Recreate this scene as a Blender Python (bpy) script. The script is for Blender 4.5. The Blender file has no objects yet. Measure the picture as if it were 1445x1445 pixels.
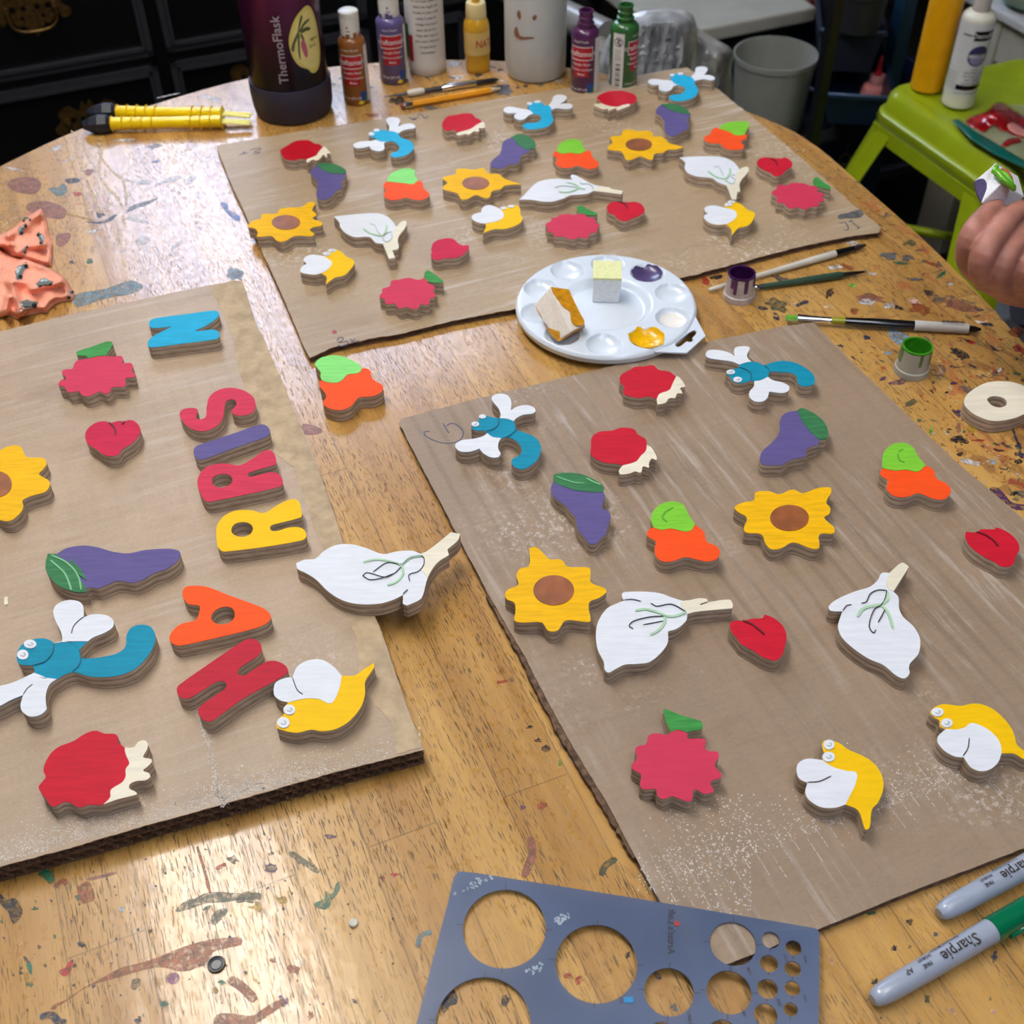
import bpy, bmesh, math, random
from mathutils import Vector, Matrix
from mathutils.geometry import tessellate_polygon
random.seed(7)
C = bpy.context.scene.collection
TZ = 0.75            # height of the table top
F = 1680.0           # focal length in pixels of the 1445 frame
TH = math.radians(44.3); ROLL = math.radians(1.0); CAMZ = TZ + 0.636
PI = math.pi

# ---------------------------------------------------------------- camera geometry
def ray(px, py):
    x = px - 722.5; y = -(py - 722.5)
    c, s = math.cos(ROLL), math.sin(ROLL)
    x, y = c*x + s*y, -s*x + c*y
    return Vector((x, F*math.cos(TH) + y*math.sin(TH), -F*math.sin(TH) + y*math.cos(TH))) / F
CAM = Vector((0, 0, CAMZ))
def at(px, py, z=TZ):
    d = ray(px, py); return CAM + d*((z - CAMZ)/d.z)
def atd(px, py, depth): return CAM + ray(px, py)*depth
def aty(px, py, y):
    d = ray(px, py); return CAM + d*(y/d.y)
def depth_of(p):
    d = p - CAM
    return d.y*math.cos(TH) - d.z*math.sin(TH)
RA = math.radians(22)
U = Vector((math.cos(RA), math.sin(RA), 0)); V = Vector((-math.sin(RA), math.cos(RA), 0))
def W(u, v, z): return U*u + V*v + Vector((0, 0, z))
def atv(px, py, v):                      # where the sight line meets the room plane v = const
    d = ray(px, py); return CAM + d*(v/d.dot(V))

# ---------------------------------------------------------------- materials
def lin(c):
    c = c/255.0
    return c/12.92 if c <= 0.04045 else ((c+0.055)/1.055)**2.4
def col(rgb): return (lin(rgb[0]), lin(rgb[1]), lin(rgb[2]), 1)
MATS = {}
def nt(name):
    m = bpy.data.materials.new(name); m.use_nodes = True
    n = m.node_tree.nodes; b = n['Principled BSDF']
    return m, n, m.node_tree.links, b
def mat(name, rgb, rough=0.5, metal=0.0, vary=0.06, scale=40, bump=0.0, spec=0.5, emit=0, trans=0, alpha=1, coat=0, stretch=(1,1,1), rot=0, sss=0):
    if name in MATS: return MATS[name]
    m, n, l, b = nt(name)
    tc = n.new('ShaderNodeTexCoord'); mp = n.new('ShaderNodeMapping'); ns = n.new('ShaderNodeTexNoise')
    mp.inputs['Scale'].default_value = stretch; mp.inputs['Rotation'].default_value = (0, 0, rot)
    ns.inputs['Scale'].default_value = scale; ns.inputs['Detail'].default_value = 3
    l.new(tc.outputs['Object'], mp.inputs['Vector']); l.new(mp.outputs['Vector'], ns.inputs['Vector'])
    cr = n.new('ShaderNodeValToRGB'); c = col(rgb)
    cr.color_ramp.elements[0].position = 0.3; cr.color_ramp.elements[1].position = 0.7
    cr.color_ramp.elements[0].color = tuple(max(0, x*(1-vary*2)) for x in c[:3]) + (1,)
    cr.color_ramp.elements[1].color = tuple(min(1, x*(1+vary)) for x in c[:3]) + (1,)
    l.new(ns.outputs['Fac'], cr.inputs['Fac']); l.new(cr.outputs['Color'], b.inputs['Base Color'])
    b.inputs['Roughness'].default_value = rough; b.inputs['Metallic'].default_value = metal
    b.inputs['Specular IOR Level'].default_value = spec
    b.inputs['Transmission Weight'].default_value = trans
    b.inputs['Alpha'].default_value = alpha
    b.inputs['Coat Weight'].default_value = coat
    if sss:
        b.inputs['Subsurface Weight'].default_value = sss; b.inputs['Subsurface Radius'].default_value = (0.01, 0.004, 0.002); b.inputs['Subsurface Scale'].default_value = 1
    if emit:
        b.inputs['Emission Color'].default_value = c; b.inputs['Emission Strength'].default_value = emit
    if bump:
        bp = n.new('ShaderNodeBump'); bp.inputs['Strength'].default_value = bump; bp.inputs['Distance'].default_value = 0.001
        l.new(ns.outputs['Fac'], bp.inputs['Height']); l.new(bp.outputs['Normal'], b.inputs['Normal'])
    MATS[name] = m; return m
def paint(name, rgb, vary=0.07, rough=0.6):
    return mat('paint_'+name, rgb, rough=rough, vary=vary, scale=55, bump=0.22, stretch=(1, 7, 1), rot=0.5, spec=0.2)

def plywood():
    m, n, l, b = nt('plywood_edge')
    tc = n.new('ShaderNodeTexCoord'); sp = n.new('ShaderNodeSeparateXYZ'); l.new(tc.outputs['Object'], sp.inputs[0])
    mu = n.new('ShaderNodeMath'); mu.operation = 'MULTIPLY'; mu.inputs[1].default_value = 1/0.0122
    l.new(sp.outputs['Z'], mu.inputs[0])
    cr = n.new('ShaderNodeValToRGB'); cr.color_ramp.interpolation = 'LINEAR'
    e = cr.color_ramp.elements
    A, B2 = col((214, 196, 174)), col((168, 146, 124))
    st = [(0.0, B2), (0.07, A), (0.17, A), (0.2, B2), (0.36, (A[0]*.82, A[1]*.82, A[2]*.82, 1)), (0.40, A), (0.58, A), (0.61, B2), (0.76, (A[0]*.82, A[1]*.82, A[2]*.82, 1)), (0.8, A), (1.0, A)]
    e[0].position, e[0].color = st[0]; e[1].position, e[1].color = st[-1]
    for p, c in st[1:-1]:
        x = e.new(p); x.color = c
    l.new(mu.outputs[0], cr.inputs['Fac'])
    ns = n.new('ShaderNodeTexNoise'); ns.inputs['Scale'].default_value = 90; mp = n.new('ShaderNodeMapping'); mp.inputs['Scale'].default_value = (1, 1, 6)
    l.new(tc.outputs['Object'], mp.inputs[0]); l.new(mp.outputs[0], ns.inputs['Vector'])
    c2 = n.new('ShaderNodeValToRGB'); c2.color_ramp.elements[0].color = (.62, .60, .58, 1); c2.color_ramp.elements[0].position = .3; c2.color_ramp.elements[1].position = .65; c2.color_ramp.elements[1].color = (1, 1, 1, 1)
    l.new(ns.outputs['Fac'], c2.inputs['Fac'])
    mx = n.new('ShaderNodeMix'); mx.data_type = 'RGBA'; mx.blend_type = 'MULTIPLY'; mx.inputs[0].default_value = 1
    l.new(cr.outputs['Color'], mx.inputs[6]); l.new(c2.outputs['Color'], mx.inputs[7]); l.new(mx.outputs[2], b.inputs['Base Color'])
    b.inputs['Roughness'].default_value = .6; b.inputs['Specular IOR Level'].default_value = .3
    return m
PLY = plywood()

# ---------------------------------------------------------------- objects
def link(name, me, m, parent=None, loc=None):
    o = bpy.data.objects.new(name, me); C.objects.link(o)
    ms = m if isinstance(m, (list, tuple)) else [m]
    for x in ms: me.materials.append(x)
    if parent is not None: o.parent = parent
    if loc is not None: o.location = loc
    return o
def tag(o, label=None, cat=None, group=None, kind=None):
    if label: o['label'] = label
    if cat: o['category'] = cat
    if group: o['group'] = group
    if kind: o['kind'] = kind
    return o
def thing(name, label, cat, loc=(0, 0, 0), group=None, rotz=0):
    o = bpy.data.objects.new(name, None); C.objects.link(o); o.location = loc; o.rotation_euler = (0, 0, rotz)
    o.empty_display_size = 0.02
    return tag(o, label, cat, group)
class MB:
    """collects shapes; every build is one mesh"""
    def __init__(s): s.v = []; s.f = []; s.sm = []; s.mi = []; s.flat_edges = True
    def add(s, vs, fs, smooth=False, mi=0):
        o = len(s.v); s.v += [Vector(x) for x in vs]
        for f in fs: s.f.append([i+o for i in f]); s.sm.append(smooth); s.mi.append(mi)
        return s
    def box(s, c, d, rot=None, mi=0):
        c = Vector(c); hx, hy, hz = d[0]/2, d[1]/2, d[2]/2
        vs = [Vector((x, y, z)) for z in (-hz, hz) for y in (-hy, hy) for x in (-hx, hx)]
        if rot is not None: vs = [rot @ v for v in vs]
        return s.add([v+c for v in vs], [(0,2,3,1),(4,5,7,6),(0,1,5,4),(2,6,7,3),(0,4,6,2),(1,3,7,5)], mi=mi)
    def tube(s, pts, rs, n=14, cap=True, smooth=True, mi=0, flat=1.0):
        pts = [Vector(p) for p in pts]
        if not isinstance(rs, (list, tuple)): rs = [rs]*len(pts)
        vs = []; fs = []; prev = None
        for i, p in enumerate(pts):
            t = (pts[min(i+1, len(pts)-1)] - pts[max(i-1, 0)])
            if t.length < 1e-9: t = Vector((0, 0, 1))
            t.normalize()
            if prev is None:
                up = Vector((0, 0, 1)) if abs(t.z) < .9 else Vector((1, 0, 0))
                a = t.cross(up).normalized()
            else:
                a = prev - t*prev.dot(t)
                a = a.normalized() if a.length > 1e-6 else t.orthogonal().normalized()
            prev = a; b = t.cross(a)
            for k in range(n):
                an = 2*PI*k/n; vs.append(p + (a*math.cos(an) + b*math.sin(an)*flat)*rs[i])
        for i in range(len(pts)-1):
            for k in range(n):
                k2 = (k+1) % n; fs.append((i*n+k, i*n+k2, (i+1)*n+k2, (i+1)*n+k))
        s.add(vs, fs, smooth, mi)
        if cap:
            o = len(s.v)-len(vs)
            s.f.append([o+k for k in range(n)][::-1]); s.sm.append(False); s.mi.append(mi)
            s.f.append([o+(len(pts)-1)*n+k for k in range(n)]); s.sm.append(False); s.mi.append(mi)
        return s
    def lathe(s, prof, n=40, c=(0, 0, 0), mi=0, smooth=True, closed=True):
        c = Vector(c); vs = []; fs = []
        for r, z in prof:
            for k in range(n):
                a = 2*PI*k/n; vs.append(c+Vector((r*math.cos(a), r*math.sin(a), z)))
        for i in range(len(prof)-1):
            for k in range(n):
                k2 = (k+1) % n; fs.append((i*n+k, i*n+k2, (i+1)*n+k2, (i+1)*n+k))
        if closed:
            fs.append(tuple(range(n))[::-1]); fs.append(tuple((len(prof)-1)*n+k for k in range(n)))
        return s.add(vs, fs, smooth, mi)
    def prism(s, loops, z0, z1, mi=0, smooth=True, zf=None):
        """loops of xy, first the outside, then the holes"""
        flat = [p for lp in loops for p in lp]; n = len(flat)
        tris = tessellate_polygon([[Vector((p[0], p[1], 0)) for p in lp] for lp in loops])
        f0 = (lambda x, y: z0) if zf is None else (lambda x, y: zf(x, y)+z0)
        f1 = (lambda x, y: z1) if zf is None else (lambda x, y: zf(x, y)+z1)
        vs = [Vector((p[0], p[1], f0(*p[:2]))) for p in flat] + [Vector((p[0], p[1], f1(*p[:2]))) for p in flat]
        o = len(s.v); s.v += vs
        for a, b, c in tris:
            A, B_, C_ = flat[a], flat[b], flat[c]
            ar = (B_[0]-A[0])*(C_[1]-A[1]) - (B_[1]-A[1])*(C_[0]-A[0])
            if abs(ar) < 1e-14: continue
            if ar < 0: a, b, c = a, c, b
            s.f.append([o+n+a, o+n+b, o+n+c]); s.sm.append(False); s.mi.append(mi)
            s.f.append([o+a, o+c, o+b]); s.sm.append(False); s.mi.append(mi)
        k = 0
        for li, lp in enumerate(loops):
            m_ = len(lp); ar = sum(lp[i][0]*lp[(i+1) % m_][1]-lp[(i+1) % m_][0]*lp[i][1] for i in range(m_))
            ccw = ar > 0
            if li: ccw = not ccw
            for i in range(m_):
                j = (i+1) % m_; q = [o+k+i, o+k+j, o+n+k+j, o+n+k+i]
                if not ccw: q = q[::-1]
                s.f.append(q); s.sm.append(smooth); s.mi.append(mi)
            k += m_
        return s
    def build(s, name, m, parent=None, loc=None, origin=None, clean=True):
        og = Vector(origin) if origin is not None else Vector((0, 0, 0))
        me = bpy.data.meshes.new(name)
        me.from_pydata([v-og for v in s.v], [], s.f)
        for p, a, b in zip(me.polygons, s.sm, s.mi): p.use_smooth = a; p.material_index = b
        bm = bmesh.new(); bm.from_mesh(me)
        bmesh.ops.remove_doubles(bm, verts=bm.verts, dist=1e-6)
        bmesh.ops.recalc_face_normals(bm, faces=bm.faces)
        for e in bm.edges:
            if len(e.link_faces) == 2 and (e.link_faces[0].normal.angle(e.link_faces[1].normal, 0) > math.radians(38)): e.smooth = False
        bm.to_mesh(me); bm.free()
        return link(name, me, m, parent, loc if loc is not None else (og if parent is None else None))
def circle(cx, cy, r, n=40, ry=None, rot=0):
    ry = r if ry is None else ry; o = []
    for k in range(n):
        a = 2*PI*k/n; x, y = r*math.cos(a), ry*math.sin(a)
        o.append((cx+x*math.cos(rot)-y*math.sin(rot), cy+x*math.sin(rot)+y*math.cos(rot)))
    return o
def text_mesh(txt, size, bold=.012):
    cu = bpy.data.curves.new('t', 'FONT'); cu.body = txt; cu.size = size; cu.resolution_u = 2; cu.offset = bold*size
    cu.align_x = 'CENTER'; cu.align_y = 'CENTER'
    o = bpy.data.objects.new('t', cu); C.objects.link(o)
    me = bpy.data.meshes.new_from_object(o, depsgraph=bpy.context.evaluated_depsgraph_get())
    vs = [v.co.copy() for v in me.vertices]; fs = [list(p.vertices) for p in me.polygons]
    bpy.data.objects.remove(o); bpy.data.meshes.remove(me)
    return vs, fs
def wrap_text(mb, txt, size, r, phi, z, off=0.0005, vertical=False, mi=0, rfun=None, sx=1.0):
    vs, fs = text_mesh(txt, size); out = []
    for v in vs:
        x, y = v.x*sx, v.y
        if vertical == 1: x, y = -y, x
        elif vertical == -1: x, y = y, -x
        rr = (rfun(z+y) if rfun else r)
        out.append(Vector(((rr+off)*math.cos(phi+x/rr), (rr+off)*math.sin(phi+x/rr), z+y)))
    mb.add(out, fs, mi=mi)
def wrap_patch(mb, r, a0, a1, z0, z1, off=0.0003, n=14, mi=0, rfun=None):
    vs = []; fs = []; nz = 4
    for j in range(nz+1):
        z = z0+(z1-z0)*j/nz; rr = (rfun(z) if rfun else r)+off
        for i in range(n+1):
            a = a0+(a1-a0)*i/n; vs.append((rr*math.cos(a), rr*math.sin(a), z))
    for j in range(nz):
        for i in range(n): q = j*(n+1)+i; fs.append((q, q+1, q+n+2, q+n+1))
    mb.add(vs, fs, True, mi)
def wrap_poly(mb, pts, r, phi, z, off=0.0006, mi=0):
    """flat outline (x right, y up, metres) wrapped on a cylinder"""
    from mathutils.geometry import delaunay_2d_cdt
    xs = [p[0] for p in pts]; ys = [p[1] for p in pts]; g = max(.0012, (max(xs)-min(xs))/14); P2 = [Vector(p) for p in pts]; n = len(pts)
    x = min(xs)+g/2
    while x < max(xs):
        y = min(ys)+g/2
        while y < max(ys):
            c = False
            for i in range(n):
                a, b = pts[i], pts[(i+1) % n]
                if (a[1] > y) != (b[1] > y) and x < (b[0]-a[0])*(y-a[1])/(b[1]-a[1])+a[0]: c = not c
            if c: P2.append(Vector((x, y)))
            y += g
        x += g
    R = delaunay_2d_cdt(P2, [(i, (i+1) % n) for i in range(n)], [list(range(n))], 1, 1e-7)
    mb.add([((r+off)*math.cos(phi+v.x/r), (r+off)*math.sin(phi+v.x/r), z+v.y) for v in R[0]], [list(t) for t in R[2]], True, mi=mi)

# ---------------------------------------------------------------- traced outlines
def P(crop, s):
    x0, y0, w = crop; k = w/1445.0; pts = []; cor = []
    for t in s.split():
        c = t.endswith('*'); t = t.rstrip('*'); x, y = t.split(',')
        pts.append((x0+float(x)*k, y0+float(y)*k)); cor.append(c)
    return pts, cor
def smooth(pts, cor, closed=True, S=4):
    n = len(pts); out = []
    def T(i, side):
        if closed: a, b, c = pts[i-1], pts[i], pts[(i+1) % n]
        else: a, b, c = pts[max(i-1, 0)], pts[i], pts[min(i+1, n-1)]
        d1 = (b[0]-a[0], b[1]-a[1]); d2 = (c[0]-b[0], c[1]-b[1])
        l1 = math.hypot(*d1) or 1; l2 = math.hypot(*d2) or 1
        if cor[i] or (not closed and i in (0, n-1)):
            d = d2 if side else d1; l = l2 if side else l1
            if l == 1 and d == (0, 0): d = d1 if side else d2; l = math.hypot(*d) or 1
            return (d[0]/l, d[1]/l)
        # the longer neighbour sets the direction, so straight runs stay straight
        w1, w2_ = l1**1.2, l2**1.2; d = (d1[0]/l1*w1+d2[0]/l2*w2_, d1[1]/l1*w1+d2[1]/l2*w2_); l = math.hypot(*d) or 1
        return (d[0]/l, d[1]/l)
    m = n if closed else n-1
    for i in range(m):
        p, q = pts[i], pts[(i+1) % n]; L = math.hypot(q[0]-p[0], q[1]-p[1])*0.95
        t0 = T(i, 1); t1 = T((i+1) % n, 0)
        for k in range(S):
            t = k/S; h0 = 2*t**3-3*t*t+1; h1 = t**3-2*t*t+t; h2 = -2*t**3+3*t*t; h3 = t**3-t*t
            out.append((h0*p[0]+h1*t0[0]*L+h2*q[0]+h3*t1[0]*L, h0*p[1]+h1*t0[1]*L+h2*q[1]+h3*t1[1]*L))
    if not closed: out.append(pts[-1])
    return out
def dedupe(lp, eps=2e-5):
    o = []
    for p in lp:
        if not o or math.hypot(p[0]-o[-1][0], p[1]-o[-1][1]) > eps: o.append(p)
    while len(o) > 3 and math.hypot(o[0][0]-o[-1][0], o[0][1]-o[-1][1]) <= eps: o.pop()
    return o
def w2(pts, z): return dedupe([tuple(at(x, y, z)[:2]) for x, y in pts])
def ribbon(mb, pts, w, z0, z1, mi=0):
    pts = [Vector(p[:2]) for p in dedupe(pts)]; L = []; R = []
    for i, p in enumerate(pts):
        t = (pts[min(i+1, len(pts)-1)]-pts[max(i-1, 0)]).normalized(); nn = Vector((-t.y, t.x))
        ww = w*(0.55 if i in (0, len(pts)-1) else 1)/2
        L.append(tuple(p+nn*ww)); R.append(tuple(p-nn*ww))
    vs = [(x, y, z1) for x, y in L]+[(x, y, z1) for x, y in R]+[(x, y, z0) for x, y in L]+[(x, y, z0) for x, y in R]
    n = len(L); fs = []
    for i in range(n-1):
        fs += [(i, i+1, n+i+1, n+i), (2*n+i, i+1-0, i, 2*n+i)][:1]
        fs += [(2*n+i, 2*n+i+1, i+1, i), (n+i, n+i+1, 3*n+i+1, 3*n+i)]
    mb.add(vs, fs, mi=mi)
TK = 0.0122
ZL, ZR, ZF = TZ+0.017, TZ+0.006, TZ+0.006
def cutout(name, label, cat, group, zb, crop, outline, base, regions=(), lines=(), eyes=(), holes=(), disc=None, basename='painted_face'):
    """one plywood cutout: block + painted face + painted regions, lines and eyes"""
    zt = zb+TK; pts, cor = P(crop, outline); S = 4
    sm = smooth(pts, cor, True, S); out = w2(sm, zt)
    cx = sum(p[0] for p in out)/len(out); cy = sum(p[1] for p in out)/len(out); O = Vector((cx, cy, zb))
    root = thing(name, label, cat, O, group)
    hl = [w2(smooth(*P(crop, h), True, S), zt) for h in holes]
    loops = [out]+hl
    loc = [[(x-cx, y-cy) for x, y in lp] for lp in loops]
    MB().prism(loc, 0, TK-0.0004).build('plywood_block', PLY, root)
    bp = None
    if base is not None:
        bp = MB().prism(loc, TK-0.0004, TK).build(basename, base, root)
    else:
        MB().prism(loc, TK-0.0004, TK).build('bare_face', mat('bare_birch', (232, 224, 200), .55, vary=.05, scale=30, stretch=(1, 8, 1), bump=.1), root)
    def nearest(xy):
        q, _ = P(crop, xy); q = q[0]
        return min(range(len(pts)), key=lambda i: (pts[i][0]-q[0])**2+(pts[i][1]-q[1])**2)
    for ri, rg in enumerate(regions):
        a, b, inner, m, nm = rg
        if a is None:
            poly = w2(smooth(*P(crop, inner), True, S), zt)
        else:
            ia, ib = nearest(a), nearest(b); seg = []
            k = ia*S; end = ib*S
            N = len(sm)
            while k % N != end % N: seg.append(sm[k % N]); k += 1
            seg.append(sm[end % N])
            ip, ic = P(crop, inner)
            eps = 5*crop[2]/1445
            ip2 = [pts[ib]]+[p for p in ip if math.hypot(p[0]-pts[ib][0], p[1]-pts[ib][1]) > eps and math.hypot(p[0]-pts[ia][0], p[1]-pts[ia][1]) > eps]+[pts[ia]]
            back = smooth(ip2, [False]*len(ip2), False, S)
            poly = w2(seg+back[1:-1], zt)
        MB().prism([[(x-cx, y-cy) for x, y in poly]], TK-0.0001, TK+0.0004+0.00015*ri).build(nm, m, root)
    if disc:
        (dx, dy), rx, ry, m, nm = disc[0], disc[1], disc[2], disc[3], disc[4]
        q, _ = P(crop, '%f,%f' % (dx, dy)); k = crop[2]/1445
        el = w2([(q[0][0]+rx*k*math.cos(2*PI*i/36), q[0][1]+ry*k*math.sin(2*PI*i/36)) for i in range(36)], zt)
        MB().prism([[(x-cx, y-cy) for x, y in el]], TK-0.0001, TK+0.0005).build(nm, m, root)
    for (ex, ey, rx, ry) in eyes:
        q, _ = P(crop, '%f,%f' % (ex, ey)); k = crop[2]/1445
        el = w2([(q[0][0]+rx*k*math.cos(2*PI*i/20), q[0][1]+ry*k*math.sin(2*PI*i/20)) for i in range(20)], zt)
        MB().prism([[(x-cx, y-cy) for x, y in el]], TK-0.0001, TK+0.0009).build('eye', WHITE, root)
        if rx*k > 5 or (rx*k > 4 and crop[2] == 400):
            MB_ = MB(); a = [(ex-.35*rx, ey+.1*ry), (ex-.1*rx, ey+.35*ry), (ex+.3*rx, ey+.25*ry), (ex+.4*rx, ey-.15*ry), (ex+.1*rx, ey-.25*ry)]
            pw = w2(smooth([(crop[0]+x*k, crop[1]+y*k) for x, y in a], [False]*5, False, 4), zt)
            ribbon(MB_, [(x-cx, y-cy) for x, y in pw], .0007, TK+.0008, TK+.0011); MB_.build('pupil', PUPIL, root)
    if lines:
        groups_ = {}
        for (m, w, pl) in lines: groups_.setdefault(m.name, (m, []))[1].append((w, pl))
        for mn, (m, ls) in groups_.items():
            mb = MB()
            for w, pl in ls:
                pp, cc = P(crop, pl); pw = w2(smooth(pp, [False]*len(pp), False, 5), zt)
                ribbon(mb, [(x-cx, y-cy) for x, y in pw], w, TK+0.0005, TK+0.0009)
            mb.build('painted_line' if 'line' in mn else 'engraved_line', m, root)
    return root
WHITE = paint('white', (226, 230, 236), .03)
CREAM = mat('bare_birch', (232, 224, 200), .55, vary=.05, scale=30, stretch=(1, 8, 1), bump=.1)
RED = paint('red', (200, 26, 48)); REDB = paint('bud_red', (204, 24, 48)); PINK = paint('raspberry', (206, 56, 86), .03); CRIM = paint('crimson', (200, 34, 70))
YEL = paint('sunflower_yellow', (244, 186, 6)); BEEY = paint('bee_yellow', (246, 196, 0), .03); BRN = mat('paint_flower_centre', (160, 92, 48), .45, vary=.2, scale=60, bump=.3)
BLUE = paint('blue', (14, 142, 172)); BLUEF = paint('bright_blue', (30, 172, 215)); PUR = paint('purple', (98, 88, 142)); LEAF = paint('leaf_green', (60, 124, 78), .12); LEAF2 = paint('bright_leaf', (66, 150, 72), .14)
LIME = paint('lime', (128, 204, 56), .07); MINT = paint('mint', (138, 226, 122), .08); ORG = paint('orange', (255, 84, 26), .05); ORGL = paint('letter_orange', (250, 88, 24), .05)
LET_B = paint('letter_blue', (26, 168, 208)); LET_R = paint('letter_red', (192, 34, 54)); LET_P = paint('letter_pink', (208, 52, 80))
PUPIL = mat('pupil_grey', (172, 178, 184), .6); BLK = mat('engraved_dark', (60, 52, 48), .7); GRN = mat('pale_green_line', (176, 214, 176), .6); GRY = mat('grey_green_line', (190, 205, 195), .6); LG = mat('light_leaf_line', (120, 190, 130), .4); CUT = mat('engraved_red', (96, 14, 28), .6); DB = mat('engraved_teal', (20, 108, 128), .6)
EXPO = 0.25; LU = -.12; LU2 = 0.1
SPH = (.0115, .008, .012, .026, .022)
# ================================================================ the painted plywood pieces
A1 = (0, 380, 360); A2 = (0, 700, 400); A3 = (200, 400, 300); A4 = (200, 680, 460); R4 = (260, 600, 200); S0 = (0, 600, 160)
B1 = (0, 980, 300); B2 = (560, 460, 300); B3 = (820, 440, 400); B4 = (1045, 540, 400); B5 = (690, 740, 400); B6 = (1045, 900, 400)
K = (980, 330, 260); L = (1195, 560, 250); M_ = (1245, 910, 200); E_ = (750, 650, 150); D_ = (1295, 500, 150); Q_ = (420, 480, 160)
C1 = (340, 270, 220); C2 = (380, 140, 240); C3 = (520, 260, 240); C4 = (600, 120, 220); C5 = (760, 80, 200); C6 = (740, 220, 200); C7 = (900, 80, 200); C8 = (940, 170, 260)
PX = (0, 0, 1445)
# ---- letters on the left cardboard
GL = 'letters spelling a name on the left cardboard'
cutout('letter_cutout', 'blue plywood letter N at the top of the left cardboard', 'letter', GL, ZL, A3,
 '50,262 75,240 130,230 300,208 480,184 515,190 526,215 500,245 440,285 356,323* 400,322 490,313 522,330 528,360 505,378 300,405 75,434 45,425 42,395 75,360 205,292* 150,298 75,302 52,288', LET_B)
cutout('letter_cutout', 'pink plywood letter S below the blue letter N', 'letter', GL, ZL, A3,
 '440,850 445,820 455,780 490,740 560,712 640,712 710,735 760,775 773,830 755,875 700,895 650,897 615,880 612,860 640,830 640,800 610,788 575,800 563,840 560,880 545,930 500,975 440,1000 380,1000 310,970 265,915 258,880 280,855 340,845 375,853 382,875 368,900 378,920 400,924 435,905', LET_P)
cutout('letter_cutout', 'purple plywood letter I, a plain bar between pink S and pink R', 'letter', GL, ZL, A3,
 '352,1135 365,1110 400,1093 600,1027 800,960 840,962 868,990 870,1020 850,1040 640,1115 420,1195 385,1198 358,1170', PUR)
cutout('letter_cutout', 'pink plywood letter R below the purple bar letter', 'letter', GL, ZL, R4,
 '135,600 140,540 180,465 260,410 380,390 460,395 540,410 590,400 680,350 800,270 860,252 910,280 935,340 935,395 900,410 780,445 670,480 645,505 660,523 710,520 870,478 930,482 985,520 1005,570 1003,605 960,630 700,690 270,778 215,770 180,730 145,650', LET_P,
 holes=['283,575 300,525 370,497 440,500 488,540 480,590 430,625 360,637 305,615'])
cutout('letter_cutout', 'yellow plywood letter R beside the white bulb', 'letter', GL, ZL, R4,
 '328,1060 345,1000 400,930 490,880 600,863 700,870 790,895 850,880 960,810 1060,762 1130,755 1170,780 1190,850 1198,925 1170,945 1000,990 890,1020 875,1050 900,1078 960,1075 1060,1045 1160,1040 1220,1065 1245,1120 1225,1160 1170,1180 850,1235 420,1288 370,1275 335,1220', BEEY,
 holes=['480,1065 510,1010 590,987 660,1000 700,1045 680,1100 620,1135 550,1135 495,1105'])
cutout('letter_cutout', 'orange plywood letter A above the red letter H', 'letter', GL, ZL, A4,
 '180,490 195,465 250,460 300,468 380,500 530,555 565,580 572,605 545,632 480,655 300,698 170,725 135,715 122,690 145,650 180,628 238,613 250,592 258,560 252,548 205,540 185,515', ORGL,
 holes=['308,600 325,570 365,553 400,560 413,590 395,620 350,632 318,620'])
cutout('letter_cutout', 'dark red plywood letter H beside the nearest bee', 'letter', GL, ZL, A4,
 '155,920 165,900 300,805 450,705 490,695 525,715 530,750 510,775 440,820 425,845 435,858 460,855 545,800 590,793 635,812 648,840 620,865 450,960 340,1040 300,1063 262,1045 250,1010 270,985 365,920 376,900 365,885 335,885 260,930 205,960 165,950', LET_R)
# ---- bulbs
GB = 'white bulb cutouts'
cutout('bulb_cutout', 'white bulb with cream stem sticking out past the left cardboard edge', 'wooden bulb', GB, ZL, A4,
 '685,360* 720,345 770,340 810,305 870,278 940,278 1000,295 1070,320 1130,308 1200,305 1242,318 1290,290 1370,225* 1412,232* 1400,262 1355,300* 1362,325* 1310,360 1275,410 1260,450 1250,490 1235,520 1175,548* 1157,540* 1158,500* 1120,520 1050,540 950,540 880,520 820,480 770,430 720,400 690,385', WHITE,
 [('1242,318', '1260,450', '1262,420 1240,385 1255,350', CREAM, 'stem')],
 [(GRN, .0016, '982,358 1040,346 1100,355 1150,375 1158,410 1130,445 1088,460'), (GRN, .0016, '1150,375 1190,340 1245,330'), (BLK, .0006, '978,420 1000,405 1080,425 1120,408 1150,380'), (BLK, .0006, '980,418 1010,436 1060,430 1120,408'), (BLK, .0006, '1025,402 1090,360 1150,368 1190,340 1245,333 1250,370 1225,400 1185,415 1190,445'), (BLK, .0006, '1158,500 1170,488 1180,480')])
cutout('bulb_cutout', 'white bulb with thick cream stem beside the left sunflower of the right cardboard', 'wooden bulb', GB, ZR, B5,
 '678,355 690,345 780,342 870,350 940,375 1000,390 1070,378 1110,382 1115,398* 1225,385 1243,410 1238,430* 1150,437 1050,447 1012,458* 1005,490 960,530 912,545* 912,600 880,650 820,700 760,710 690,715 640,740 610,755 590,740 585,700 555,640 545,570 555,500 600,430 670,395 690,388* 680,375', WHITE,
 [('1000,390', '1012,458', '1000,435 975,405', CREAM, 'stem')],
 [(GRN, .0018, '745,443 800,435 870,455 895,470 890,510 860,545 820,567'), (GRN, .0018, '895,470 950,470 1005,450'), (BLK, .0007, '825,405 855,420 930,410 1005,448'), (BLK, .0007, '895,470 820,475 740,495 715,520 735,535'), (BLK, .0007, '890,495 785,515'), (BLK, .0006, '690,388 730,385 775,395'), (BLK, .0006, '1115,398 1075,412')])
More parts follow.
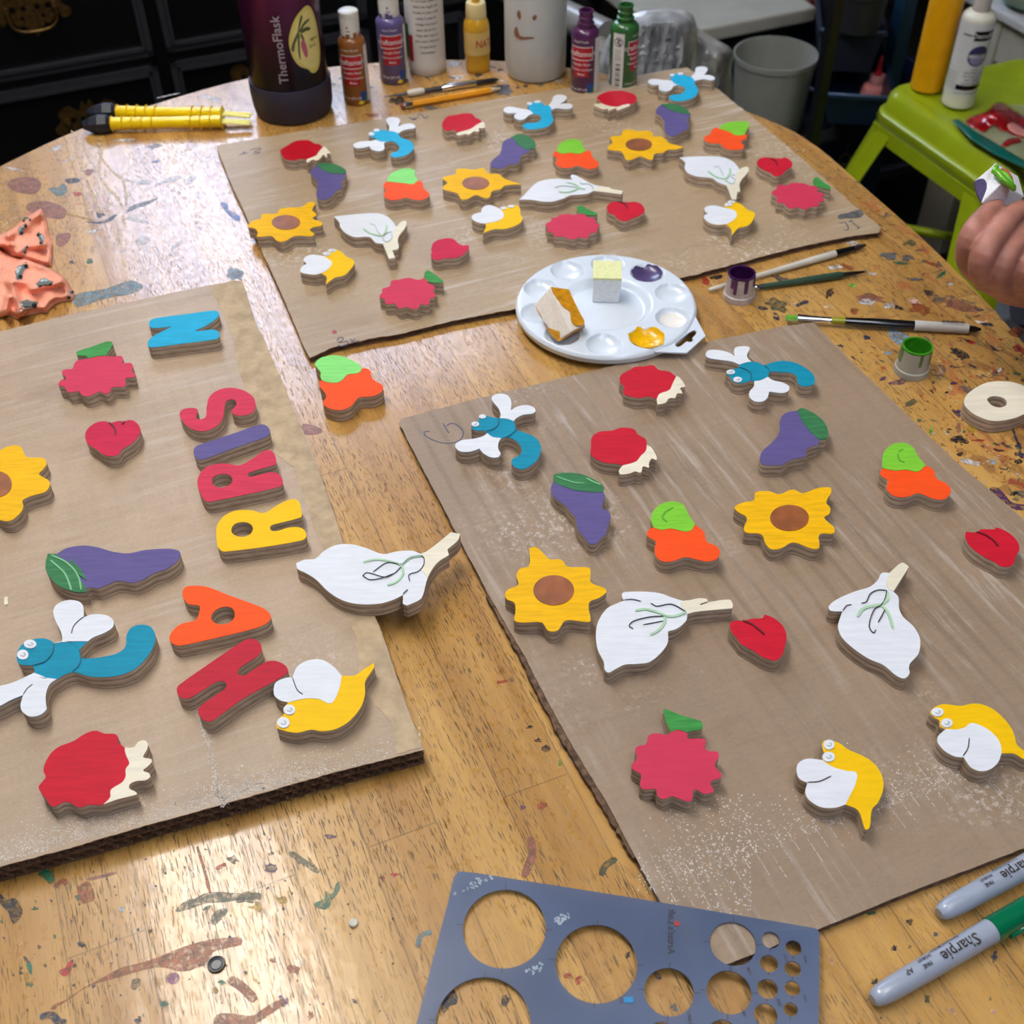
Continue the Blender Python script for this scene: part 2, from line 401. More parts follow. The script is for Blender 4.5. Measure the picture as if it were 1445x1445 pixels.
cutout('bulb_cutout', 'white bulb with its cream stem pointing up, above the two right bees', 'wooden bulb', GB, ZR, B4,
 '810,925 830,920 858,940* 830,985 780,1065* 805,1095 808,1150 830,1195 880,1240 912,1295 916,1340 905,1385 865,1430 858,1455 862,1480 835,1507 790,1490 730,1440 650,1405 570,1350 515,1295 497,1240 510,1190 520,1165* 460,1162 450,1140 490,1105 580,1065 660,1040 700,1005 720,970 760,970*', WHITE,
 [('760,970', '780,1065', '750,1050 745,1010', CREAM, 'stem')],
 [(GRN, .002, '595,1195 625,1155 690,1138 715,1138 750,1175 778,1258'), (GRN, .002, '715,1138 745,1110 750,1070'), (BLK, .0007, '615,1128 640,1120 660,1080 700,1060 745,1063'), (BLK, .0007, '745,1063 735,1105 715,1138 680,1160 655,1240 675,1278 690,1262'), (BLK, .0007, '735,1160 720,1190 700,1225'), (BLK, .0006, '520,1165 540,1140 565,1135')])
cutout('bulb_cutout', 'white bulb on the far cardboard beside the leftmost sunflower and bee', 'wooden bulb', GB, ZF, C2,
 '548,1000* 570,993 700,980 850,968 930,970 1000,995 1050,1040 1080,1085* 1120,1045 1150,1035 1165,1045 1155,1095 1110,1150 1090,1200 1100,1250 1090,1278 1045,1285* 1070,1350* 1015,1357* 985,1280 965,1228* 900,1215 850,1168 720,1170 640,1130 600,1080 595,1045', WHITE,
 [('1080,1085', '965,1228', '1040,1200 1060,1130', CREAM, 'stem')],
 [(GRN, .002, '800,1105 850,1140 900,1155 960,1165 990,1130 1000,1075'), (GRY, .0008, '850,1060 900,1080 920,1130 960,1165'), (GRY, .0012, '1040,1130 990,1145 965,1180 990,1215 1040,1190 1040,1150')])
cutout('bulb_cutout', 'wide white bulb on the far cardboard above the middle raspberry', 'wooden bulb', GB, ZF, C6,
 '-54,445* 0,395 60,330 130,270 230,240 340,232 430,240 490,240* 470,210 480,193 520,195 600,240 700,290 780,310 878,328 870,338* 1005,360* 990,395* 850,375 700,358* 640,385 540,395 470,400 380,440 280,465 180,465 80,448', WHITE,
 [('780,310', '700,358', '715,330', CREAM, 'stem')],
 [(GRN, .002, '430,280 500,290 550,330 440,375 350,370'), (GRN, .002, '550,330 620,345'), (GRY, .001, '570,270 580,290 650,290 700,325 690,345'), (GRY, .001, '310,330 380,310 470,318 540,330')])
cutout('bulb_cutout', 'white bulb on the far cardboard with its stem reaching the right bee', 'wooden bulb', GB, ZF, C8,
 '105,290* 200,283 350,280 450,290 520,320 560,360 575,385* 610,368 645,372 640,410 600,455 575,500 583,560* 560,565 550,625* 515,620* 490,550 470,508* 400,480 360,450 250,440 170,410 145,370 150,330', WHITE,
 [('575,385', '470,508', '530,490 545,430', CREAM, 'stem')],
 [(GRN, .002, '330,400 380,440 460,460 500,420 500,380'), (GRN, .002, '460,460 480,490'), (GRY, .001, '375,370 410,365 430,400 450,440'), (GRY, .001, '540,430 510,440 540,470 520,500 480,485')])
# ---- bees
def bee(label, zb, crop, out, w, eyes, line=None):
    cutout('bee_cutout', label, 'wooden bee', 'yellow bee cutouts', zb, crop, out, BEEY, [(w[0], w[1], w[2], WHITE, 'wings')], ([(BLK, .0006, line)] if line else []), eyes)
bee('yellow bee with white wings beside the red letter H', ZL, A4,
 '585,925 595,890 640,870 668,868* 690,820 740,792 800,790 850,820 878,850 887,860* 945,857 985,830 1028,802* 1030,822 990,885 990,940 970,1000 920,1060 860,1095 800,1105 750,1098 690,1112 640,1105 600,1092* 597,1070 612,1045 630,1030 628,1005 650,978* 615,970 590,950',
 ('650,978', '887,860', '875,920 840,982 790,965 740,960 690,968'), [(655, 1013, 26, 22), (628, 1070, 28, 24)], '668,868 690,925 715,945')
bee('yellow bee standing nearest the bottom right, tip pointing down', ZR, B6,
 '415,540* 430,522 500,535 550,570 620,600 680,640 720,700 728,770 700,840 670,875 660,960 645,978 632,970 600,880 535,850* 480,868 410,865 350,830 330,790 340,740* 300,720 285,680 295,640 340,618 415,625* 430,600 420,570',
 ('535,850', '415,625', '470,660 540,680 590,690 588,740 560,800'), [(450, 548, 28, 25), (448, 610, 32, 25)], '340,740 400,735 460,708')
bee('yellow bee running off the right edge of the photo', ZR, M_,
 '490,680 540,630 620,605 700,610 800,622 900,600 1000,602 1120,650 1230,740 1310,840 1350,930 1370,1010 1445,1080 1560,1160* 1550,1185* 1445,1165 1350,1110 1215,1105* 1180,1200 1100,1270 1000,1290 900,1250 830,1150* 740,1140 640,1090 570,1010 560,950 600,900 650,860* 590,830 580,770 530,740 490,700',
 ('1215,1105', '650,860', '740,868 830,850 910,800 1050,850 1160,940 1205,1020'), [(560, 692, 62, 45), (655, 803, 60, 45)], '885,955 870,1060 820,1140')
bee('small yellow bee at the left end of the far cardboard', ZF, C1,
 '550,740 560,705 610,672* 580,645 600,610 660,590 730,597 770,605* 800,570 820,545 880,540 940,565 970,600 1045,640 1045,680 1000,740 950,780 870,800 785,860* 795,795 745,760* 690,775 620,770 560,755',
 ('745,760', '770,605', '810,630 845,665 800,730'), [(798, 585, 35, 17), (845, 553, 35, 14)])
bee('small yellow bee between middle sunflower and crimson bud on the far cardboard', ZF, C4,
 '430,1230 450,1200 520,1180* 525,1150 560,1120 620,1118 670,1140 700,1155* 740,1135 800,1120 860,1120 880,1150 880,1190 900,1230 890,1270 820,1310 720,1335 640,1335 535,1372* 565,1310 555,1285* 500,1280 445,1255',
 ('555,1285', '700,1155', '730,1200 710,1240 640,1270'), [(725, 1145, 28, 12), (795, 1130, 30, 12)])
bee('small yellow bee at the right end of the far cardboard', ZF, C8,
 '298,770 300,745 330,735* 300,705 310,680 370,668 440,682 470,690* 455,670 480,640 530,635 590,660 640,700 690,720 695,750 660,810 610,835 570,840 515,900* 510,850 470,815* 400,820 340,805',
 ('470,815', '470,690', '530,705 555,740 530,780'), [(487, 665, 30, 12), (510, 643, 28, 10)])
# ---- sunflowers
def sun(label, zb, crop, out, d):
    cutout('sunflower_cutout', label, 'wooden sunflower', 'yellow sunflower cutouts', zb, crop, out, YEL, disc=(d[:2], d[2], d[3], BRN, 'flower_centre'), basename='petals')
sun('yellow sunflower cut off by the left edge of the photo', ZL, S0,
 '0,320 90,275 200,255 270,280 300,340 330,400 400,412 520,412 580,440 590,500 550,560 500,610 510,640 600,690 635,740 620,800 570,850 400,900 300,945 285,980 298,1030 270,1100 180,1190 100,1222 0,1205 -90,1130 -200,1180 -300,1150 -320,1050 -360,960 -470,930 -500,850 -440,760 -520,680 -500,600 -400,560 -380,480 -400,380 -330,320 -230,350 -140,330 -70,340', (-40, 755, 192, 165))
sun('yellow sunflower on the right cardboard midway between its two orange carrots', ZR, B3,
 '783,995 830,970 880,960 890,920 960,915 1010,930 1080,905 1130,925 1200,900 1270,895 1275,920 1250,970 1270,1000 1265,1030 1240,1050 1290,1100 1285,1130 1215,1135 1215,1200 1180,1208 1080,1175 1020,1205 970,1210 940,1180 920,1135 840,1125 830,1100 845,1050 800,1020', (1062, 1052, 99, 66))
sun('yellow sunflower at the left edge of the right cardboard', ZR, B5,
 '82,355 100,330 150,305 140,260 160,225 205,210 205,120* 240,115 290,160 310,178 370,180 400,215 510,220 518,250 520,295 590,325 598,345 560,375 510,400 518,490 500,498 390,490 350,540 300,540 270,500 180,500 130,490 135,450 130,400 90,380', (330, 337, 104, 76))
sun('yellow sunflower at the left edge of the far cardboard', ZF, C1,
 '65,320 130,265 180,255 200,210 330,205 360,165 450,150 560,145 620,105 670,98 690,110 660,170 700,215 665,250 755,300 665,335 640,360 680,395 650,415 540,410 480,420 420,455 370,468 330,455 285,415 150,420 155,380 130,345', (418, 290, 132, 67))
sun('yellow sunflower in the middle of the far cardboard beside the orange carrot', ZF, C4,
 '160,860 280,825 290,780 370,775 450,785 540,770 580,815 680,825 740,870 800,890 890,920* 740,930 700,965 620,985 600,1035 560,1050 470,1020 380,1060 330,1055 300,1005 165,965 170,935 205,905', (468, 912, 126, 60))
sun('yellow sunflower right of centre on the far cardboard with one long pointed petal', ZF, C5,
 '703,935 755,870 730,820 840,800 860,755 930,740 1000,755 1120,755 1160,775 1170,810 1250,815 1300,850 1330,880 1400,900 1481,925* 1400,945 1310,950 1270,980 1180,990 1165,1045 1120,1045 1040,1015 930,1055 890,1045 870,1000 840,965 760,955', (1022, 898, 135, 62))
# ---- raspberries
def rasp(label, zb, crop, out, leaf):
    cutout('raspberry_cutout', label, 'wooden raspberry', 'scalloped pink cutouts', zb, crop, out, PINK, [(leaf[0], leaf[1], leaf[2], LEAF2, 'leaf')])
rasp('pink scalloped raspberry with green leaf on the left cardboard', ZL, A1,
 '330,650 350,625 375,622 350,585 365,568 410,562 420,535 440,515 500,506* 490,494 445,492 432,475 450,462 520,440 600,412 632,410* 640,430 600,490* 640,495 685,490 698,510 692,530 740,530 755,555 745,575 765,595 760,612 710,618 712,650 700,665 635,668 625,690 600,705 560,692 545,700 500,718 465,712 445,690 400,698 380,690 365,665 335,660', ('500,506', '600,490', '550,494'))
rasp('pink scalloped raspberry with triangular green leaf near the bottom of the right cardboard', ZR, B5,
 '745,1150 760,1130 800,1120 815,1075 860,1065 915,1072 925,1058* 900,1000 888,950* 900,943 980,975 1080,1005 1090,1030 1080,1048 1040,1052 1010,1062* 1015,1090 1070,1090 1105,1100 1100,1135 1120,1155 1165,1160 1172,1185 1150,1225 1185,1275 1175,1295 1135,1305 1130,1325 1145,1355 1130,1370 1090,1370 1055,1350 1040,1360 1035,1405 1010,1412 950,1390 930,1385 890,1400 860,1385 850,1350 790,1350 770,1330 775,1275 735,1250 728,1225 755,1190', ('925,1058', '1010,1062', '965,1048'))
rasp('pink scalloped raspberry on the far cardboard below the crimson bud', ZF, C3,
 '95,945 120,915 115,890 180,865 195,820 260,810 300,800 350,795 400,808 430,812 470,795* 480,750 505,730* 560,765 635,825 632,845* 560,840 510,830* 500,840 540,855 568,880 545,900 570,935 560,960 520,970 520,1010 490,1025 435,1020 425,1050 380,1060 320,1040 280,1055 245,1045 225,1015 145,1015 140,975 100,965', ('470,795', '510,830', '490,812'))
rasp('pink scalloped raspberry on the far cardboard directly above the palette', ZF, C6,
 '215,700 235,680 270,665 275,635 330,625 360,600 420,595 450,588 500,600 560,590* 535,545 550,515 590,515 680,560 745,590 745,610* 640,605 620,600* 650,630 700,630 725,660 730,690 765,705 745,735 735,775 665,790 655,825 610,840 550,825 520,845 460,845 400,820 310,820 295,780 235,775 240,740', ('560,590', '620,600', '590,592'))
rasp('pink scalloped raspberry at the right corner of the far cardboard', ZF, C8,
 '835,580 830,560 860,540 880,505 940,510 985,490 1040,490 1090,495 1120,510 1160,512* 1150,490 1160,455 1190,450 1240,490 1290,525 1285,550* 1220,530 1190,522* 1185,540 1195,565 1240,575 1220,600 1243,625 1200,640 1190,675 1140,675 1090,698 1040,680 980,690 940,670 925,650 870,640 870,600', ('1160,512', '1190,522', '1176,520'))
# ---- eggplants
def egg(label, zb, crop, out, leaf, lines=()):
    cutout('eggplant_cutout', label, 'wooden eggplant', 'purple eggplant cutouts', zb, crop, out, PUR, [(leaf[0], leaf[1], leaf[2], LEAF, 'leaf')], lines)
egg('long purple eggplant with green leaf lying on its side on the left cardboard', ZL, A2,
 '245,295* 285,295 340,265 430,252 500,262 570,282 650,292 740,275 850,268 910,278 920,300 900,335 850,370 780,395 740,420 680,442 600,432 540,455 500,470 460,465 440,472* 440,492* 380,490 300,460 250,410 233,370 235,330', ('440,472', '285,295', '438,430 425,395 400,360 350,325'),
 [(LG, .0012, '258,330 300,365 330,395 350,435 365,482'), (LG, .0012, '262,305 330,335 380,380 405,425 415,480')])
egg('purple eggplant with green top between dragonfly and orange carrot on the right cardboard', ZR, E_,
 '295,205* 340,180 440,168 560,170 700,195 830,250 930,310 985,370 975,430* 1000,480 975,560 955,620 970,655 1030,680 1070,730 1075,790 1040,870 1020,940 1010,1010 970,1025 920,1080 880,1125 820,1135 770,1115 700,1020 640,950 610,850 590,760 520,690 460,610 400,570 320,510 275,450 260,390 280,320 300,290*', ('300,290', '975,430', '850,430 700,420 560,395 400,340'),
 [(LG, .001, '340,225 450,265 600,310 720,315'), (LG, .0012, '750,250 850,300 940,335')])
egg('purple eggplant with dark green corner below the right dragonfly', ZR, B4,
 '290,142 310,130 370,155 420,195 445,240 440,285 400,290* 395,315 360,325 335,345 330,375 290,385 250,395 215,418 150,420 110,415 98,385 115,345 160,305 190,270 200,240 200,200 215,165 250,148', ('290,142', '400,290', '350,245 310,190'))
egg('small purple eggplant at the left of the far cardboard below the red beet', ZF, C2,
 '355,600 400,560* 440,545 530,550 600,570 650,605 655,630* 640,650 640,680 610,700 620,730 610,760 570,775 540,820 500,845 450,855 410,840 400,800 410,740 400,690 380,665 350,635', ('400,560', '655,630', '580,635 480,615'))
egg('small purple eggplant leaning right in the middle of the far cardboard', ZF, C4,
 '605,750 610,715 640,680 690,640 705,600 715,540 740,510 790,490* 850,460 900,458 960,480 1010,520 1025,560 1015,590 965,600* 960,625 900,645 880,680 870,715 830,735 780,735 720,770 650,770', ('790,490', '965,600', '900,580 850,540 820,500'))
egg('small purple eggplant near the far right corner between dragonfly and sunflower', ZF, C7,
 '183,560 195,530 240,485* 330,482 420,495 500,540 540,590* 530,610 500,650 520,700 505,740 440,770 400,800 350,812 310,800 280,760 270,700 270,660 230,605 190,580', ('240,485', '540,590', '440,575 330,545'))
# ---- carrots
def car(label, zb, crop, out, g, m=LIME, o=ORG, lines=()):
    cutout('carrot_cutout', label, 'wooden carrot', 'orange carrot cutouts with green tops', zb, crop, out, o, [(g[0], g[1], g[2], m, 'leafy_top')], lines)
GD = mat('darker_lime', (92, 170, 40), .5)
car('orange carrot with mint green top lying directly on the table between cardboards', TZ+.0005, Q_,
 '222,320 240,270 320,220 460,197 590,215 690,260 770,300 820,360* 880,360 930,395 945,480 1010,530 1080,575 1085,640 1000,700 900,720 790,725 740,770 680,840 560,887 450,880 350,840 325,790 365,720 350,670 290,600 280,540 305,505* 290,470 295,420 280,395 245,350', ('305,505', '820,360', '790,410 720,430 640,440 580,500 520,540 420,545 340,525'), MINT)
car('orange carrot with lime top in the middle of the right cardboard', ZR, B3,
 '355,1060 370,1015 410,980 470,968 520,985 545,1030 580,1085* 625,1120 640,1170 690,1195 708,1225 690,1260 640,1272 590,1262 530,1250 470,1270 420,1272 385,1250 375,1210 380,1170 340,1145 340,1115 370,1100*', ('370,1100', '580,1085', '560,1115 520,1120 460,1105 410,1112'), LIME, ORG, [(GD, .0014, '430,1020 415,1050 440,1075'), (GD, .0012, '430,1020 470,1000')])
car('orange carrot with lime top near the right edge of the right cardboard', ZR, L,
 '290,500 310,440 370,390 430,377 500,388 545,425 575,480 640,560* 690,580 715,610 730,665 800,700 845,745 845,785 810,825 760,838 690,825 620,795 570,785 510,810 440,818 370,800 325,750 330,710 335,680 290,650 270,620 290,583*', ('290,583', '640,560', '600,600 560,612 480,595 400,603'), LIME, ORG, [(GD, .0014, '415,470 430,520 470,540'), (GD, .0012, '420,450 460,430')])
car('small orange carrot with pale green top below the leftmost small dragonfly', ZF, C2,
 '1000,700* 1020,650 1080,610 1160,590 1235,605 1235,640 1262,690* 1300,705 1315,760 1360,800 1350,830 1290,855 1220,850 1160,835 1110,850 1030,855 980,830 975,800 990,770 970,745 980,712', ('1000,700', '1262,690', '1220,722 1150,715 1080,708'), MINT)
car('small orange carrot with lime top in the middle of the far cardboard', ZF, C5,
 '185,965* 210,900 290,850 380,845 435,870 450,910 480,960* 530,965 550,1025 610,1080 605,1120 560,1140 500,1145 400,1110 330,1130 240,1130 185,1105 175,1080 190,1040 150,1010 155,980', ('185,965', '480,960', '440,985 390,990 320,980 240,990'))
car('small orange carrot with lime top at the far right edge of the far cardboard', ZF, C7,
 '828,735* 870,690 950,670 1060,662 1130,672 1135,705 1115,740 1095,790* 1112,810 1105,835 1050,865 1080,905 1070,940 1000,948 930,945 870,920 840,885 780,885 710,870 675,835 690,810 740,790 750,755 790,722', ('828,735', '1095,790', '1040,805 980,795 930,765'))
# ---- beets
def beet(label, zb, crop, out, r, m=RED):
    cutout('beet_cutout', label, 'wooden beet', 'red beet cutouts with cream roots', zb, crop, out, m, [(r[0], r[1], r[2], CREAM, 'roots')])
beet('large red beet with cream roots in the bottom left corner', ZL, B1,
 '262,630 290,590 310,560 295,520 305,470 345,400 400,355 500,315 580,265 650,245 710,265 780,268 803,290 805,325 850,362* 910,360 940,325 980,313 1005,335 1000,375 980,410 975,430 1025,440 1032,460 1000,495 975,520 1010,535 1022,560 990,585 930,590 885,610 880,640 925,665 930,680 880,695 800,715 705,748* 650,750 600,750 560,765 520,762 480,735 430,732 380,758 345,755 315,710 285,675', ('850,362', '705,748', '750,700 755,650 830,600 855,560 855,510 880,470 860,420 850,385'))
beet('red beet on the right cardboard just below the palette handle', ZR, B3,
 '197,350 205,320 250,295 275,280 320,278 370,272 395,295 450,305 485,330* 500,335 530,382 505,390 515,415 490,418 480,440 460,440 445,445 430,465 390,475* 385,447* 350,432 290,438 230,425 215,410 220,385', ('485,330', '385,447', '400,420 450,400 465,370'))
beet('red beet on the right cardboard above the purple eggplant and carrot', ZR, B3,
 '50,690 55,640 90,612 160,605 205,590 270,598 290,625 330,650 335,680* 355,690 375,720 385,755 360,750 345,775 345,795 315,790 305,820 275,815 250,825 200,830 193,810 212,785* 190,775 130,770 85,755 50,725', ('335,680', '212,785', '280,765 305,735 330,710'))
beet('small dark red beet at the far left corner of the far cardboard', ZF, C2,
 '92,440 100,425 150,395 200,365 250,350 340,350 380,375 430,385 455,410* 475,405 495,430 520,462 490,465 490,500 460,475 435,505 400,525 370,515 330,542 315,535 320,512* 260,505 210,520 130,505 110,480', ('455,410', '320,512', '400,480 420,450'), paint('deep_red', (186, 10, 32)))
beet('small red beet on the far cardboard beside the pencil', ZF, C4,
 '155,375 170,330 210,290 290,275 350,262 430,265 465,300 510,320 525,345* 545,350 553,390 530,405 495,402 500,430 480,435 455,430 400,465 380,455 330,468 290,465 290,452 325,437* 290,430 250,415 200,425 165,400', ('525,345', '325,437', '420,410 470,375'))
beet('small red beet on the far cardboard in front of the green paint bottle', ZF, C5,
 '595,420 610,400 650,375 720,350 790,345 860,348 920,365 975,385 1003,425 990,455 960,480 930,485* 930,500 900,515 850,535 800,552 790,528 740,545 715,555 705,535 660,540 625,528 565,500 570,488 620,480 638,476* 625,450', ('930,485', '638,476', '700,500 800,515 860,495'))
# ---- rosebuds
def bud(label, zb, crop, out, m=REDB, line=None):
    cutout('rosebud_cutout', label, 'wooden rosebud', 'red bud cutouts', zb, crop, out, m, lines=[(CUT, .0012, x) for x in (line or [])])
bud('pink-red bud on the left cardboard below the raspberry', ZL, A1, '482,945 495,905 540,870 590,860 625,870* 680,858 705,865* 730,853 770,865 795,905 785,945 740,990 690,1020 670,1050 620,1058 580,1045 545,1018 500,990', CRIM, ['618,870 650,900 655,945', '708,863 690,882'])
bud('red bud on the right cardboard between the two white bulbs', ZR, PX, '1030,881 1033,877 1040,875.5 1047,876 1062,873 1076,872 1079,867* 1092,872 1104.5,883 1110,897 1107,914 1104.5,923 1095,931.7 1081,929 1070,923 1061,917 1045,908 1041,902 1032,891', REDB, ['1048,876.5 1062,882 1079,896'])
bud('red bud at the right edge of the photo below the carrot', ZR, L, '970,1100* 1050,1105 1100,1080 1200,1080 1220,1063* 1290,1090 1350,1130 1395,1185 1408,1240 1380,1300 1360,1360 1320,1385 1250,1378 1210,1350 1130,1310 1040,1250 985,1190 965,1140', REDB, ['1055,1105 1130,1130 1200,1180 1235,1225'])
bud('small crimson bud on the far cardboard right of the left bulb', ZF, C3, '533,550 550,500 600,470 700,458 740,480 760,500 800,520 850,520 848,555 800,600 740,625 640,630 600,642 550,635 530,600 540,575', CRIM)
bud('small red bud on the far cardboard at the stem end of the wide bulb', ZF, C6, '840,530 860,490 920,465 1000,470 1080,470 1130,468 1190,490 1225,540 1215,580 1160,615 1090,640 1040,662 990,660 940,630 915,600 860,580', REDB, ['950,472 1020,490 1055,545'])
bud('small red bud at the right edge of the far cardboard', ZF, C8, '712,335 730,300 780,288 850,295 900,298 935,290 985,325 985,360 935,395 900,430 850,435 820,410 760,385 725,360', REDB, ['820,300 860,325 872,358'])
# ---- dragonflies
def dfly(label, zb, crop, out, up, lo, eyes, lines=(), m=BLUE, extra=()):
    cutout('dragonfly_cutout', label, 'wooden dragonfly', 'blue dragonfly cutouts', zb, crop, out, m, [(up[0], up[1], up[2], WHITE, 'upper_wings'), (lo[0], lo[1], lo[2], WHITE, 'lower_wings')], list(extra)+[(DB, .0007, x) for x in lines], eyes)
dfly('large blue dragonfly on the left cardboard above the beet', ZL, A2,
 '85,825 90,790 120,750 170,730 225,725 265,740 275,752* 315,740 310,690 285,640 272,590 290,555 340,533 400,538 425,565 427,620* 470,605 540,608 578,635 575,670 530,700 470,725 430,760 405,785* 410,820 450,828 520,820 600,800 640,765 645,710 670,670 720,655 770,668 792,710 785,760 750,820 690,880 620,910 540,922 450,918 380,898 330,910 290,935 255,960 235,1010 235,1060 238,1090 200,1120 150,1125 115,1100 105,1070 120,1015* 50,1045 0,1072 -50,1085 -95,1060 -95,1010 -50,980 0,970 60,955 130,925 175,903* 175,885 165,865 110,860 90,845',
 ('275,752', '405,785', '360,750 315,742'), ('290,935', '175,903', '240,932 200,925'), [(155, 758, 32, 22), (118, 812, 29, 25)],
 ['275,755 268,800 230,845 165,865', '405,785 412,830 400,870 370,895'], extra=[(BLK, .0005, '365,705 375,670 400,640 427,620'), (BLK, .0005, '120,1015 140,985 168,962')])
dfly('blue dragonfly at the far left corner of the right cardboard beside the pen mark', ZR, B2,
 '505,685 515,660 550,650 565,620 590,605 640,618 700,628* 705,600 690,560 655,520 645,490 670,468 720,463 760,480 778,520 775,575* 820,550 880,540 930,555 942,580 920,598 860,605 810,630 795,648* 808,680 815,705 870,725 930,750 970,790 980,840 960,900 910,950 860,972 810,965 780,935 785,905 830,880 850,840 820,790 780,765 740,755 710,765* 690,800 690,840 705,870 690,893 640,895 590,870 560,835* 540,845 490,858 430,855 400,830 400,805 440,780 520,770 580,755 615,732* 600,712 540,710 510,697',
 ('700,628', '795,648', '750,632'), ('710,765', '615,732', '650,757'), [(533, 671, 26, 16), (582, 620, 24, 14)],
 ['690,630 690,670 660,700 610,718', '800,680 805,710 770,745 740,755'])
dfly('blue dragonfly on the right cardboard near the top corner, tail curling right', ZR, K,
 '248,1095 265,1070 310,1058 350,1045 350,1028* 300,1005 200,990 110,975 87,950 105,918 170,912 260,930 315,962* 310,925 320,895 370,884 425,888 433,905 412,950 420,980 445,1003* 500,1008 545,1030 600,1010 690,995 790,1010 870,1050 930,1100 945,1150 925,1185 860,1195 815,1175 800,1120 760,1090 680,1085 600,1080 585,1100 575,1125* 610,1150 690,1170 740,1200 735,1235 690,1252 620,1245 585,1240* 570,1290 530,1318 470,1315 430,1280 432,1240 465,1200 470,1160* 440,1150 390,1168 340,1170 300,1155 280,1120',
 ('350,1028', '445,1003', '400,1010'), ('575,1125', '470,1160', '520,1152'), [(283, 1088, 34, 18), (338, 1147, 34, 20)],
 ['350,1050 400,1065 440,1095 440,1148', '545,1035 585,1070 580,1110'])
dfly('small blue dragonfly at the back left of the far cardboard by the brown bottle', ZF, C2,
 '843,300 870,275 910,258 980,262 1015,270* 1020,235 1000,200 992,180 1010,160 1060,155 1105,170 1110,195 1095,235* 1150,213 1215,210 1242,235 1230,250 1170,258 1120,275 1098,292* 1110,320 1180,345 1225,380 1225,420 1180,465 1110,490 1050,492 1030,475 1045,455 1090,440 1105,410 1080,375 1040,355 1005,362* 975,380 980,410 970,435 920,445 870,430 850,402* 800,415 740,418 715,400 722,380 780,362 860,358 905,348* 910,335 870,322 850,315',
 ('1015,270', '1098,292', '1055,275'), ('1005,362', '905,348', '950,365'), [(868, 300, 24, 15), (912, 268, 25, 12)], m=BLUEF)
dfly('small blue dragonfly in front of the tall frosted jar', ZF, C4,
 '945,180 975,165 1020,150 1080,160 1100,185 1145,188* 1175,150 1185,115 1215,95 1260,93 1305,105 1310,130 1280,160 1245,180* 1300,172 1355,180 1365,205 1345,222 1280,225 1220,218 1172,232* 1165,255 1185,300 1180,345 1130,385 1040,405 950,408 905,385 920,360 970,350 1040,345 1070,320 1070,290 1045,272 1000,270* 960,285 920,320 870,328 830,310 825,285 850,262* 800,265 745,258 725,235 745,210 800,205 880,220 960,232* 965,215',
 ('1145,188', '1172,232', '1165,210'), ('1000,270', '960,232', '985,250'), [(968, 177, 26, 12), (1042, 160, 32, 10)], m=BLUEF)
dfly('small blue dragonfly at the far right corner of the far cardboard', ZF, C7,
 '325,190 345,178 400,172 460,180 510,195 545,205* 580,165 590,120 620,103 680,105 712,125 700,160 675,188* 730,190 780,210 785,230 750,245 680,232 620,240 580,250* 585,285 615,330 605,380 550,425 460,450 370,450 320,425 325,400 370,385 440,380 475,350 480,315 440,298 410,292* 365,305 340,340 290,358 225,345 212,315 220,290* 150,290 105,265 115,240 160,230 250,240 345,248* 340,225',
 ('545,205', '580,250', '568,228'), ('410,292', '345,248', '370,275'), [(350, 192, 24, 12), (435, 178, 28, 10)], m=BLUEF)
# ---- bare letter O
cutout('letter_cutout', 'unpainted pale plywood letter O with a round hole, on the table', 'letter', None, TZ+.0005, D_,
 '630,650 660,560 780,460 920,390 1100,365 1300,380 1445,430 1560,500 1610,600 1560,740 1445,810 1300,870 1100,905 950,890 780,820 670,730', None,
 holes=['945,615 990,575 1060,568 1160,590 1210,640 1190,700 1100,722 1010,695'])
# ================================================================ room shell
def struct(name, mb, m):
    o = mb.build(name, m, None); o['kind'] = 'structure'; return o
FLOOR = mat('dark_floor', (20, 18, 18), .6, vary=.2, scale=6)
WALLM = mat('room_wall', (120, 116, 110), .8, vary=.04, scale=8)
CEIL = mat('room_ceiling', (205, 203, 198), .9, vary=.03, scale=8)
def quadbox(u0, u1, v0, v1, z0, z1):
    c = W((u0+u1)/2, (v0+v1)/2, (z0+z1)/2); return c, (u1-u0, v1-v0, z1-z0), Matrix.Rotation(RA, 3, 'Z')
def ubox(mb, u0, u1, v0, v1, z0, z1, mi=0):
    c, d, r = quadbox(u0, u1, v0, v1, z0, z1); return mb.box(c, d, r, mi)
RU0, RU1, RV0, RV1, RH = -3.2, 3.0, -1.8, 5.2, 2.5
struct('floor', ubox(MB(), RU0, RU1, RV0, RV1, -.05, 0), FLOOR)
struct('ceiling', ubox(MB(), RU0, RU1, RV0, RV1, RH, RH+.05), CEIL)
struct('wall_left', ubox(MB(), RU0-.05, RU0, RV0, RV1, 0, RH), WALLM)
struct('wall_right', ubox(MB(), RU1, RU1+.05, RV0, RV1, 0, RH), WALLM)
struct('wall_back', ubox(MB(), RU0, RU1, RV1, RV1+.05, 0, RH), WALLM)
struct('wall_front', ubox(MB(), RU0, RU1, RV0-.05, RV0, 0, RH), WALLM)

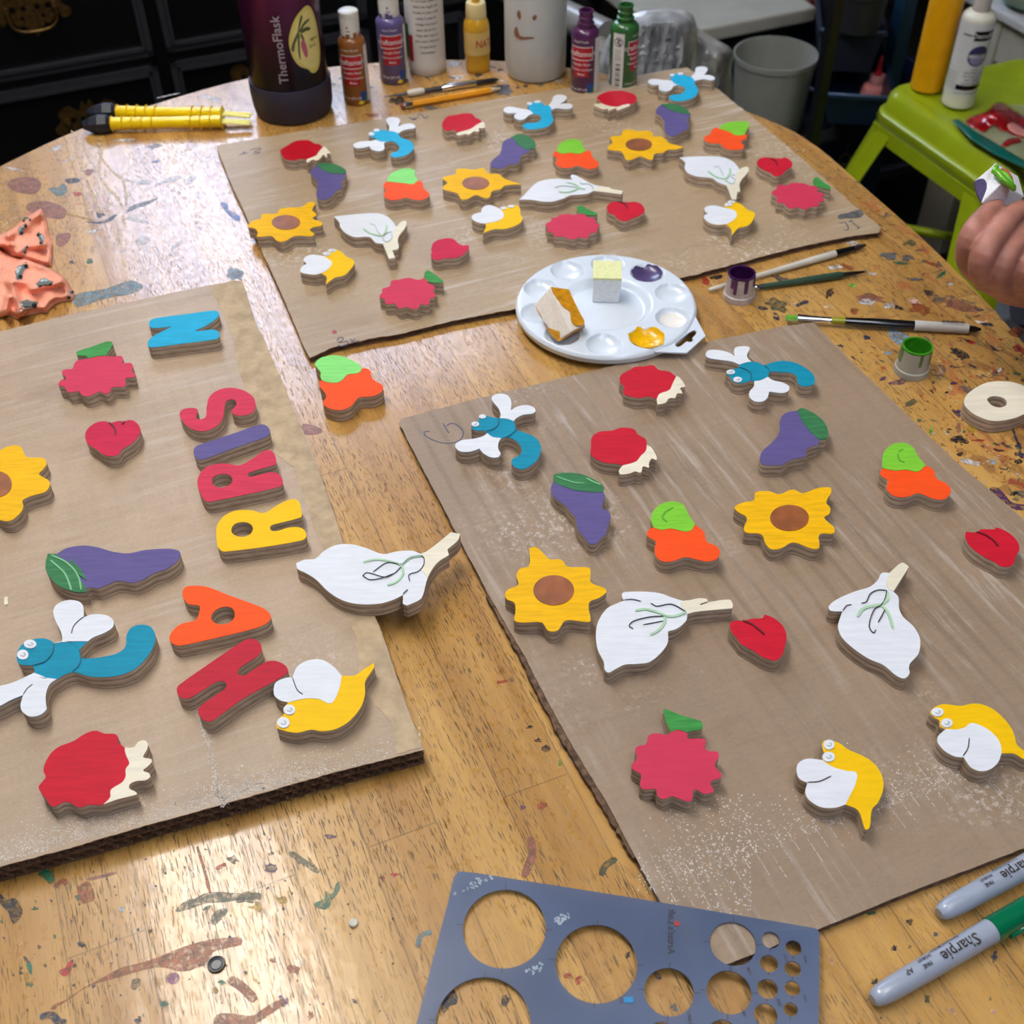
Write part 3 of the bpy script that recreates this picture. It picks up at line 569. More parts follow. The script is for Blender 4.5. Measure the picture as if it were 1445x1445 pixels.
# ================================================================ table
def wood_top():
    m, n, l, b = nt('painted_up_table_wood')
    def N(t, **k):
        x = n.new(t)
        for a, v in k.items(): setattr(x, a, v)
        return x
    tc = N('ShaderNodeTexCoord'); mp = N('ShaderNodeMapping'); mp.inputs['Rotation'].default_value = (0, 0, -(PI/2+math.radians(22)))
    l.new(tc.outputs['Object'], mp.inputs['Vector'])         # x runs along the grain
    def mapping(sx, sy, src=mp, loc=(0, 0, 0)):
        q = N('ShaderNodeMapping'); q.inputs['Scale'].default_value = (sx, sy, 1); q.inputs['Location'].default_value = loc
        l.new(src.outputs[0], q.inputs['Vector']); return q
    def noise(vec, sc, det=4, rough=.5, dist=0):
        q = N('ShaderNodeTexNoise'); q.inputs['Scale'].default_value = sc; q.inputs['Detail'].default_value = det
        q.inputs['Roughness'].default_value = rough; q.inputs['Distortion'].default_value = dist
        l.new(vec.outputs[0], q.inputs['Vector']); return q
    def ramp(src, a, bb, ca=(0, 0, 0, 1), cb=(1, 1, 1, 1)):
        q = N('ShaderNodeValToRGB'); q.color_ramp.elements[0].position = a; q.color_ramp.elements[1].position = bb
        q.color_ramp.elements[0].color = ca; q.color_ramp.elements[1].color = cb
        l.new(src, q.inputs['Fac']); return q
    def mix(f, a, c, bl='MIX'):
        q = N('ShaderNodeMix', data_type='RGBA', blend_type=bl)
        if isinstance(f, float): q.inputs[0].default_value = f
        else: l.new(f, q.inputs[0])
        for s, k in ((a, 6), (c, 7)):
            if isinstance(s, tuple): q.inputs[k].default_value = s
            else: l.new(s, q.inputs[k])
        return q.outputs[2]
    def math_(op, a, c=None):
        q = N('ShaderNodeMath', operation=op)
        for s, k in ((a, 0), (c, 1)):
            if s is None: continue
            if isinstance(s, (int, float)): q.inputs[k].default_value = s
            else: l.new(s, q.inputs[k])
        return q.outputs[0]
    br = N('ShaderNodeTexBrick'); br.offset = .37; br.offset_frequency = 2
    bq = mapping(1, 1, loc=(.2, -.0025, 0)); l.new(bq.outputs[0], br.inputs['Vector'])
    br.inputs['Scale'].default_value = 1; br.inputs['Brick Width'].default_value = .52; br.inputs['Row Height'].default_value = .0437
    br.inputs['Mortar Size'].default_value = .0006; br.inputs['Mortar Smooth'].default_value = .3; br.inputs['Bias'].default_value = 0
    br.inputs['Color1'].default_value = (0, 0, 0, 1); br.inputs['Color2'].default_value = (1, 1, 1, 1); br.inputs['Mortar'].default_value = (.5, .5, .5, 1)
    base = ramp(br.outputs['Color'], 0, 1, col((170, 120, 52)), col((208, 162, 86)))
    g1 = noise(mapping(5, 60), 1, 5, .6, .4)
    c1 = mix(.55, base.outputs[0], ramp(g1.outputs['Fac'], .3, .7, col((150, 104, 46)), col((216, 170, 96))).outputs[0])
    # dark open pores along the grain
    po = noise(mapping(105, 1250), 1, 2, .5); pm = noise(mapping(9, 30), 1, 2)
    pf = ramp(po.outputs['Fac'], .58, .63); pf2 = ramp(pm.outputs['Fac'], .30, .55)
    pore = math_('MULTIPLY', math_('MULTIPLY', pf.outputs[0], pf2.outputs[0]), .80)
    c2 = mix(pore, c1, col((58, 40, 26)))
    c3 = mix(math_('MULTIPLY', br.outputs['Fac'], .5), c2, col((90, 58, 30)))
    # old paint: heavier to the right and in the near left corner
    sx = N('ShaderNodeSeparateXYZ'); l.new(tc.outputs['Object'], sx.inputs[0])
    right = N('ShaderNodeMapRange'); right.inputs[1].default_value = .12; right.inputs[2].default_value = .42; l.new(sx.outputs['X'], right.inputs[0])
    left = N('ShaderNodeMapRange'); left.inputs[1].default_value = -.14; left.inputs[2].default_value = -.3; l.new(sx.outputs['X'], left.inputs[0])
    wob = noise(mp, 6, 3)
    msk = math_('ADD', math_('MAXIMUM', right.outputs[0], math_('MULTIPLY', left.outputs[0], .62)), math_('MULTIPLY', math_('SUBTRACT', wob.outputs['Fac'], .5), .9))
    cur = c3
    for i, (sc, th, colr, st, mx) in enumerate([(34, .60, (120, 66, 44), (1, 1.7), .5), (22, .62, (176, 90, 52), (1.2, 1.5), .55), (46, .64, (62, 66, 78), (1.6, 1), .75), (40, .655, (84, 100, 74), (1, 1.5), .6), (58, .665, (40, 42, 58), (1.3, 1), .85), (36, .665, (196, 172, 160), (1, 1.4), .6), (66, .67, (150, 44, 44), (1, 1.3), .7), (70, .69, (228, 222, 220), (1.5, 1), .8)]):
        q = noise(mapping(st[0], st[1], loc=(i*3.7, i*1.9, 0)), sc, 4, .62, .6)
        off = math_('MULTIPLY', math_('SUBTRACT', 1.0, msk), .17)
        v = math_('SUBTRACT', q.outputs['Fac'], off)
        r = ramp(v, th-.03, th)
        cur = mix(math_('MULTIPLY', r.outputs[0], mx), cur, col(colr))
    l.new(cur, b.inputs['Base Color'])
    sc = noise(mp, 140, 3); rr = ramp(sc.outputs['Fac'], .35, .7, (.26, .26, .26, 1), (.42, .42, .42, 1)); l.new(rr.outputs[0], b.inputs['Roughness'])
    b.inputs['Specular IOR Level'].default_value = .5; b.inputs['Coat Weight'].default_value = .55; b.inputs['Coat Roughness'].default_value = .14
    h = math_('ADD', math_('MULTIPLY', pore, -1.0), math_('MULTIPLY', noise(mapping(20, 90), 1, 4).outputs['Fac'], .8))
    bp = N('ShaderNodeBump'); bp.inputs['Strength'].default_value = .35; bp.inputs['Distance'].default_value = .0006
    l.new(h, bp.inputs['Height']); l.new(bp.outputs[0], b.inputs['Normal']); l.new(bp.outputs[0], b.inputs['Coat Normal'])
    return m
TABM = wood_top()
table = thing('table', 'large oval wooden work table spattered with old paint', 'table', (0, .62, 0))
back = [(-.655, .93), (-.648, 1.03), (-.615, 1.13), (-.558, 1.215), (-.499, 1.291), (-.43, 1.351), (-.32, 1.424), (-.215, 1.455), (-.121, 1.468), (-.019, 1.466), (.08, 1.44), (.18, 1.39), (.27, 1.325), (.335, 1.25), (.383, 1.124), (.42, 1.012), (.446, .915), (.458, .859), (.53, .6), (.60, .35)]
front = [(.60, .2), (.54, .06), (.42, -.04), (.25, -.09), (.07, -.07), (-.1, -.01), (-.24, .07), (-.35, .18), (-.42, .3), (-.52, .5), (-.6, .7)]
tp = back+front
tsm = dedupe(smooth(tp, [False]*len(tp), True, 5))
tl = [(x, y-.62) for x, y in tsm]
def inset(lp, k): return [(x*k, y*k) for x, y in lp]
mbt = MB(); n_ = len(tl)
rings = [(.995, TZ), (1.0, TZ-.003), (1.003, TZ-.012), (1.0, TZ-.022), (.992, TZ-.026)]
mbt.prism([inset(tl, .995)], TZ-.026, TZ)
vs = []; fs = []
for k, z in rings: vs += [(x*k, y*k, z) for x, y in tl]
for i in range(len(rings)-1):
    for j in range(n_): j2 = (j+1) % n_; fs.append((i*n_+j, i*n_+j2, (i+1)*n_+j2, (i+1)*n_+j))
mbt.add(vs, fs, True)
mbt.build('table_top', TABM, table)
LEGW = mat('table_leg_wood', (150, 96, 48), .45, vary=.15, scale=8, stretch=(1, 1, .2))
MB().lathe([(.07, TZ-.026), (.07, .68), (.045, .62), (.06, .5), (.075, .4), (.05, .3), (.06, .24), (.06, .16)], 28).build('pedestal', LEGW, table)
for k in range(4):
    a = PI/4+k*PI/2
    MB().tube([(.04*math.cos(a), .04*math.sin(a), .22), (.18*math.cos(a), .18*math.sin(a), .19), (.31*math.cos(a), .31*math.sin(a), .08), (.36*math.cos(a), .36*math.sin(a), .022)], [.028, .026, .024, .022], 12).build('foot', LEGW, table)
# paint stains with a shape of their own: thin dried paint on the top, a part of the table
stain_cols = {'brown_smear': (156, 84, 46), 'rust': (164, 86, 52), 'dull_rose': (156, 100, 84), 'olive': (92, 92, 66), 'forest': (30, 112, 84), 'navy': (44, 56, 86), 'ink': (36, 38, 48), 'slate': (92, 104, 112), 'slate_teal': (104, 132, 136), 'white_dry': (212, 208, 208), 'scratch': (214, 184, 138), 'mustard': (190, 150, 40), 'magenta': (160, 84, 130), 'red_dry': (188, 44, 44), 'pale_pink': (236, 180, 168), 'sky': (150, 176, 196), 'violet': (84, 54, 100), 'lime_dry': (110, 176, 70), 'blue_dry': (50, 96, 170)}
def dried(k, v):
    m = mat('dried_paint_'+k, v, .38, vary=.3, scale=160, bump=.2); n = m.node_tree.nodes; l = m.node_tree.links; b = n['Principled BSDF']
    ns = n.new('ShaderNodeTexNoise'); ns.inputs['Scale'].default_value = 330; ns.inputs['Detail'].default_value = 5; ns.inputs['Roughness'].default_value = .7; tc = n.new('ShaderNodeTexCoord'); l.new(tc.outputs['Object'], ns.inputs['Vector'])
    cr = n.new('ShaderNodeValToRGB'); cr.color_ramp.elements[0].position = .40; cr.color_ramp.elements[1].position = .56; cr.color_ramp.elements[0].color = (.28, .28, .28, 1); cr.color_ramp.elements[1].color = (.95, .95, .95, 1)
    l.new(ns.outputs['Fac'], cr.inputs['Fac']); l.new(cr.outputs['Color'], b.inputs['Alpha']); return m
SM = {k: dried(k, v) for k, v in stain_cols.items()}
mbs = MB(); snames = list(SM); zc = [0]
def stain(colr, pts, rel=True):
    poly = w2(pts, TZ)
    if len(poly) < 3: return
    zc[0] += 1; z = TZ+.00012+.0000006*zc[0]
    mbs.prism([[(x, y-.62) for x, y in poly]], TZ-.0004, z, mi=snames.index(colr))
def poly(colr, s, crop=PX, smo=True):
    pp, cc = P(crop, s); stain(colr, smooth(pp, cc, True, 3) if smo else pp)
def blob(colr, x, y, rx, ry, rot=0, irr=.38, n=13):
    a0 = math.radians(rot); pts = []
    for k in range(n):
        a = 2*PI*k/n; r = 1+random.uniform(-irr, irr); px, py = rx*r*math.cos(a), ry*r*math.sin(a)
        pts.append((x+px*math.cos(a0)-py*math.sin(a0), y+px*math.sin(a0)+py*math.cos(a0)))
    stain(colr, smooth(pts, [False]*n, True, 3))
def stroke(colr, s, w, crop=PX):
    pp, cc = P(crop, s); pw = w2(smooth(pp, [False]*len(pp), False, 4), TZ); zc[0] += 1
    ribbon(mbs, [(x, y-.62) for x, y in pw], w, TZ-.0001, TZ+.00013+.0000006*zc[0], mi=snames.index(colr))
BL = (0, 1145, 300); BM = (230, 1100, 430); TL = (100, 130, 270); CR = (1195, 560, 250); KR = (1200, 340, 245); K2 = (980, 330, 260)
poly('brown_smear', '340,1345 450,1280 560,1205 700,1130 830,1060 960,1030 1100,980 1250,920 1350,890 1445,870 1560,858 1640,860 1640,905 1560,925 1445,960 1440,1020 1380,1050 1240,1090 1100,1060 950,1085 800,1130 600,1190 450,1290', BL)
poly('olive', '1190,675 1260,610 1330,590 1400,555 1500,548 1640,560 1790,575 1640,600 1500,620 1400,625 1300,660 1230,680', BL)
poly('olive', '350,560 400,530 430,545 430,585 390,580 352,585', BM); poly('olive', '225,670 250,625 305,615 280,660 245,690', BM)
blob('magenta', 244.5, 1380.5, 9.5, 8.5, 0, .06, 14); blob('ink', 305.5, 1360, 2, 2)
for (x, y, rx, ry, c) in [(265, 922, 14, 12, 'ink'), (307, 1047, 12, 11, 'ink'), (508, 1050, 13, 12, 'ink'), (555, 905, 22, 20, 'ink'), (635, 1190, 15, 13, 'navy'), (500, 1182, 9, 8, 'ink'), (148, 1065, 12, 10, 'ink'), (140, 1098, 14, 12, 'ink'), (1020, 815, 16, 14, 'ink'), (240, 662, 24, 12, 'forest'), (372, 850, 12, 12, 'forest'), (1110, 1303, 30, 20, 'forest'), (920, 1165, 30, 36, 'olive'), (205, 1175, 20, 18, 'forest'), (820, 1250, 7, 7, 'ink'), (988, 325, 9, 9, 'violet'), (987, 637, 8, 8, 'olive'), (1058, 508, 9, 8, 'violet'), (635, 412, 7, 7, 'ink'), (540, 632, 7, 7, 'ink'), (780, 512, 7, 7, 'ink'), (940, 805, 10, 10, 'navy'), (790, 865, 10, 12, 'slate'), (530, 585, 22, 24, 'olive'), (825, 668, 16, 18, 'sky')]:
    blob(c, x*.2076, 1145+y*.2076, rx*.2076, ry*.2076)
poly('red_dry', '400,1085 440,1065 490,1005 495,1055 460,1110 430,1120', BL); poly('forest', '260,425 330,395 370,440 345,495 300,455', BL)
poly('ink', '0,560 40,600 100,590 150,660 150,700 95,765 60,690 0,625', BL); poly('navy', '160,985 195,1010 205,1030 175,1020', BL); poly('forest', '180,1030 215,1040 215,1110 195,1090', BL)
stroke('dull_rose', '590,465 700,440 790,415', .002, BL); stroke('rust', '1340,240 1390,400 1430,560', .0018, BL); stroke('navy', '270,1400 350,1385 400,1430 450,1440', .004, BL)
stroke('rust', '370,520 430,470 450,500', .003, BL); stroke('brown_smear', '560,490 590,560 600,620', .008, BL); poly('navy', '910,1415 960,1415 950,1440 925,1440', BL)
poly('forest', '718,592 765,568 770,530 800,545 818,500 838,485 835,530 800,575 790,600 765,617', BM); poly('mustard', '400,605 435,598 440,575 470,598 455,630 435,612', BM); poly('mustard', '530,545 550,560 580,555 590,580 560,590 540,575', BM)
for c, x, y, rx, ry, r in [('olive', 333, 378, 26, 18, 0), ('violet', 517, 420, 36, 26, 10), ('ink', 517, 350, 8, 8, 0), ('ink', 570, 612, 8, 8, 0), ('rust', 518, 857, 16, 10, 0), ('ink', 392, 915, 9, 9, 0), ('rust', 620, 905, 34, 20, 20), ('forest', 280, 962, 16, 10, 0), ('mustard', 248, 995, 14, 18, 0), ('ink', 910, 1052, 14, 8, 30), ('red_dry', 1100, 452, 18, 8, 0), ('rust', 1035, 465, 16, 8, 0), ('violet', 570, 1055, 22, 26, 0), ('brown_smear', 700, 1120, 14, 20, 0), ('violet', 790, 270, 26, 12, 0), ('forest', 208, 610, 20, 8, -20), ('scratch', 517, 421, 18, 12, 0), ('ink', 497, 513, 5, 5, 0), ('navy', 655, 660, 5, 5, 0), ('ink', 760, 1065, 6, 6, 0)]:
    blob(c, 230+x*.2976, 1100+y*.2976, rx*.2976, ry*.2976, r)
poly('brown_smear', '250,1120 330,1110 420,1120 500,1070 560,1045 570,1070 500,1120 440,1159 380,1180 250,1180', BM); stroke('olive', '600,345 660,385 740,440', .0035, BM); stroke('brown_smear', '310,945 370,980 440,1050', .005, BM); stroke('red_dry', '250,425 280,410 300,400', .0025, BM)
stroke('slate_teal', '1275,725 1225,740 1205,800', .003, BM)
for c, s, w in [('dull_rose', '860,170 870,300 812,450', .005), ('olive', '1445,320 1370,370 1340,440', .004)]: stroke(c, s, w, (570, 1145, 300))
blob('red_dry', 570+1120*.2076, 1145+1120*.2076, 6, 4, 20); blob('red_dry', 570+1185*.2076, 1145+1150*.2076, 6, 5, -30); blob('ink', 633, 1413, 9, 14, 20); blob('ink', 714, 1412, 6, 8)
stroke('navy', '300,1090 350,1140', .003, (860, 1145, 300)); blob('slate', 951, 1422, 5, 6); blob('ink', 886, 1348, 3, 5)
for x, y, rx, ry, c in [(668, 750, 22, 24, 'ink'), (560, 930, 18, 18, 'ink'), (670, 920, 13, 13, 'ink'), (845, 835, 15, 13, 'slate'), (430, 1160, 20, 22, 'ink'), (1245, 990, 24, 34, 'navy'), (790, 1275, 20, 26, 'olive'), (1215, 1275, 10, 10, 'forest'), (410, 690, 30, 14, 'forest'), (960, 1360, 26, 20, 'pale_pink'), (140, 1020, 10, 26, 'pale_pink'), (470, 1405, 8, 8, 'ink'), (1240, 1360, 18, 12, 'pale_pink'), (980, 1240, 60, 90, 'rust')]:
    if c != 'rust': blob(c, 1145+x*.2076, 1145+y*.2076, rx*.2076, ry*.2076)
blob('red_dry', 708, 962, 8, 1.8, -12); blob('ink', 748, 1026, 6, 2.2, -10); blob('ink', 759, 1045, 5, 3); blob('ink', 770.5, 1056.5, 6, 5, 0, .1); blob('lime_dry', 790, 1077, 3, 4); blob('violet', 738, 1140, 4, 3); blob('rust', 765, 1137, 6, 6)
# far left of the table
poly('dull_rose', '30,260 130,250 210,270 215,300 160,345 60,330 20,300', (0, 0, 1445)) if False else None
poly('dull_rose', '45,925 110,905 190,910 212,945 180,985 110,985 50,960', (0, 0, 400)); poly('dull_rose', '130,1055 200,1025 290,1040 340,1075 320,1115 250,1110 180,1090', (0, 0, 400)); poly('dull_rose', '285,1205 320,1190 362,1195 340,1240 300,1258', (0, 0, 400))
poly('slate_teal', '250,960 300,955 320,935 345,960 330,990 290,1000 265,980', (0, 0, 400)); poly('navy', '330,915 400,910 410,925 350,935', (0, 0, 400)); blob('navy', 141, 304, 6, 3.5); poly('navy', '1110,975 1150,990 1240,975 1300,935 1345,928 1300,965 1230,995 1160,1000', TL) if False else None
poly('navy', '435,1130 500,1132 550,1115 595,1092 575,1120 520,1140', (0, 0, 400)); poly('white_dry', '620,915 700,922 740,915 770,930 720,942 680,930', (0, 0, 400)); poly('white_dry', '785,945 840,920 870,905 925,898 890,925 830,935', (0, 0, 400)); poly('white_dry', '950,940 965,905 1000,900 985,925', (0, 0, 400))
poly('slate', '645,1075 700,1040 780,1018 805,1010 760,1038 700,1060', (0, 0, 400)); poly('white_dry', '870,1270 900,1240 930,1228 905,1258', (0, 0, 400)); blob('slate_teal', 331, 387, 12, 8, 20); poly('blue_dry', '1125,1035 1160,1040 1165,1070 1220,1100 1218,1130 1170,1100 1140,1065', (0, 0, 400)); poly('white_dry', '445,1185 490,1172 480,1190', (0, 0, 400)); poly('white_dry', '640,1110 720,1120 760,1140 700,1130', (0, 0, 400)); blob('forest', 127, 368, 5, 4); poly('white_dry', '690,1230 740,1205 765,1225 720,1250', (0, 0, 400)); blob('blue_dry', 220, 228, 5, 2); blob('navy', 101, 370, 3, 2); blob('red_dry', 110, 274, 6, 3); blob('dull_rose', 125, 243, 8, 4); blob('white_dry', 80, 209, 9, 3, -20); blob('white_dry', 22, 239, 14, 1.5, 10); blob('slate', 218, 206, 11, 3, -10); poly('slate', '1175,1400 1210,1378 1245,1390 1215,1420', (0, 0, 400)); poly('white_dry', '1010,485 1125,500 1120,525 1070,505', (0, 0, 400)); poly('white_dry', '575,715 690,708 650,722', (0, 0, 400))
poly('slate_teal', '415,150 600,110 740,65 800,85 810,105 740,140 600,165 480,205 430,210', A1)
poly('red_dry', '60,1080 140,1075 260,1110 320,1150 290,1185 180,1205 80,1190', Q_) if False else poly('dull_rose', '60,1080 140,1075 260,1110 320,1150 290,1185 180,1205 80,1190', Q_)
for s in ['365,665 385,750 420,870 470,980 505,1080', '490,700 520,760 505,840 520,920 600,1010 625,1060', '515,705 500,770 560,860 630,930 645,1060', '430,1070 560,1075', '625,1090 640,1160', '610,1170 600,1250', '0,1165 60,1120 100,1100']: stroke('scratch', s, .0028, (0, 0, 400))
stroke('white_dry', '800,500 915,475', .002, (0, 0, 400)); stroke('white_dry', '320,835 380,795', .002, (0, 0, 400)); stroke('mustard', '335,1090 400,1105 470,1120', .003, (0, 0, 400))
# back rim by the bottles
blob('white_dry', 520+905*.1384, 789*.1384, 8, 3); blob('ink', 520+1340*.1384, 715*.1384, 4, 2); blob('rust', 526, 163, 10, 3); blob('ink', 561, 143, 10, 6); blob('slate', 608, 153, 9, 3); blob('navy', 706, 124, 12, 5); blob('slate', 712, 130, 10, 5); blob('sky', 560, 40, 2, 2); blob('pale_pink', 452, 181, 4, 2); blob('white_dry', 640, 90, 10, 3)
for x in range(26): blob(random.choice(['navy', 'white_dry', 'dull_rose', 'slate', 'violet', 'scratch']), random.uniform(470, 800), random.uniform(90, 130), random.uniform(2, 7), random.uniform(.8, 2.2), random.uniform(-20, 20))
# right side of the table
for c, x, y, rx, ry, r in [('slate', 320, 122, 75, 30, 0), ('ink', 645, 430, 38, 22, 20), ('pale_pink', 525, 500, 55, 26, 8), ('ink', 400, 555, 40, 16, 20), ('white_dry', 320, 545, 36, 22, 0), ('slate', 540, 320, 60, 12, 5), ('navy', 1065, 575, 40, 14, 5), ('forest', 750, 285, 50, 14, -30), ('ink', 900, 935, 78, 28, 25), ('navy', 860, 1050, 50, 8, 8), ('ink', 1020, 1045, 40, 10, 25), ('red_dry', 1005, 840, 36, 14, 10), ('slate', 135, 805, 30, 14, 10), ('sky', 316, 935, 26, 16, 0), ('violet', 855, 1185, 30, 12, 5), ('rust', 740, 1120, 26, 9, 0), ('lime_dry', 20, 370, 22, 14, 30), ('forest', 1385, 1105, 30, 12, 5), ('rust', 590, 570, 90, 40, 8), ('white_dry', 835, 362, 26, 10, 0), ('slate', 640, 815, 30, 12, 40), ('violet', 270, 1145, 34, 14, -20), ('navy', 1130, 695, 50, 14, 8), ('red_dry', 1410, 900, 50, 30, 20), ('ink', 1195, 900, 40, 10, 35), ('forest', 420, 185, 60, 10, 5), ('white_dry', 130, 500, 70, 30, 10), ('dull_rose', 160, 470, 120, 30, 10), ('dull_rose', 930, 540, 120, 40, 15), ('slate', 480, 140, 50, 22, 0), ('navy', 500, 25, 0.1, .1, 0), ('olive', 500, 20, 50, 25, 0), ('white_dry', 190, 275, 30, 10, 0), ('rust', 680, 190, 80, 14, 20), ('rust', 1380, 760, 60, 40, 35), ('olive', 500, 1350, 50, 24, -20), ('ink', 1430, 1160, 16, 10, 0)]:
    blob(c, 1200+x*.1696, 340+y*.1696, rx*.1696, ry*.1696, r)
poly('sky', '310,755 420,755 500,810 480,850 430,845 400,870', KR); poly('violet', '315,1190 370,1165 430,1150 465,1160 430,1195', KR)
for c, x, y, rx, ry, r in [('ink', 895, 342, 55, 32, 8), ('ink', 950, 360, 38, 24, 10), ('dull_rose', 905, 255, 24, 34, -15), ('red_dry', 1080, 355, 55, 10, 2), ('violet', 905, 135, 44, 24, 30), ('ink', 920, 470, 26, 16, -20), ('white_dry', 1000, 530, 85, 22, 12), ('sky', 1195, 530, 32, 20, 30), ('ink', 1405, 530, 30, 18, 0), ('navy', 1415, 470, 40, 24, 10), ('ink', 1365, 790, 28, 16, -20), ('ink', 1240, 437, 40, 9, 10), ('ink', 835, 265, 18, 7, 10), ('lime_dry', 688, 280, 12, 34, 10), ('mustard', 1020, 260, 30, 34, 0), ('white_dry', 1390, 632, 18, 9, 0), ('red_dry', 1260, 615, 8, 8, 0), ('olive', 510, 60, 40, 18, -25), ('white_dry', 885, 40, 14, 7, 0), ('forest', 590, 195, 16, 12, 0)]:
    blob(c, 1195+x*.173, 560+y*.173, rx*.173, ry*.173, r)
poly('violet', '1165,745 1230,745 1290,800 1340,860 1400,875 1445,880 1560,900 1560,930 1445,925 1370,920 1310,880 1230,820 1180,780', CR); stroke('navy', '1355,265 1375,330 1400,385', .002, CR); blob('navy', 1438, 631, 4, 7, -20)
for c, x, y, rx, ry, r in [('olive', 650, 560, 90, 40, 15), ('navy', 540, 583, 45, 14, 12), ('scratch', 790, 552, 40, 12, 0), ('navy', 845, 545, 40, 20, -20), ('scratch', 1050, 573, 40, 12, 0), ('navy', 645, 662, 26, 16, 0), ('navy', 635, 630, 20, 8, 20), ('ink', 1060, 465, 26, 40, 30), ('navy', 1350, 815, 26, 16, 0), ('navy', 1148, 880, 24, 10, 10), ('ink', 170, 340, 45, 14, -5), ('red_dry', 80, 360, 20, 50, -35), ('navy', 670, 350, 60, 18, 12), ('rust', 1250, 605, 34, 22, 0), ('lime_dry', 1235, 405, 28, 14, 20), ('white_dry', 1110, 262, 55, 14, 0), ('white_dry', 1235, 80, 45, 22, 10), ('dull_rose', 1340, 510, 60, 24, 0), ('white_dry', 1350, 535, 45, 22, 0), ('sky', 455, 480, 30, 24, 0), ('rust', 1200, 260, 60, 14, 20), ('ink', 420, 275, 50, 8, 10)]:
    blob(c, 980+x*.18, 330+y*.18, rx*.18, ry*.18, r)
cols_r = ['slate', 'ink', 'navy', 'rust', 'dull_rose', 'olive', 'forest', 'brown_smear', 'violet', 'scratch', 'red_dry', 'white_dry']
def in_right():
    while True:
        x = random.uniform(1010, 1445); y = random.uniform(210, 800)
        q = at(x, y)
        if q.x > .12 and y > 470-.55*(x-1000)*0 : return x, y
for i in range(330):
    x, y = in_right(); blob(random.choice(cols_r), x, y, random.uniform(.6, 4.2), random.uniform(.4, 1.7), random.uniform(-10, 50), .5, 8)
for i in range(90): blob(random.choice(['ink', 'navy', 'brown_smear', 'forest', 'violet', 'olive']), random.uniform(0, 560), random.uniform(1150, 1440), random.uniform(.5, 2.0), random.uniform(.5, 1.6), random.uniform(0, 90), .3, 8)
so = mbs.build('dried_paint_stains', [SM[k] for k in snames], table); so['kind'] = 'stuff'

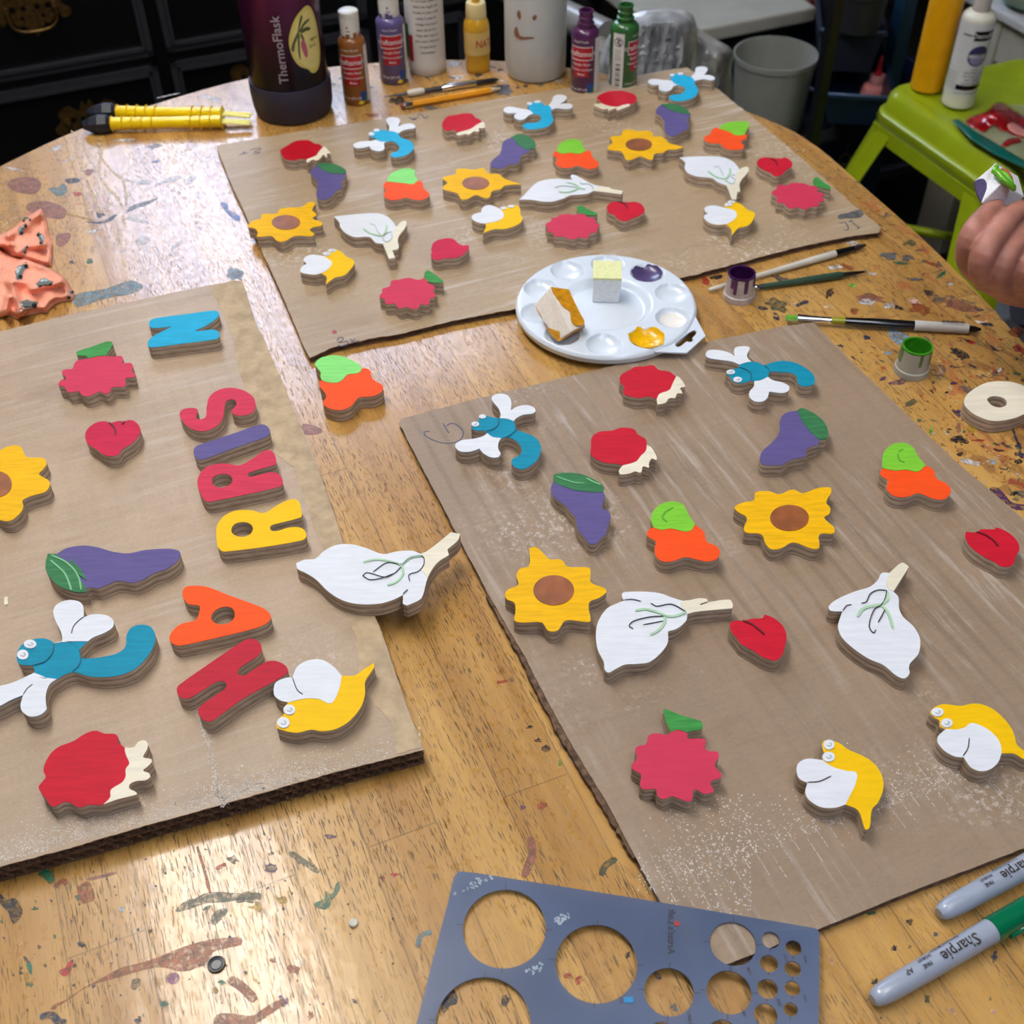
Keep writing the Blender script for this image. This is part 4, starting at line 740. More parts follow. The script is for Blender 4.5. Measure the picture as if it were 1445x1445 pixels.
# ================================================================ cardboards
def card(name, rgb, ribs=0.0, rub=.5, rubdir=0, tape=False):
    m, n, l, b = nt(name)
    tc = n.new('ShaderNodeTexCoord'); mp = n.new('ShaderNodeMapping'); mp.inputs['Rotation'].default_value = (0, 0, -math.radians(22)); l.new(tc.outputs['Object'], mp.inputs[0])
    def nz(sx, sy, sc, det=4, ro=.6):
        q = n.new('ShaderNodeMapping'); q.inputs['Scale'].default_value = (sx, sy, 1); l.new(mp.outputs[0], q.inputs[0])
        t = n.new('ShaderNodeTexNoise'); t.inputs['Scale'].default_value = sc; t.inputs['Detail'].default_value = det; t.inputs['Roughness'].default_value = ro; l.new(q.outputs[0], t.inputs['Vector']); return t.outputs['Fac']
    def rp(f, a, c, x=(0, 0, 0, 1), y=(1, 1, 1, 1)):
        q = n.new('ShaderNodeValToRGB'); q.color_ramp.elements[0].position = a; q.color_ramp.elements[1].position = c; q.color_ramp.elements[0].color = x; q.color_ramp.elements[1].color = y; l.new(f, q.inputs[0]); return q.outputs[0]
    def mx(f, a, c, bl='MIX'):
        q = n.new('ShaderNodeMix'); q.data_type = 'RGBA'; q.blend_type = bl
        if isinstance(f, float): q.inputs[0].default_value = f
        else: l.new(f, q.inputs[0])
        for s, k in ((a, 6), (c, 7)):
            if isinstance(s, tuple): q.inputs[k].default_value = s
            else: l.new(s, q.inputs[k])
        return q.outputs[2]
    def mm(op, a, c):
        q = n.new('ShaderNodeMath'); q.operation = op
        for s, k in ((a, 0), (c, 1)):
            if isinstance(s, float): q.inputs[k].default_value = s
            else: l.new(s, q.inputs[k])
        return q.outputs[0]
    c = col(rgb); dk = tuple(x*.80 for x in c[:3])+(1,); li = tuple(min(1, x*1.14) for x in c[:3])+(1,)
    cur = mx(rp(nz(1, 1, 9), .3, .7), dk, li)
    cur = mx(.35, cur, mx(rp(nz(1, 9, 30), .3, .7), dk, li))
    fib = rp(nz(1, 1.5, 420, 2), .35, .65); cur = mx(.28, cur, mx(fib, dk, li))
    # faint flute lines of the corrugation
    if ribs:
        w = n.new('ShaderNodeTexWave'); w.bands_direction = 'X'; w.inputs['Scale'].default_value = 1/.0082/6.283*1.0*6.283/6.283*6.283/6.283; w.inputs['Distortion'].default_value = .6; w.inputs['Detail'].default_value = 1
        w.inputs['Scale'].default_value = 19.5
        l.new(mp.outputs[0], w.inputs['Vector'])
        rib = rp(w.outputs['Fac'], .0, .35, (.78, .78, .78, 1), (1, 1, 1, 1)); cur = mx(mm('MULTIPLY', rp(nz(1, .7, 5, 2), .40, .60), ribs), cur, mx(1.0, cur, rib, 'MULTIPLY'))
    if rub:      # dry white and dirt rubbed into it
        a = rp(nz(*( (1, 14) if rubdir == 0 else (14, 1) ), 9, 6, .7), .52, .72); bmask = rp(nz(1, 1, 4, 3), .40, .62)
        cur = mx(mm('MULTIPLY', mm('MULTIPLY', a, bmask), rub), cur, col((214, 206, 198)))
        g = rp(nz(1, 1, 260, 3, .7), .52, .66); bm2 = rp(nz(1, 1, 5.5, 3), .55, .68)
        cur = mx(mm('MULTIPLY', mm('MULTIPLY', g, bm2), rub*.9), cur, col((222, 214, 206)))
        d = rp(nz(1, 3, 12, 3), .60, .74); cur = mx(mm('MULTIPLY', d, .30), cur, col((128, 98, 70)))
    l.new(cur, b.inputs['Base Color']); b.inputs['Roughness'].default_value = .50; b.inputs['Specular IOR Level'].default_value = .42
    bp = n.new('ShaderNodeBump'); bp.inputs['Strength'].default_value = .25; bp.inputs['Distance'].default_value = .0012; l.new(nz(1, 1, 60), bp.inputs['Height']); l.new(bp.outputs[0], b.inputs['Normal'])
    return m
CB_L = card('left_cardboard', (180, 157, 131), .18, .42)
CB_R = card('right_cardboard', (156, 134, 111), .85, .7, 1)
CB_F = card('far_cardboard', (174, 151, 121), .0, .9, 0)
KRAFT = mat('torn_kraft_paper', (188, 166, 134), .85, vary=.12, scale=90, bump=.4)
DKC = mat('cardboard_core', (92, 64, 44), .8, vary=.3, scale=120); DKF = mat('cardboard_flute', (120, 88, 64), .8, vary=.25, scale=200)
def jag(pts, amp, step=5):
    out = []
    for i in range(len(pts)):
        a, b = pts[i], pts[(i+1) % len(pts)]; L = math.hypot(b[0]-a[0], b[1]-a[1]); n = max(1, int(L/step))
        for k in range(n):
            t = k/n; out.append((a[0]+(b[0]-a[0])*t+random.uniform(-amp, amp)*(k > 0), a[1]+(b[1]-a[1])*t+random.uniform(-amp, amp)*(k > 0)))
    return out
# left: two glued layers of double sheet, torn right edge
left_px = [(-75, 485), (0, 468), (100, 443.5), (182, 426), (279, 406), (331, 396), (342.5, 397), (361, 456), (372, 477), (387, 512), (405, 554), (422, 595), (443, 643), (459, 691), (483, 763), (510, 825), (537, 887), (560, 957), (583, 1020), (598, 1058), (467, 1091), (300, 1139), (208, 1164), (104, 1195), (0, 1223), (-95, 1252)]
cbl = thing('cardboard_sheet', 'thick doubled brown cardboard at the left, carrying the cut letters', 'cardboard', (0, 0, TZ), 'brown cardboard sheets')
def slab(px, z_at, z0, z1, m, nm, parent, shrink=0.0, amp=.0, step=6):
    lp = w2(jag(px, amp, step) if amp else px, z_at)
    if shrink:
        cx = sum(p[0] for p in lp)/len(lp); cy = sum(p[1] for p in lp)/len(lp)
        lp = [(x-(x-cx)/math.hypot(x-cx, y-cy)*shrink, y-(y-cy)/math.hypot(x-cx, y-cy)*shrink) for x, y in lp]
    return MB().prism([lp], z0-TZ, z1-TZ, smooth=False).build(nm, m, parent)
slab(left_px, ZL, ZL-.0008, ZL, CB_L, 'top_liner', cbl, amp=.5)
slab(left_px, ZL, ZL-.0075, ZL-.0008, DKC, 'corrugated_core', cbl, .0035)
slab(left_px, ZL, ZL-.0085, ZL-.0075, DKF, 'middle_liner', cbl, .0008, .2)
slab(left_px, ZL, ZL-.0155, ZL-.0085, DKC, 'lower_core', cbl, .003)
slab(left_px, ZL, TZ+.0008, ZL-.0155, DKF, 'bottom_liner', cbl, .0012, .2)
def flute(p0, p1, z0, z1, per, parent, inset_=.0, nm='flute'):
    a, b = Vector(p0), Vector(p1); d = (b-a); Ln = d.length; d.normalize(); nn = Vector((-d.y, d.x, 0)); mb = MB(); N = int(Ln/per*8)
    vs = []; fs = []
    for i in range(N+1):
        s_ = Ln*i/N; z = (z0+z1)/2+(z1-z0)/2*.88*math.sin(2*PI*s_/per)
        for dz in (-.0004, .0004):
            for w in (0.0012, .005): q = a+d*s_+nn*w; vs.append((q.x, q.y, z+dz-TZ))
    for i in range(N):
        o = i*4; fs += [(o, o+4, o+5, o+1), (o+2, o+3, o+7, o+6), (o, o+2, o+6, o+4), (o+1, o+5, o+7, o+3)]
    mb.add(vs, fs, False).build(nm, DKF, parent)
flute(at(-95, 1252, ZL), at(598, 1058, ZL), ZL-.0075, ZL-.0008, .0085, cbl)
flute(at(-95, 1252, ZL), at(598, 1058, ZL), ZL-.0155, ZL-.0085, .0085, cbl)
# strip of torn paper along the right rim
tp1 = [(331, 396), (342.5, 398), (361, 456), (387, 512), (405, 554), (422, 595), (459, 691), (483, 763), (508, 822), (534, 884), (557, 957), (580, 1015), (594, 1056), (560, 1064), (552, 1020), (520, 985), (506, 960), (508, 915), (495, 880), (478, 830), (440, 735), (415, 660), (388, 640), (352, 560), (335, 520), (330, 480), (318, 450), (296, 406)]
MB().prism([w2(jag(tp1, 1.0, 7), ZL)], ZL-TZ-.0001, ZL-TZ+.00035, smooth=False).build('torn_paper_strip', KRAFT, cbl)
tp2 = [(502, 905), (512, 912), (516, 935), (512, 958), (507, 935)]
MB().prism([w2(tp2, ZL)], ZL-TZ, ZL-TZ+.0006, smooth=False).build('torn_flap', KRAFT, cbl)
cbr = thing('cardboard_sheet', 'brown ribbed cardboard at the right with a handwritten pen mark in its corner', 'cardboard', (0, 0, TZ), 'brown cardboard sheets')
right_px = [(563, 597), (568, 590), (700, 556), (850, 520), (975, 487), (1100, 461), (1148, 455), (1180, 488), (1236, 543), (1349, 651), (1385, 681), (1445, 733), (1795, 1061), (1445, 1197), (1300, 1252), (1160, 1309), (993, 1373), (985, 1366), (932, 1271), (905, 1225), (855, 1130), (800, 1040), (760, 965), (740, 925), (722, 895), (690, 840), (640, 745)]
slab(right_px, ZR, ZR-.0007, ZR, CB_R, 'top_liner', cbr, amp=.5)
slab(right_px, ZR, TZ+.0011, ZR-.0007, DKC, 'corrugated_core', cbr, .002, .8)
slab(right_px, ZR, TZ+.0007, TZ+.0011, DKF, 'bottom_liner', cbr, .0, .7)
tr = [(690, 838), (722, 893), (742, 925), (762, 965), (802, 1040), (857, 1130), (900, 1210), (893, 1212), (846, 1134), (790, 1042), (752, 968), (735, 932), (716, 897), (686, 842)]
MB().prism([w2(jag(tr, 1.6, 6), TZ+.004)], .0012, .0052, smooth=False).build('frayed_edge', mat('frayed_cardboard', (112, 84, 62), .85, vary=.35, scale=260, bump=.6), cbr)
PEN = mat('pen_ink', (84, 84, 104), .6)
mbp = MB()
for s in ['315,662 330,690 355,730', '335,680 370,662 400,668 440,700 452,730 440,765 400,790 340,798 270,785 215,760 190,740 190,720 228,716']:
    pp, cc = P(B2, s); ribbon(mbp, w2(smooth(pp, cc, False, 5), ZR), .0011, ZR-TZ, ZR-TZ+.0002)
mbp.build('pen_mark', PEN, cbr)
cbf = thing('cardboard_sheet', 'worn brown cardboard across the far side, covered in small cutouts', 'cardboard', (0, 0, TZ), 'brown cardboard sheets')
far_px = [(305, 206), (312, 204), (420, 186), (540, 167), (700, 140), (820, 121), (900, 106), (955, 97), (970, 95), (1008, 122), (1070, 172), (1130, 222), (1200, 285), (1243, 321), (1240, 328), (1195, 334), (1120, 350), (1000, 382), (980, 388), (860, 409), (725, 436), (640, 452), (560, 472), (520, 478), (470, 490), (437, 505), (430, 492), (402, 425), (370, 355), (345, 300), (322, 250)]
slab(far_px, ZF, ZF-.0007, ZF, CB_F, 'top_liner', cbf, amp=.6)
slab(far_px, ZF, TZ+.0011, ZF-.0007, DKC, 'corrugated_core', cbf, .0018, .6)
slab(far_px, ZF, TZ+.0007, TZ+.0011, DKF, 'bottom_liner', cbf, .0, .6)
mbp = MB()
marks = [((0, 0, 1445), s) for s in []]
for crop, s in [((520, 0, 200), '410,1195 450,1215 520,1195'), ((520, 0, 200), '440,1225 490,1215'), ((520, 0, 200), '455,1205 485,1222'), ((520, 0, 200), '500,1180 525,1160 540,1165 575,1205 610,1180'),
                (C1, '890,1385 910,1360 945,1360 930,1390 905,1400 940,1400 985,1390 990,1415 930,1435 900,1425'), (C1, '1010,1370 1050,1400 1095,1380'), (C1, '1020,1400 1060,1370'),
                ((100, 130, 270), '1270,475 1340,455'), ((100, 130, 270), '1300,450 1320,470'), ((100, 130, 270), '1350,440 1400,425 1435,430 1390,450 1430,455 1375,465'),
                ((1000, 0, 445), '598,1025 625,1020 640,1050 622,1055'), ((1000, 0, 445), '650,1012 690,1045'), ((1000, 0, 445), '640,1018 660,1008'), ((1000, 0, 445), '678,1050 695,1040')]:
    mbp = MB(); pp, cc = P(crop, s); ribbon(mbp, w2(smooth(pp, cc, False, 4), ZF), .0012, ZF-TZ, ZF-TZ+.0002); mbp.build('pen_mark', PEN, cbf)
mbp = MB()
mbp.prism([w2(smooth(*P((1000, 0, 445), '590,995 640,975 690,962 710,980 690,998 640,1000'), True, 4), ZF)], ZF-TZ-.0001, ZF-TZ+.0002)
mbp.build('paint_smudge', SM['slate'], cbf)
mbp = MB(); mbp.prism([w2(smooth(*P(C1, '850,1290 880,1290 885,1320 850,1320'), True, 4), ZF)], ZF-TZ-.0001, ZF-TZ+.0002); mbp.build('paint_smudge', SM['red_dry'], cbf)

# dried white paint powder rubbed on the sheets
POW = mat('white_powder', (226, 218, 208), .7, vary=.1, alpha=.9)
random.seed(21)
def fleck(mb, x, y, r): mb.prism([circle(x, y, r*random.uniform(.6, 1.4), 5, r*random.uniform(.4, 1), random.uniform(0, 3))], ZZ-TZ-.0001, ZZ-TZ+.00015, smooth=False)
ZZ = ZR; mb = MB(); k = 0
for i in range(46):
    t_ = i/45; px = 925+475*t_; py = 1262-175*t_+random.uniform(-14, 14) if i % 1 == 0 else 0
    q = at(px, py, ZR); uu = round(q.dot(U)/.0082)*.0082; v0_ = q.dot(V); L_ = random.uniform(.008, .034)
    for j in range(int(L_/.0011)):
        if random.random() < .72: a_ = U*uu+V*(v0_+j*.0011-L_/2); ribbon(mb, [(a_.x, a_.y), ((a_+V*.0011).x, (a_+V*.0011).y)], random.uniform(.0003, .0009), ZR-TZ, ZR-TZ+.00015)
for i in range(1500):
    t_ = random.random(); px = 900+520*t_; py = 1265-185*t_-abs(random.gauss(0, 34)); q = at(px, py, ZR)
    if py < 1372-(px-990)*.405-8 or px < 990: 
        if (q.dot(U)/.0082) % 1 < .55 or random.random() < .3: fleck(mb, q.x, q.y, random.uniform(.00025, .0007))
for i in range(500):
    px, py = random.uniform(935, 1060), random.uniform(1120, 1290)
    if px > 860+(py-1130)*.55: q = at(px, py, ZR); fleck(mb, q.x, q.y, random.uniform(.0003, .0007))
mb.build('white_powder', POW, cbr)['kind'] = 'stuff'
ZZ = ZL; mb = MB()
for i in range(2600):
    px = random.choice([random.uniform(-60, 600), random.gauss(90, 70), random.gauss(350, 60)]); px = min(px, 592); py = 1222-px*.2755-4-abs(random.gauss(0, 16+14*math.exp(-((px-90)/60)**2)))
    q = at(px, py, ZL); fleck(mb, q.x, q.y, random.uniform(.00025, .0007))
for i in range(420):
    t_ = random.random(); px = 278+38*t_+random.gauss(0, 3); py = 990+150*t_; q = at(px, py, ZL); fleck(mb, q.x, q.y, random.uniform(.0003, .0006))
mb.build('white_powder', POW, cbl)['kind'] = 'stuff'
# ================================================================ palette with wells
PLAST = mat('white_plastic', (222, 232, 244), .22, vary=.02, scale=30, coat=.4)
pc = at(855, 427, TZ+.0148); pl = [at(x, 427, TZ+.015) for x in (726.5, 982.5)]; PRr = (pl[1]-pl[0]).length/2
pc.z = TZ+.0062
pal = thing('paint_palette', 'round white plastic ten-well palette with sponges on it between the cardboards', 'palette', pc)
wells = []
for x, y in [(460, 213), (295, 322), (690, 668), (950, 640), (1110, 508), (1103, 353), (935, 225), (700, 175)]:
    q = at(700+x*.2215, 330+y*.2215, TZ+.0132)-pc; wells.append(q)
rw = sum(math.hypot(q.x, q.y) for q in wells)/len(wells); a0 = math.atan2(wells[2].y, wells[2].x)
WL = [(rw*math.cos(a0+k*PI/5), rw*math.sin(a0+k*PI/5)) for k in range(10)]
wr = .0155; Rb = .043
def sstep(t): t = max(0, min(1, t)); return t*t*(3-2*t)
def palz(x, y):
    r = math.hypot(x, y); z = .0088
    z -= .0062*sstep((Rb-r)/.009)
    for wx, wy in WL:
        d = math.hypot(x-wx, y-wy)
        if d < wr: z = min(z, .0088-.0072*(1-(d/wr)**2)**.6)
    if r > PRr-.004: z = min(z, .0088+.0004-.0035*((r-PRr+.004)/.004)**2)
    return z
mb = MB(); NR, NA = 80, 420; vs = [(0, 0, palz(0, 0))]; fs = []
for i in range(1, NR+1):
    for k in range(NA):
        a = 2*PI*k/NA; r = PRr*i/NR; vs.append((r*math.cos(a), r*math.sin(a), palz(r*math.cos(a), r*math.sin(a))))
for k in range(NA): fs.append((0, 1+k, 1+(k+1) % NA))
for i in range(NR-1):
    for k in range(NA): o = 1+i*NA; k2 = (k+1) % NA; fs.append((o+k, o+NA+k, o+NA+k2, o+k2))
b0 = len(vs); o = 1+(NR-1)*NA
for k in range(NA):
    a = 2*PI*k/NA; vs.append(((PRr-.001)*math.cos(a), (PRr-.001)*math.sin(a), .0008))
for k in range(NA): k2 = (k+1) % NA; fs.append((o+k, b0+k, b0+k2, o+k2))
fs.append(tuple(b0+k for k in range(NA))[::-1])
mb.add(vs, fs, True).build('palette_disc', PLAST, pal)
tabpx = P((700, 330, 320), '1000,744 1060,752 1215,758* 1335,650* 1270,525* 1252,570 1190,660 1090,720')
tz = TZ+.0134; tabo = w2(smooth(*tabpx, True, 2), tz)
hole = w2(smooth(*P((700, 330, 320), '1143,700 1150,718 1175,715 1215,685* 1235,690 1255,680 1250,665* 1278,630 1270,615 1245,618 1200,650'), True, 3), tz)
MB().prism([[(x-pc.x, y-pc.y) for x, y in tabo], [(x-pc.x, y-pc.y) for x, y in hole]], .0058, .0072).build('hanging_tab', PLAST, pal)
def puddle(k, rr, z, m, nm, irr=.12, seed=1, dx=0, dy=0, sm_out=None):
    random.seed(seed); wx, wy = WL[k]; wx += dx; wy += dy; pts = []
    for j in range(22):
        a = 2*PI*j/22; r = rr*(1+random.uniform(-irr, irr)); pts.append((wx+r*math.cos(a), wy+r*math.sin(a)))
    pts = smooth(pts, [False]*22, True, 2); mb = MB(); vs = [(wx, wy, max(z-.0022, palz(wx, wy)+.0009))]; fs = []
    n = len(pts); R = 18
    for i in range(1, R+1):
        for x, y in pts:
            X_, Y_ = wx+(x-wx)*i/R, wy+(y-wy)*i/R; zz = z-.0022+.0022*(i/R)**2*1.0+.00025*math.sin(X_*700+seed)*math.cos(Y_*600); vs.append((X_, Y_, max(zz, palz(X_, Y_)+.0009)))
    for j in range(n): fs.append((0, 1+j, 1+(j+1) % n))
    for i in range(R-1):
        for j in range(n): o = 1+i*n; j2 = (j+1) % n; fs.append((o+j, o+n+j, o+n+j2, o+j2))
    return mb.add(vs, fs, True).build(nm, m, pal)
def near_well(x, y):
    q = at(700+x*.2215, 330+y*.2215, TZ+.0132)-pc; return min(range(10), key=lambda k: (WL[k][0]-q.x)**2+(WL[k][1]-q.y)**2)
puddle(near_well(950, 640), .0158, .0052, mat('wet_yellow', (246, 190, 4), .3, vary=.06, scale=120, coat=.25), 'yellow_paint_puddle', .10, 3)
puddle(near_well(935, 225), .0142, .0045, mat('wet_purple', (84, 70, 116), .3, vary=.15, scale=120, coat=.25), 'purple_paint_puddle', .09, 5)
puddle(near_well(1110, 508), .0118, .0040, mat('wet_white', (246, 242, 236), .15, vary=.02, coat=.6), 'white_paint_puddle', .05, 6)
random.seed(11)
# sponges
def foam(name, rgb): return mat(name, rgb, .85, vary=.05, scale=400, bump=.35, sss=.1)
def block(mb, base4, top4, mi=0, sub=6, puff=.0):
    """a six sided block between two quads given in world space"""
    vs = [Vector(p) for p in base4]+[Vector(p) for p in top4]
    return mb.add(vs, [(3,2,1,0),(4,5,6,7),(0,1,5,4),(1,2,6,5),(2,3,7,6),(3,0,4,7)], mi=mi)
def soften(o, w=.0012, seg=3):
    b = o.modifiers.new('soft', 'BEVEL'); b.width = w; b.segments = seg
# standing sponge with pale yellow top, in the centre basin
sb = pc+Vector((0, 0, .0028)); h = .030
def ray_z(px, py, z): return at(px, py, z)
S0_ = (700, 330, 320)
def spx(x, y): return 700+x*.2215, 330+y*.2215
q1 = at(*spx(612, 437), TZ+.0092); q2 = at(*spx(785, 441), TZ+.0092)
d_ = (q2-q1).normalized(); n__ = Vector((-d_.y, d_.x, 0)); w_ = (q2-q1).length
def zon(px, py, p):      # height on the sight line above the horizontal position of p
    d = ray(px, py); t = p.y/d.y; return CAM.z+d.z*t
ht = zon(*spx(625, 285), q1)
base = [q1, q2, q2+n__*.020, q1+n__*.020]; T1 = ht-q1.z
sp = thing('sponge', 'pale sponge block with a yellow-stained top standing in the middle of the palette', 'sponge', (q1+q2)/2, 'sponge blocks')
L0 = (q1+q2)/2
top = [p+Vector((0, 0, T1*(1 if i < 2 else 1.12)))+(-d_*.0 if i in (0, 3) else d_*.001) for i, p in enumerate(base)]
top = [top[0], top[1], top[2]+n__*.004, top[3]+n__*.004]
o = block(MB(), [p-L0 for p in base], [p-L0 for p in top]).build('foam_block', foam('white_foam', (242, 244, 242)), sp); soften(o)
tt = [p-L0 for p in top]; o = block(MB(), [p+Vector((0, 0, -.0015)) for p in tt], [p+Vector((0, 0, .0006)) for p in tt]).build('yellow_stained_top', foam('pale_yellow_foam', (236, 238, 176)), sp)
# the fallen, mustard stained sponge leaning over a well
Z_ = TZ+.0152
sq = thing('sponge', 'sponge block streaked with mustard paint lying at the left side of the palette', 'sponge', at(*spx(430, 600), Z_), 'sponge blocks'); O2 = sq.location.copy()
N1, N2, N3 = at(*spx(385, 688), Z_), at(*spx(482, 624), Z_+SPH[0]), at(*spx(574, 580), Z_+SPH[1])
F1, F2, F3 = at(*spx(240, 452), Z_+SPH[2]), at(*spx(345, 335), Z_+SPH[3]), at(*spx(470, 353), Z_+SPH[4])
N4 = N1+N3-N2; F4 = F1+F3-F2
N4.z = max(N4.z, Z_)
for q_ in ((N1, N2), (N2, N3), (F1, F2), (F2, F3), (N1, F1), (N2, F2), (N3, F3)): print('sponge edge', round((q_[0]-q_[1]).length*1000, 1))
print('N4', N4.z-TZ, 'F4', F4.z-TZ, (N2-N1).angle(N3-N2), (F2-N2).angle(N3-N2))
o = MB().add([p-O2 for p in (N1, N2, N3, N4, F1, F2, F3, F4)], [(0,1,2,3),(7,6,5,4),(0,4,5,1),(1,5,6,2),(2,6,7,3),(3,7,4,0)]).build('foam_block', foam('grubby_foam', (226, 216, 204)), sq); soften(o, .0012)
MUST = mat('mustard_paint', (206, 142, 8), .4, vary=.16, scale=200, bump=.3, coat=.1)
def plane_patch(pxs, A, B_, C_, nm, m, parent, O, off=.0009):
    """flat paint patch on the face through A, B, C, outlined along sight lines"""
    nrm = (B_-A).cross(C_-A).normalized()
    if nrm.dot(CAM-A) < 0: nrm = -nrm
    pts = []
    for x, y in pxs:
        d = ray(x, y); t = (A-CAM).dot(nrm)/d.dot(nrm); pts.append(CAM+d*t)
    u_ = (B_-A).normalized(); v_ = nrm.cross(u_)
    fl = [((p-A).dot(u_), (p-A).dot(v_)) for p in pts]
    tr = tessellate_polygon([[Vector((a, b, 0)) for a, b in fl]]); n = len(fl)
    V3 = [A+u_*a+v_*b+nrm*off-O for a, b in fl]+[A+u_*a+v_*b-nrm*.0008-O for a, b in fl]
    F3 = [list(t) for t in tr]+[[i, (i+1) % n, n+(i+1) % n, n+i] for i in range(n)]
    return MB().add(V3, F3).build(nm, m, parent)

plane_patch(smooth(*P(S0_, '350,342* 462,358* 495,430 540,520 562,570 515,586 480,560 470,500 430,470 400,430 365,380'), True, 3), F2, F3, N2, 'mustard_streak', MUST, sq, O2, .0009)
plane_patch(smooth(*P(S0_, '250,462* 280,510 320,590 370,612 430,630 470,628* 440,648 388,680* 350,640 300,560'), True, 3), N1, F1, F2, 'mustard_streak', MUST, sq, O2, .0009)
plane_patch(smooth(*P(S0_, '392,682* 480,630* 565,586* 540,610 470,660'), True, 3), N1, N2, N3, 'mustard_streak', MUST, sq, O2, .0009)

# ================================================================ paint cups, buttons
def cup(name, label, px, py, wpx, hpx, outer, inner, m_rim, m_drip):
    p = at(px, py, TZ); dp = depth_of(p); r = wpx/2*dp/F; c = p+Vector((p.x, p.y, 0)).normalized()*r; c.z = TZ; 
    h = zon(px, py-hpx, c)-TZ; t = thing(name, label, 'paint cup', c, 'small paint caps')
    prof = [(r*1.05, 0), (r*1.07, .002), (r*1.05, .006), (r*.99, .0068), (r*.93, h*.75), (r*.92, h), (r*.82, h), (r*.80, .006), (0.0005, .006)]
    MB().lathe(prof, 36, closed=False).add([], []).build('cup_wall', outer, t)
    mb = MB().lathe([(r*.925, h*.97), (r*.925, h+.0008), (r*.80, h+.0008), (r*.785, h*.5), (r*.77, .0075), (.0004, .0072)], 36, closed=False); mb.build('paint_lining', inner, t)
    mb = MB(); random.seed(int(px))
    def rf(z): return r*.99+(r*.92-r*.99)*min(1, z/(h*.9))
    for k in range(9):
        a = random.uniform(0, 2*PI); w = random.uniform(.14, .4); z0 = random.uniform(.0075, h*.85)
        wrap_patch(mb, r, a-w/2, a+w/2, z0, h, .0004, 6, rfun=rf)
    mb.build('paint_drips', m_drip, t); return t
IV = mat('ivory_plastic', (206, 196, 196), .4, vary=.1, scale=200)
PUI = mat('thick_purple_paint', (66, 24, 78), .25, vary=.2, scale=150, coat=.5); GRI = mat('thick_green_paint', (60, 150, 30), .22, vary=.15, scale=150, coat=.5)
cup('paint_cup', 'small paint-smeared white cap filled with purple paint beside the brushes', 1040.5, 431, 42, 45, IV, PUI, PUI, mat('purple_drip', (104, 60, 104), .5, vary=.2))
cup('paint_cup', 'small cap coated in green paint standing on the bare table', 1281.5, 537, 46, 48, mat('grey_ivory', (178, 178, 166), .4), GRI, GRI, mat('green_drip', (96, 140, 66), .4, vary=.2))
p = at(305.5, 1361.5); b_ = thing('button', 'small round black button lying on the rust-coloured paint smear', 'button', p)
MB().lathe([(.0005, .0006), (.0038, .0006), (.0042, .0016), (.0046, .0016), (.0050, .001), (.0048, 0), (.0005, 0)], 28).build('disc', mat('black_plastic', (28, 28, 32), .3), b_)
MB().lathe([(.0032, .0008), (.0034, .0013), (.0030, .0014), (.0028, .0008)], 20, closed=False).build('raised_ring', mat('grey_plastic', (84, 86, 92), .3), b_)
p = at(499, 1303.5); tag(MB().lathe([(.0004, 0), (.0022, .0002), (.0028, .001), (.0024, .002), (.0012, .0022), (.0004, .0021)], 16).build('bead', mat('chalky_white', (220, 214, 196), .7, vary=.1), None, loc=p), 'tiny chalky white crumb lying on the bare wood in the foreground', 'bead')
tag(MB().box((0, 0, .0005), (.0024, .0075, .001), Matrix.Rotation(.3, 3, 'Z')).build('wood_sliver', CREAM, None, loc=at(9, 849, ZL)), 'tiny white wood sliver on the left cardboard above the dragonfly', 'sliver')

# ================================================================ long tools
def lay(px0, px1, z0=TZ+.004, z1=None):
    a = at(*px0, z0); b = at(*px1, z0 if z1 is None else z1); return a, b
def rod(name, parent, m, a, b, segs, n=20, O=None):
    """segs: list of (t, radius) along a-b"""
    L_ = b-a; return MB().tube([a+L_*t-O for t, r in segs], [r for t, r in segs], n).build(name, m, parent)
def tool(name, label, cat, a, b, parts, group=None):
    t = thing(name, label, cat, Vector((a.x, a.y, TZ)), group); O = t.location.copy(); objs = {}
    for nm, m, segs in parts: objs[nm] = rod(nm, t, m, a, b, segs, O=O)
    return t, O, objs
CHROME = mat('bright_metal', (220, 222, 226), .18, metal=1, vary=.03); DKM = mat('dark_metal', (90, 90, 96), .3, metal=1)
BLKG = mat('black_gloss', (16, 16, 18), .15, coat=.5); BRIS = mat('dark_bristles', (52, 34, 30), .7, vary=.3, scale=300, stretch=(1, 1, 1))
PEARL = mat('pearl_white_handle', (218, 214, 200), .25, coat=.4, vary=.05)
PG = 'brushes and pens on the right of the table'
a, b = lay((1000, 409), (1221, 346), TZ+.0038)
tool('paint_brush', 'pearly white handled brush with black bristle end touching the far cardboard', 'paint brush', a, b, [
    ('handle', PEARL, [(0, .0010), (.01, .0018), (.3, .0024), (.7, .0036), (.79, .0038), (.80, .0034)]), ('ferrule', BLKG, [(.80, .0036), (.9, .003), (.92, .0028)]), ('bristles', BRIS, [(.92, .0028), (.96, .0026), (1, .0012)])], 'brushes')
a, b = lay((1065, 406), (1223, 383), TZ+.0036)
a2, b2 = lay((1065, 406), (1223, 383), TZ+.0036)
tool('dotting_tool', 'green handled dotting tool with shiny ball ends behind the purple paint cap', 'dotting tool', a, b, [
    ('ball_end', CHROME, [(-.01, .0008), (0, .0026), (.015, .0030), (.03, .0026), (.04, .0015)]), ('collar', DKM, [(.04, .0024), (.07, .0027)]),
    ('handle', mat('green_handle', (46, 78, 62), .35, coat=.3), [(.07, .0026), (.2, .0028), (.6, .0036), (.76, .0036), (.78, .0026)]), ('stem', DKM, [(.78, .0024), (.9, .0018), (.98, .0010)]), ('small_ball', CHROME, [(.975, .0005), (.985, .0014), (.995, .0014), (1.003, .0004)])])
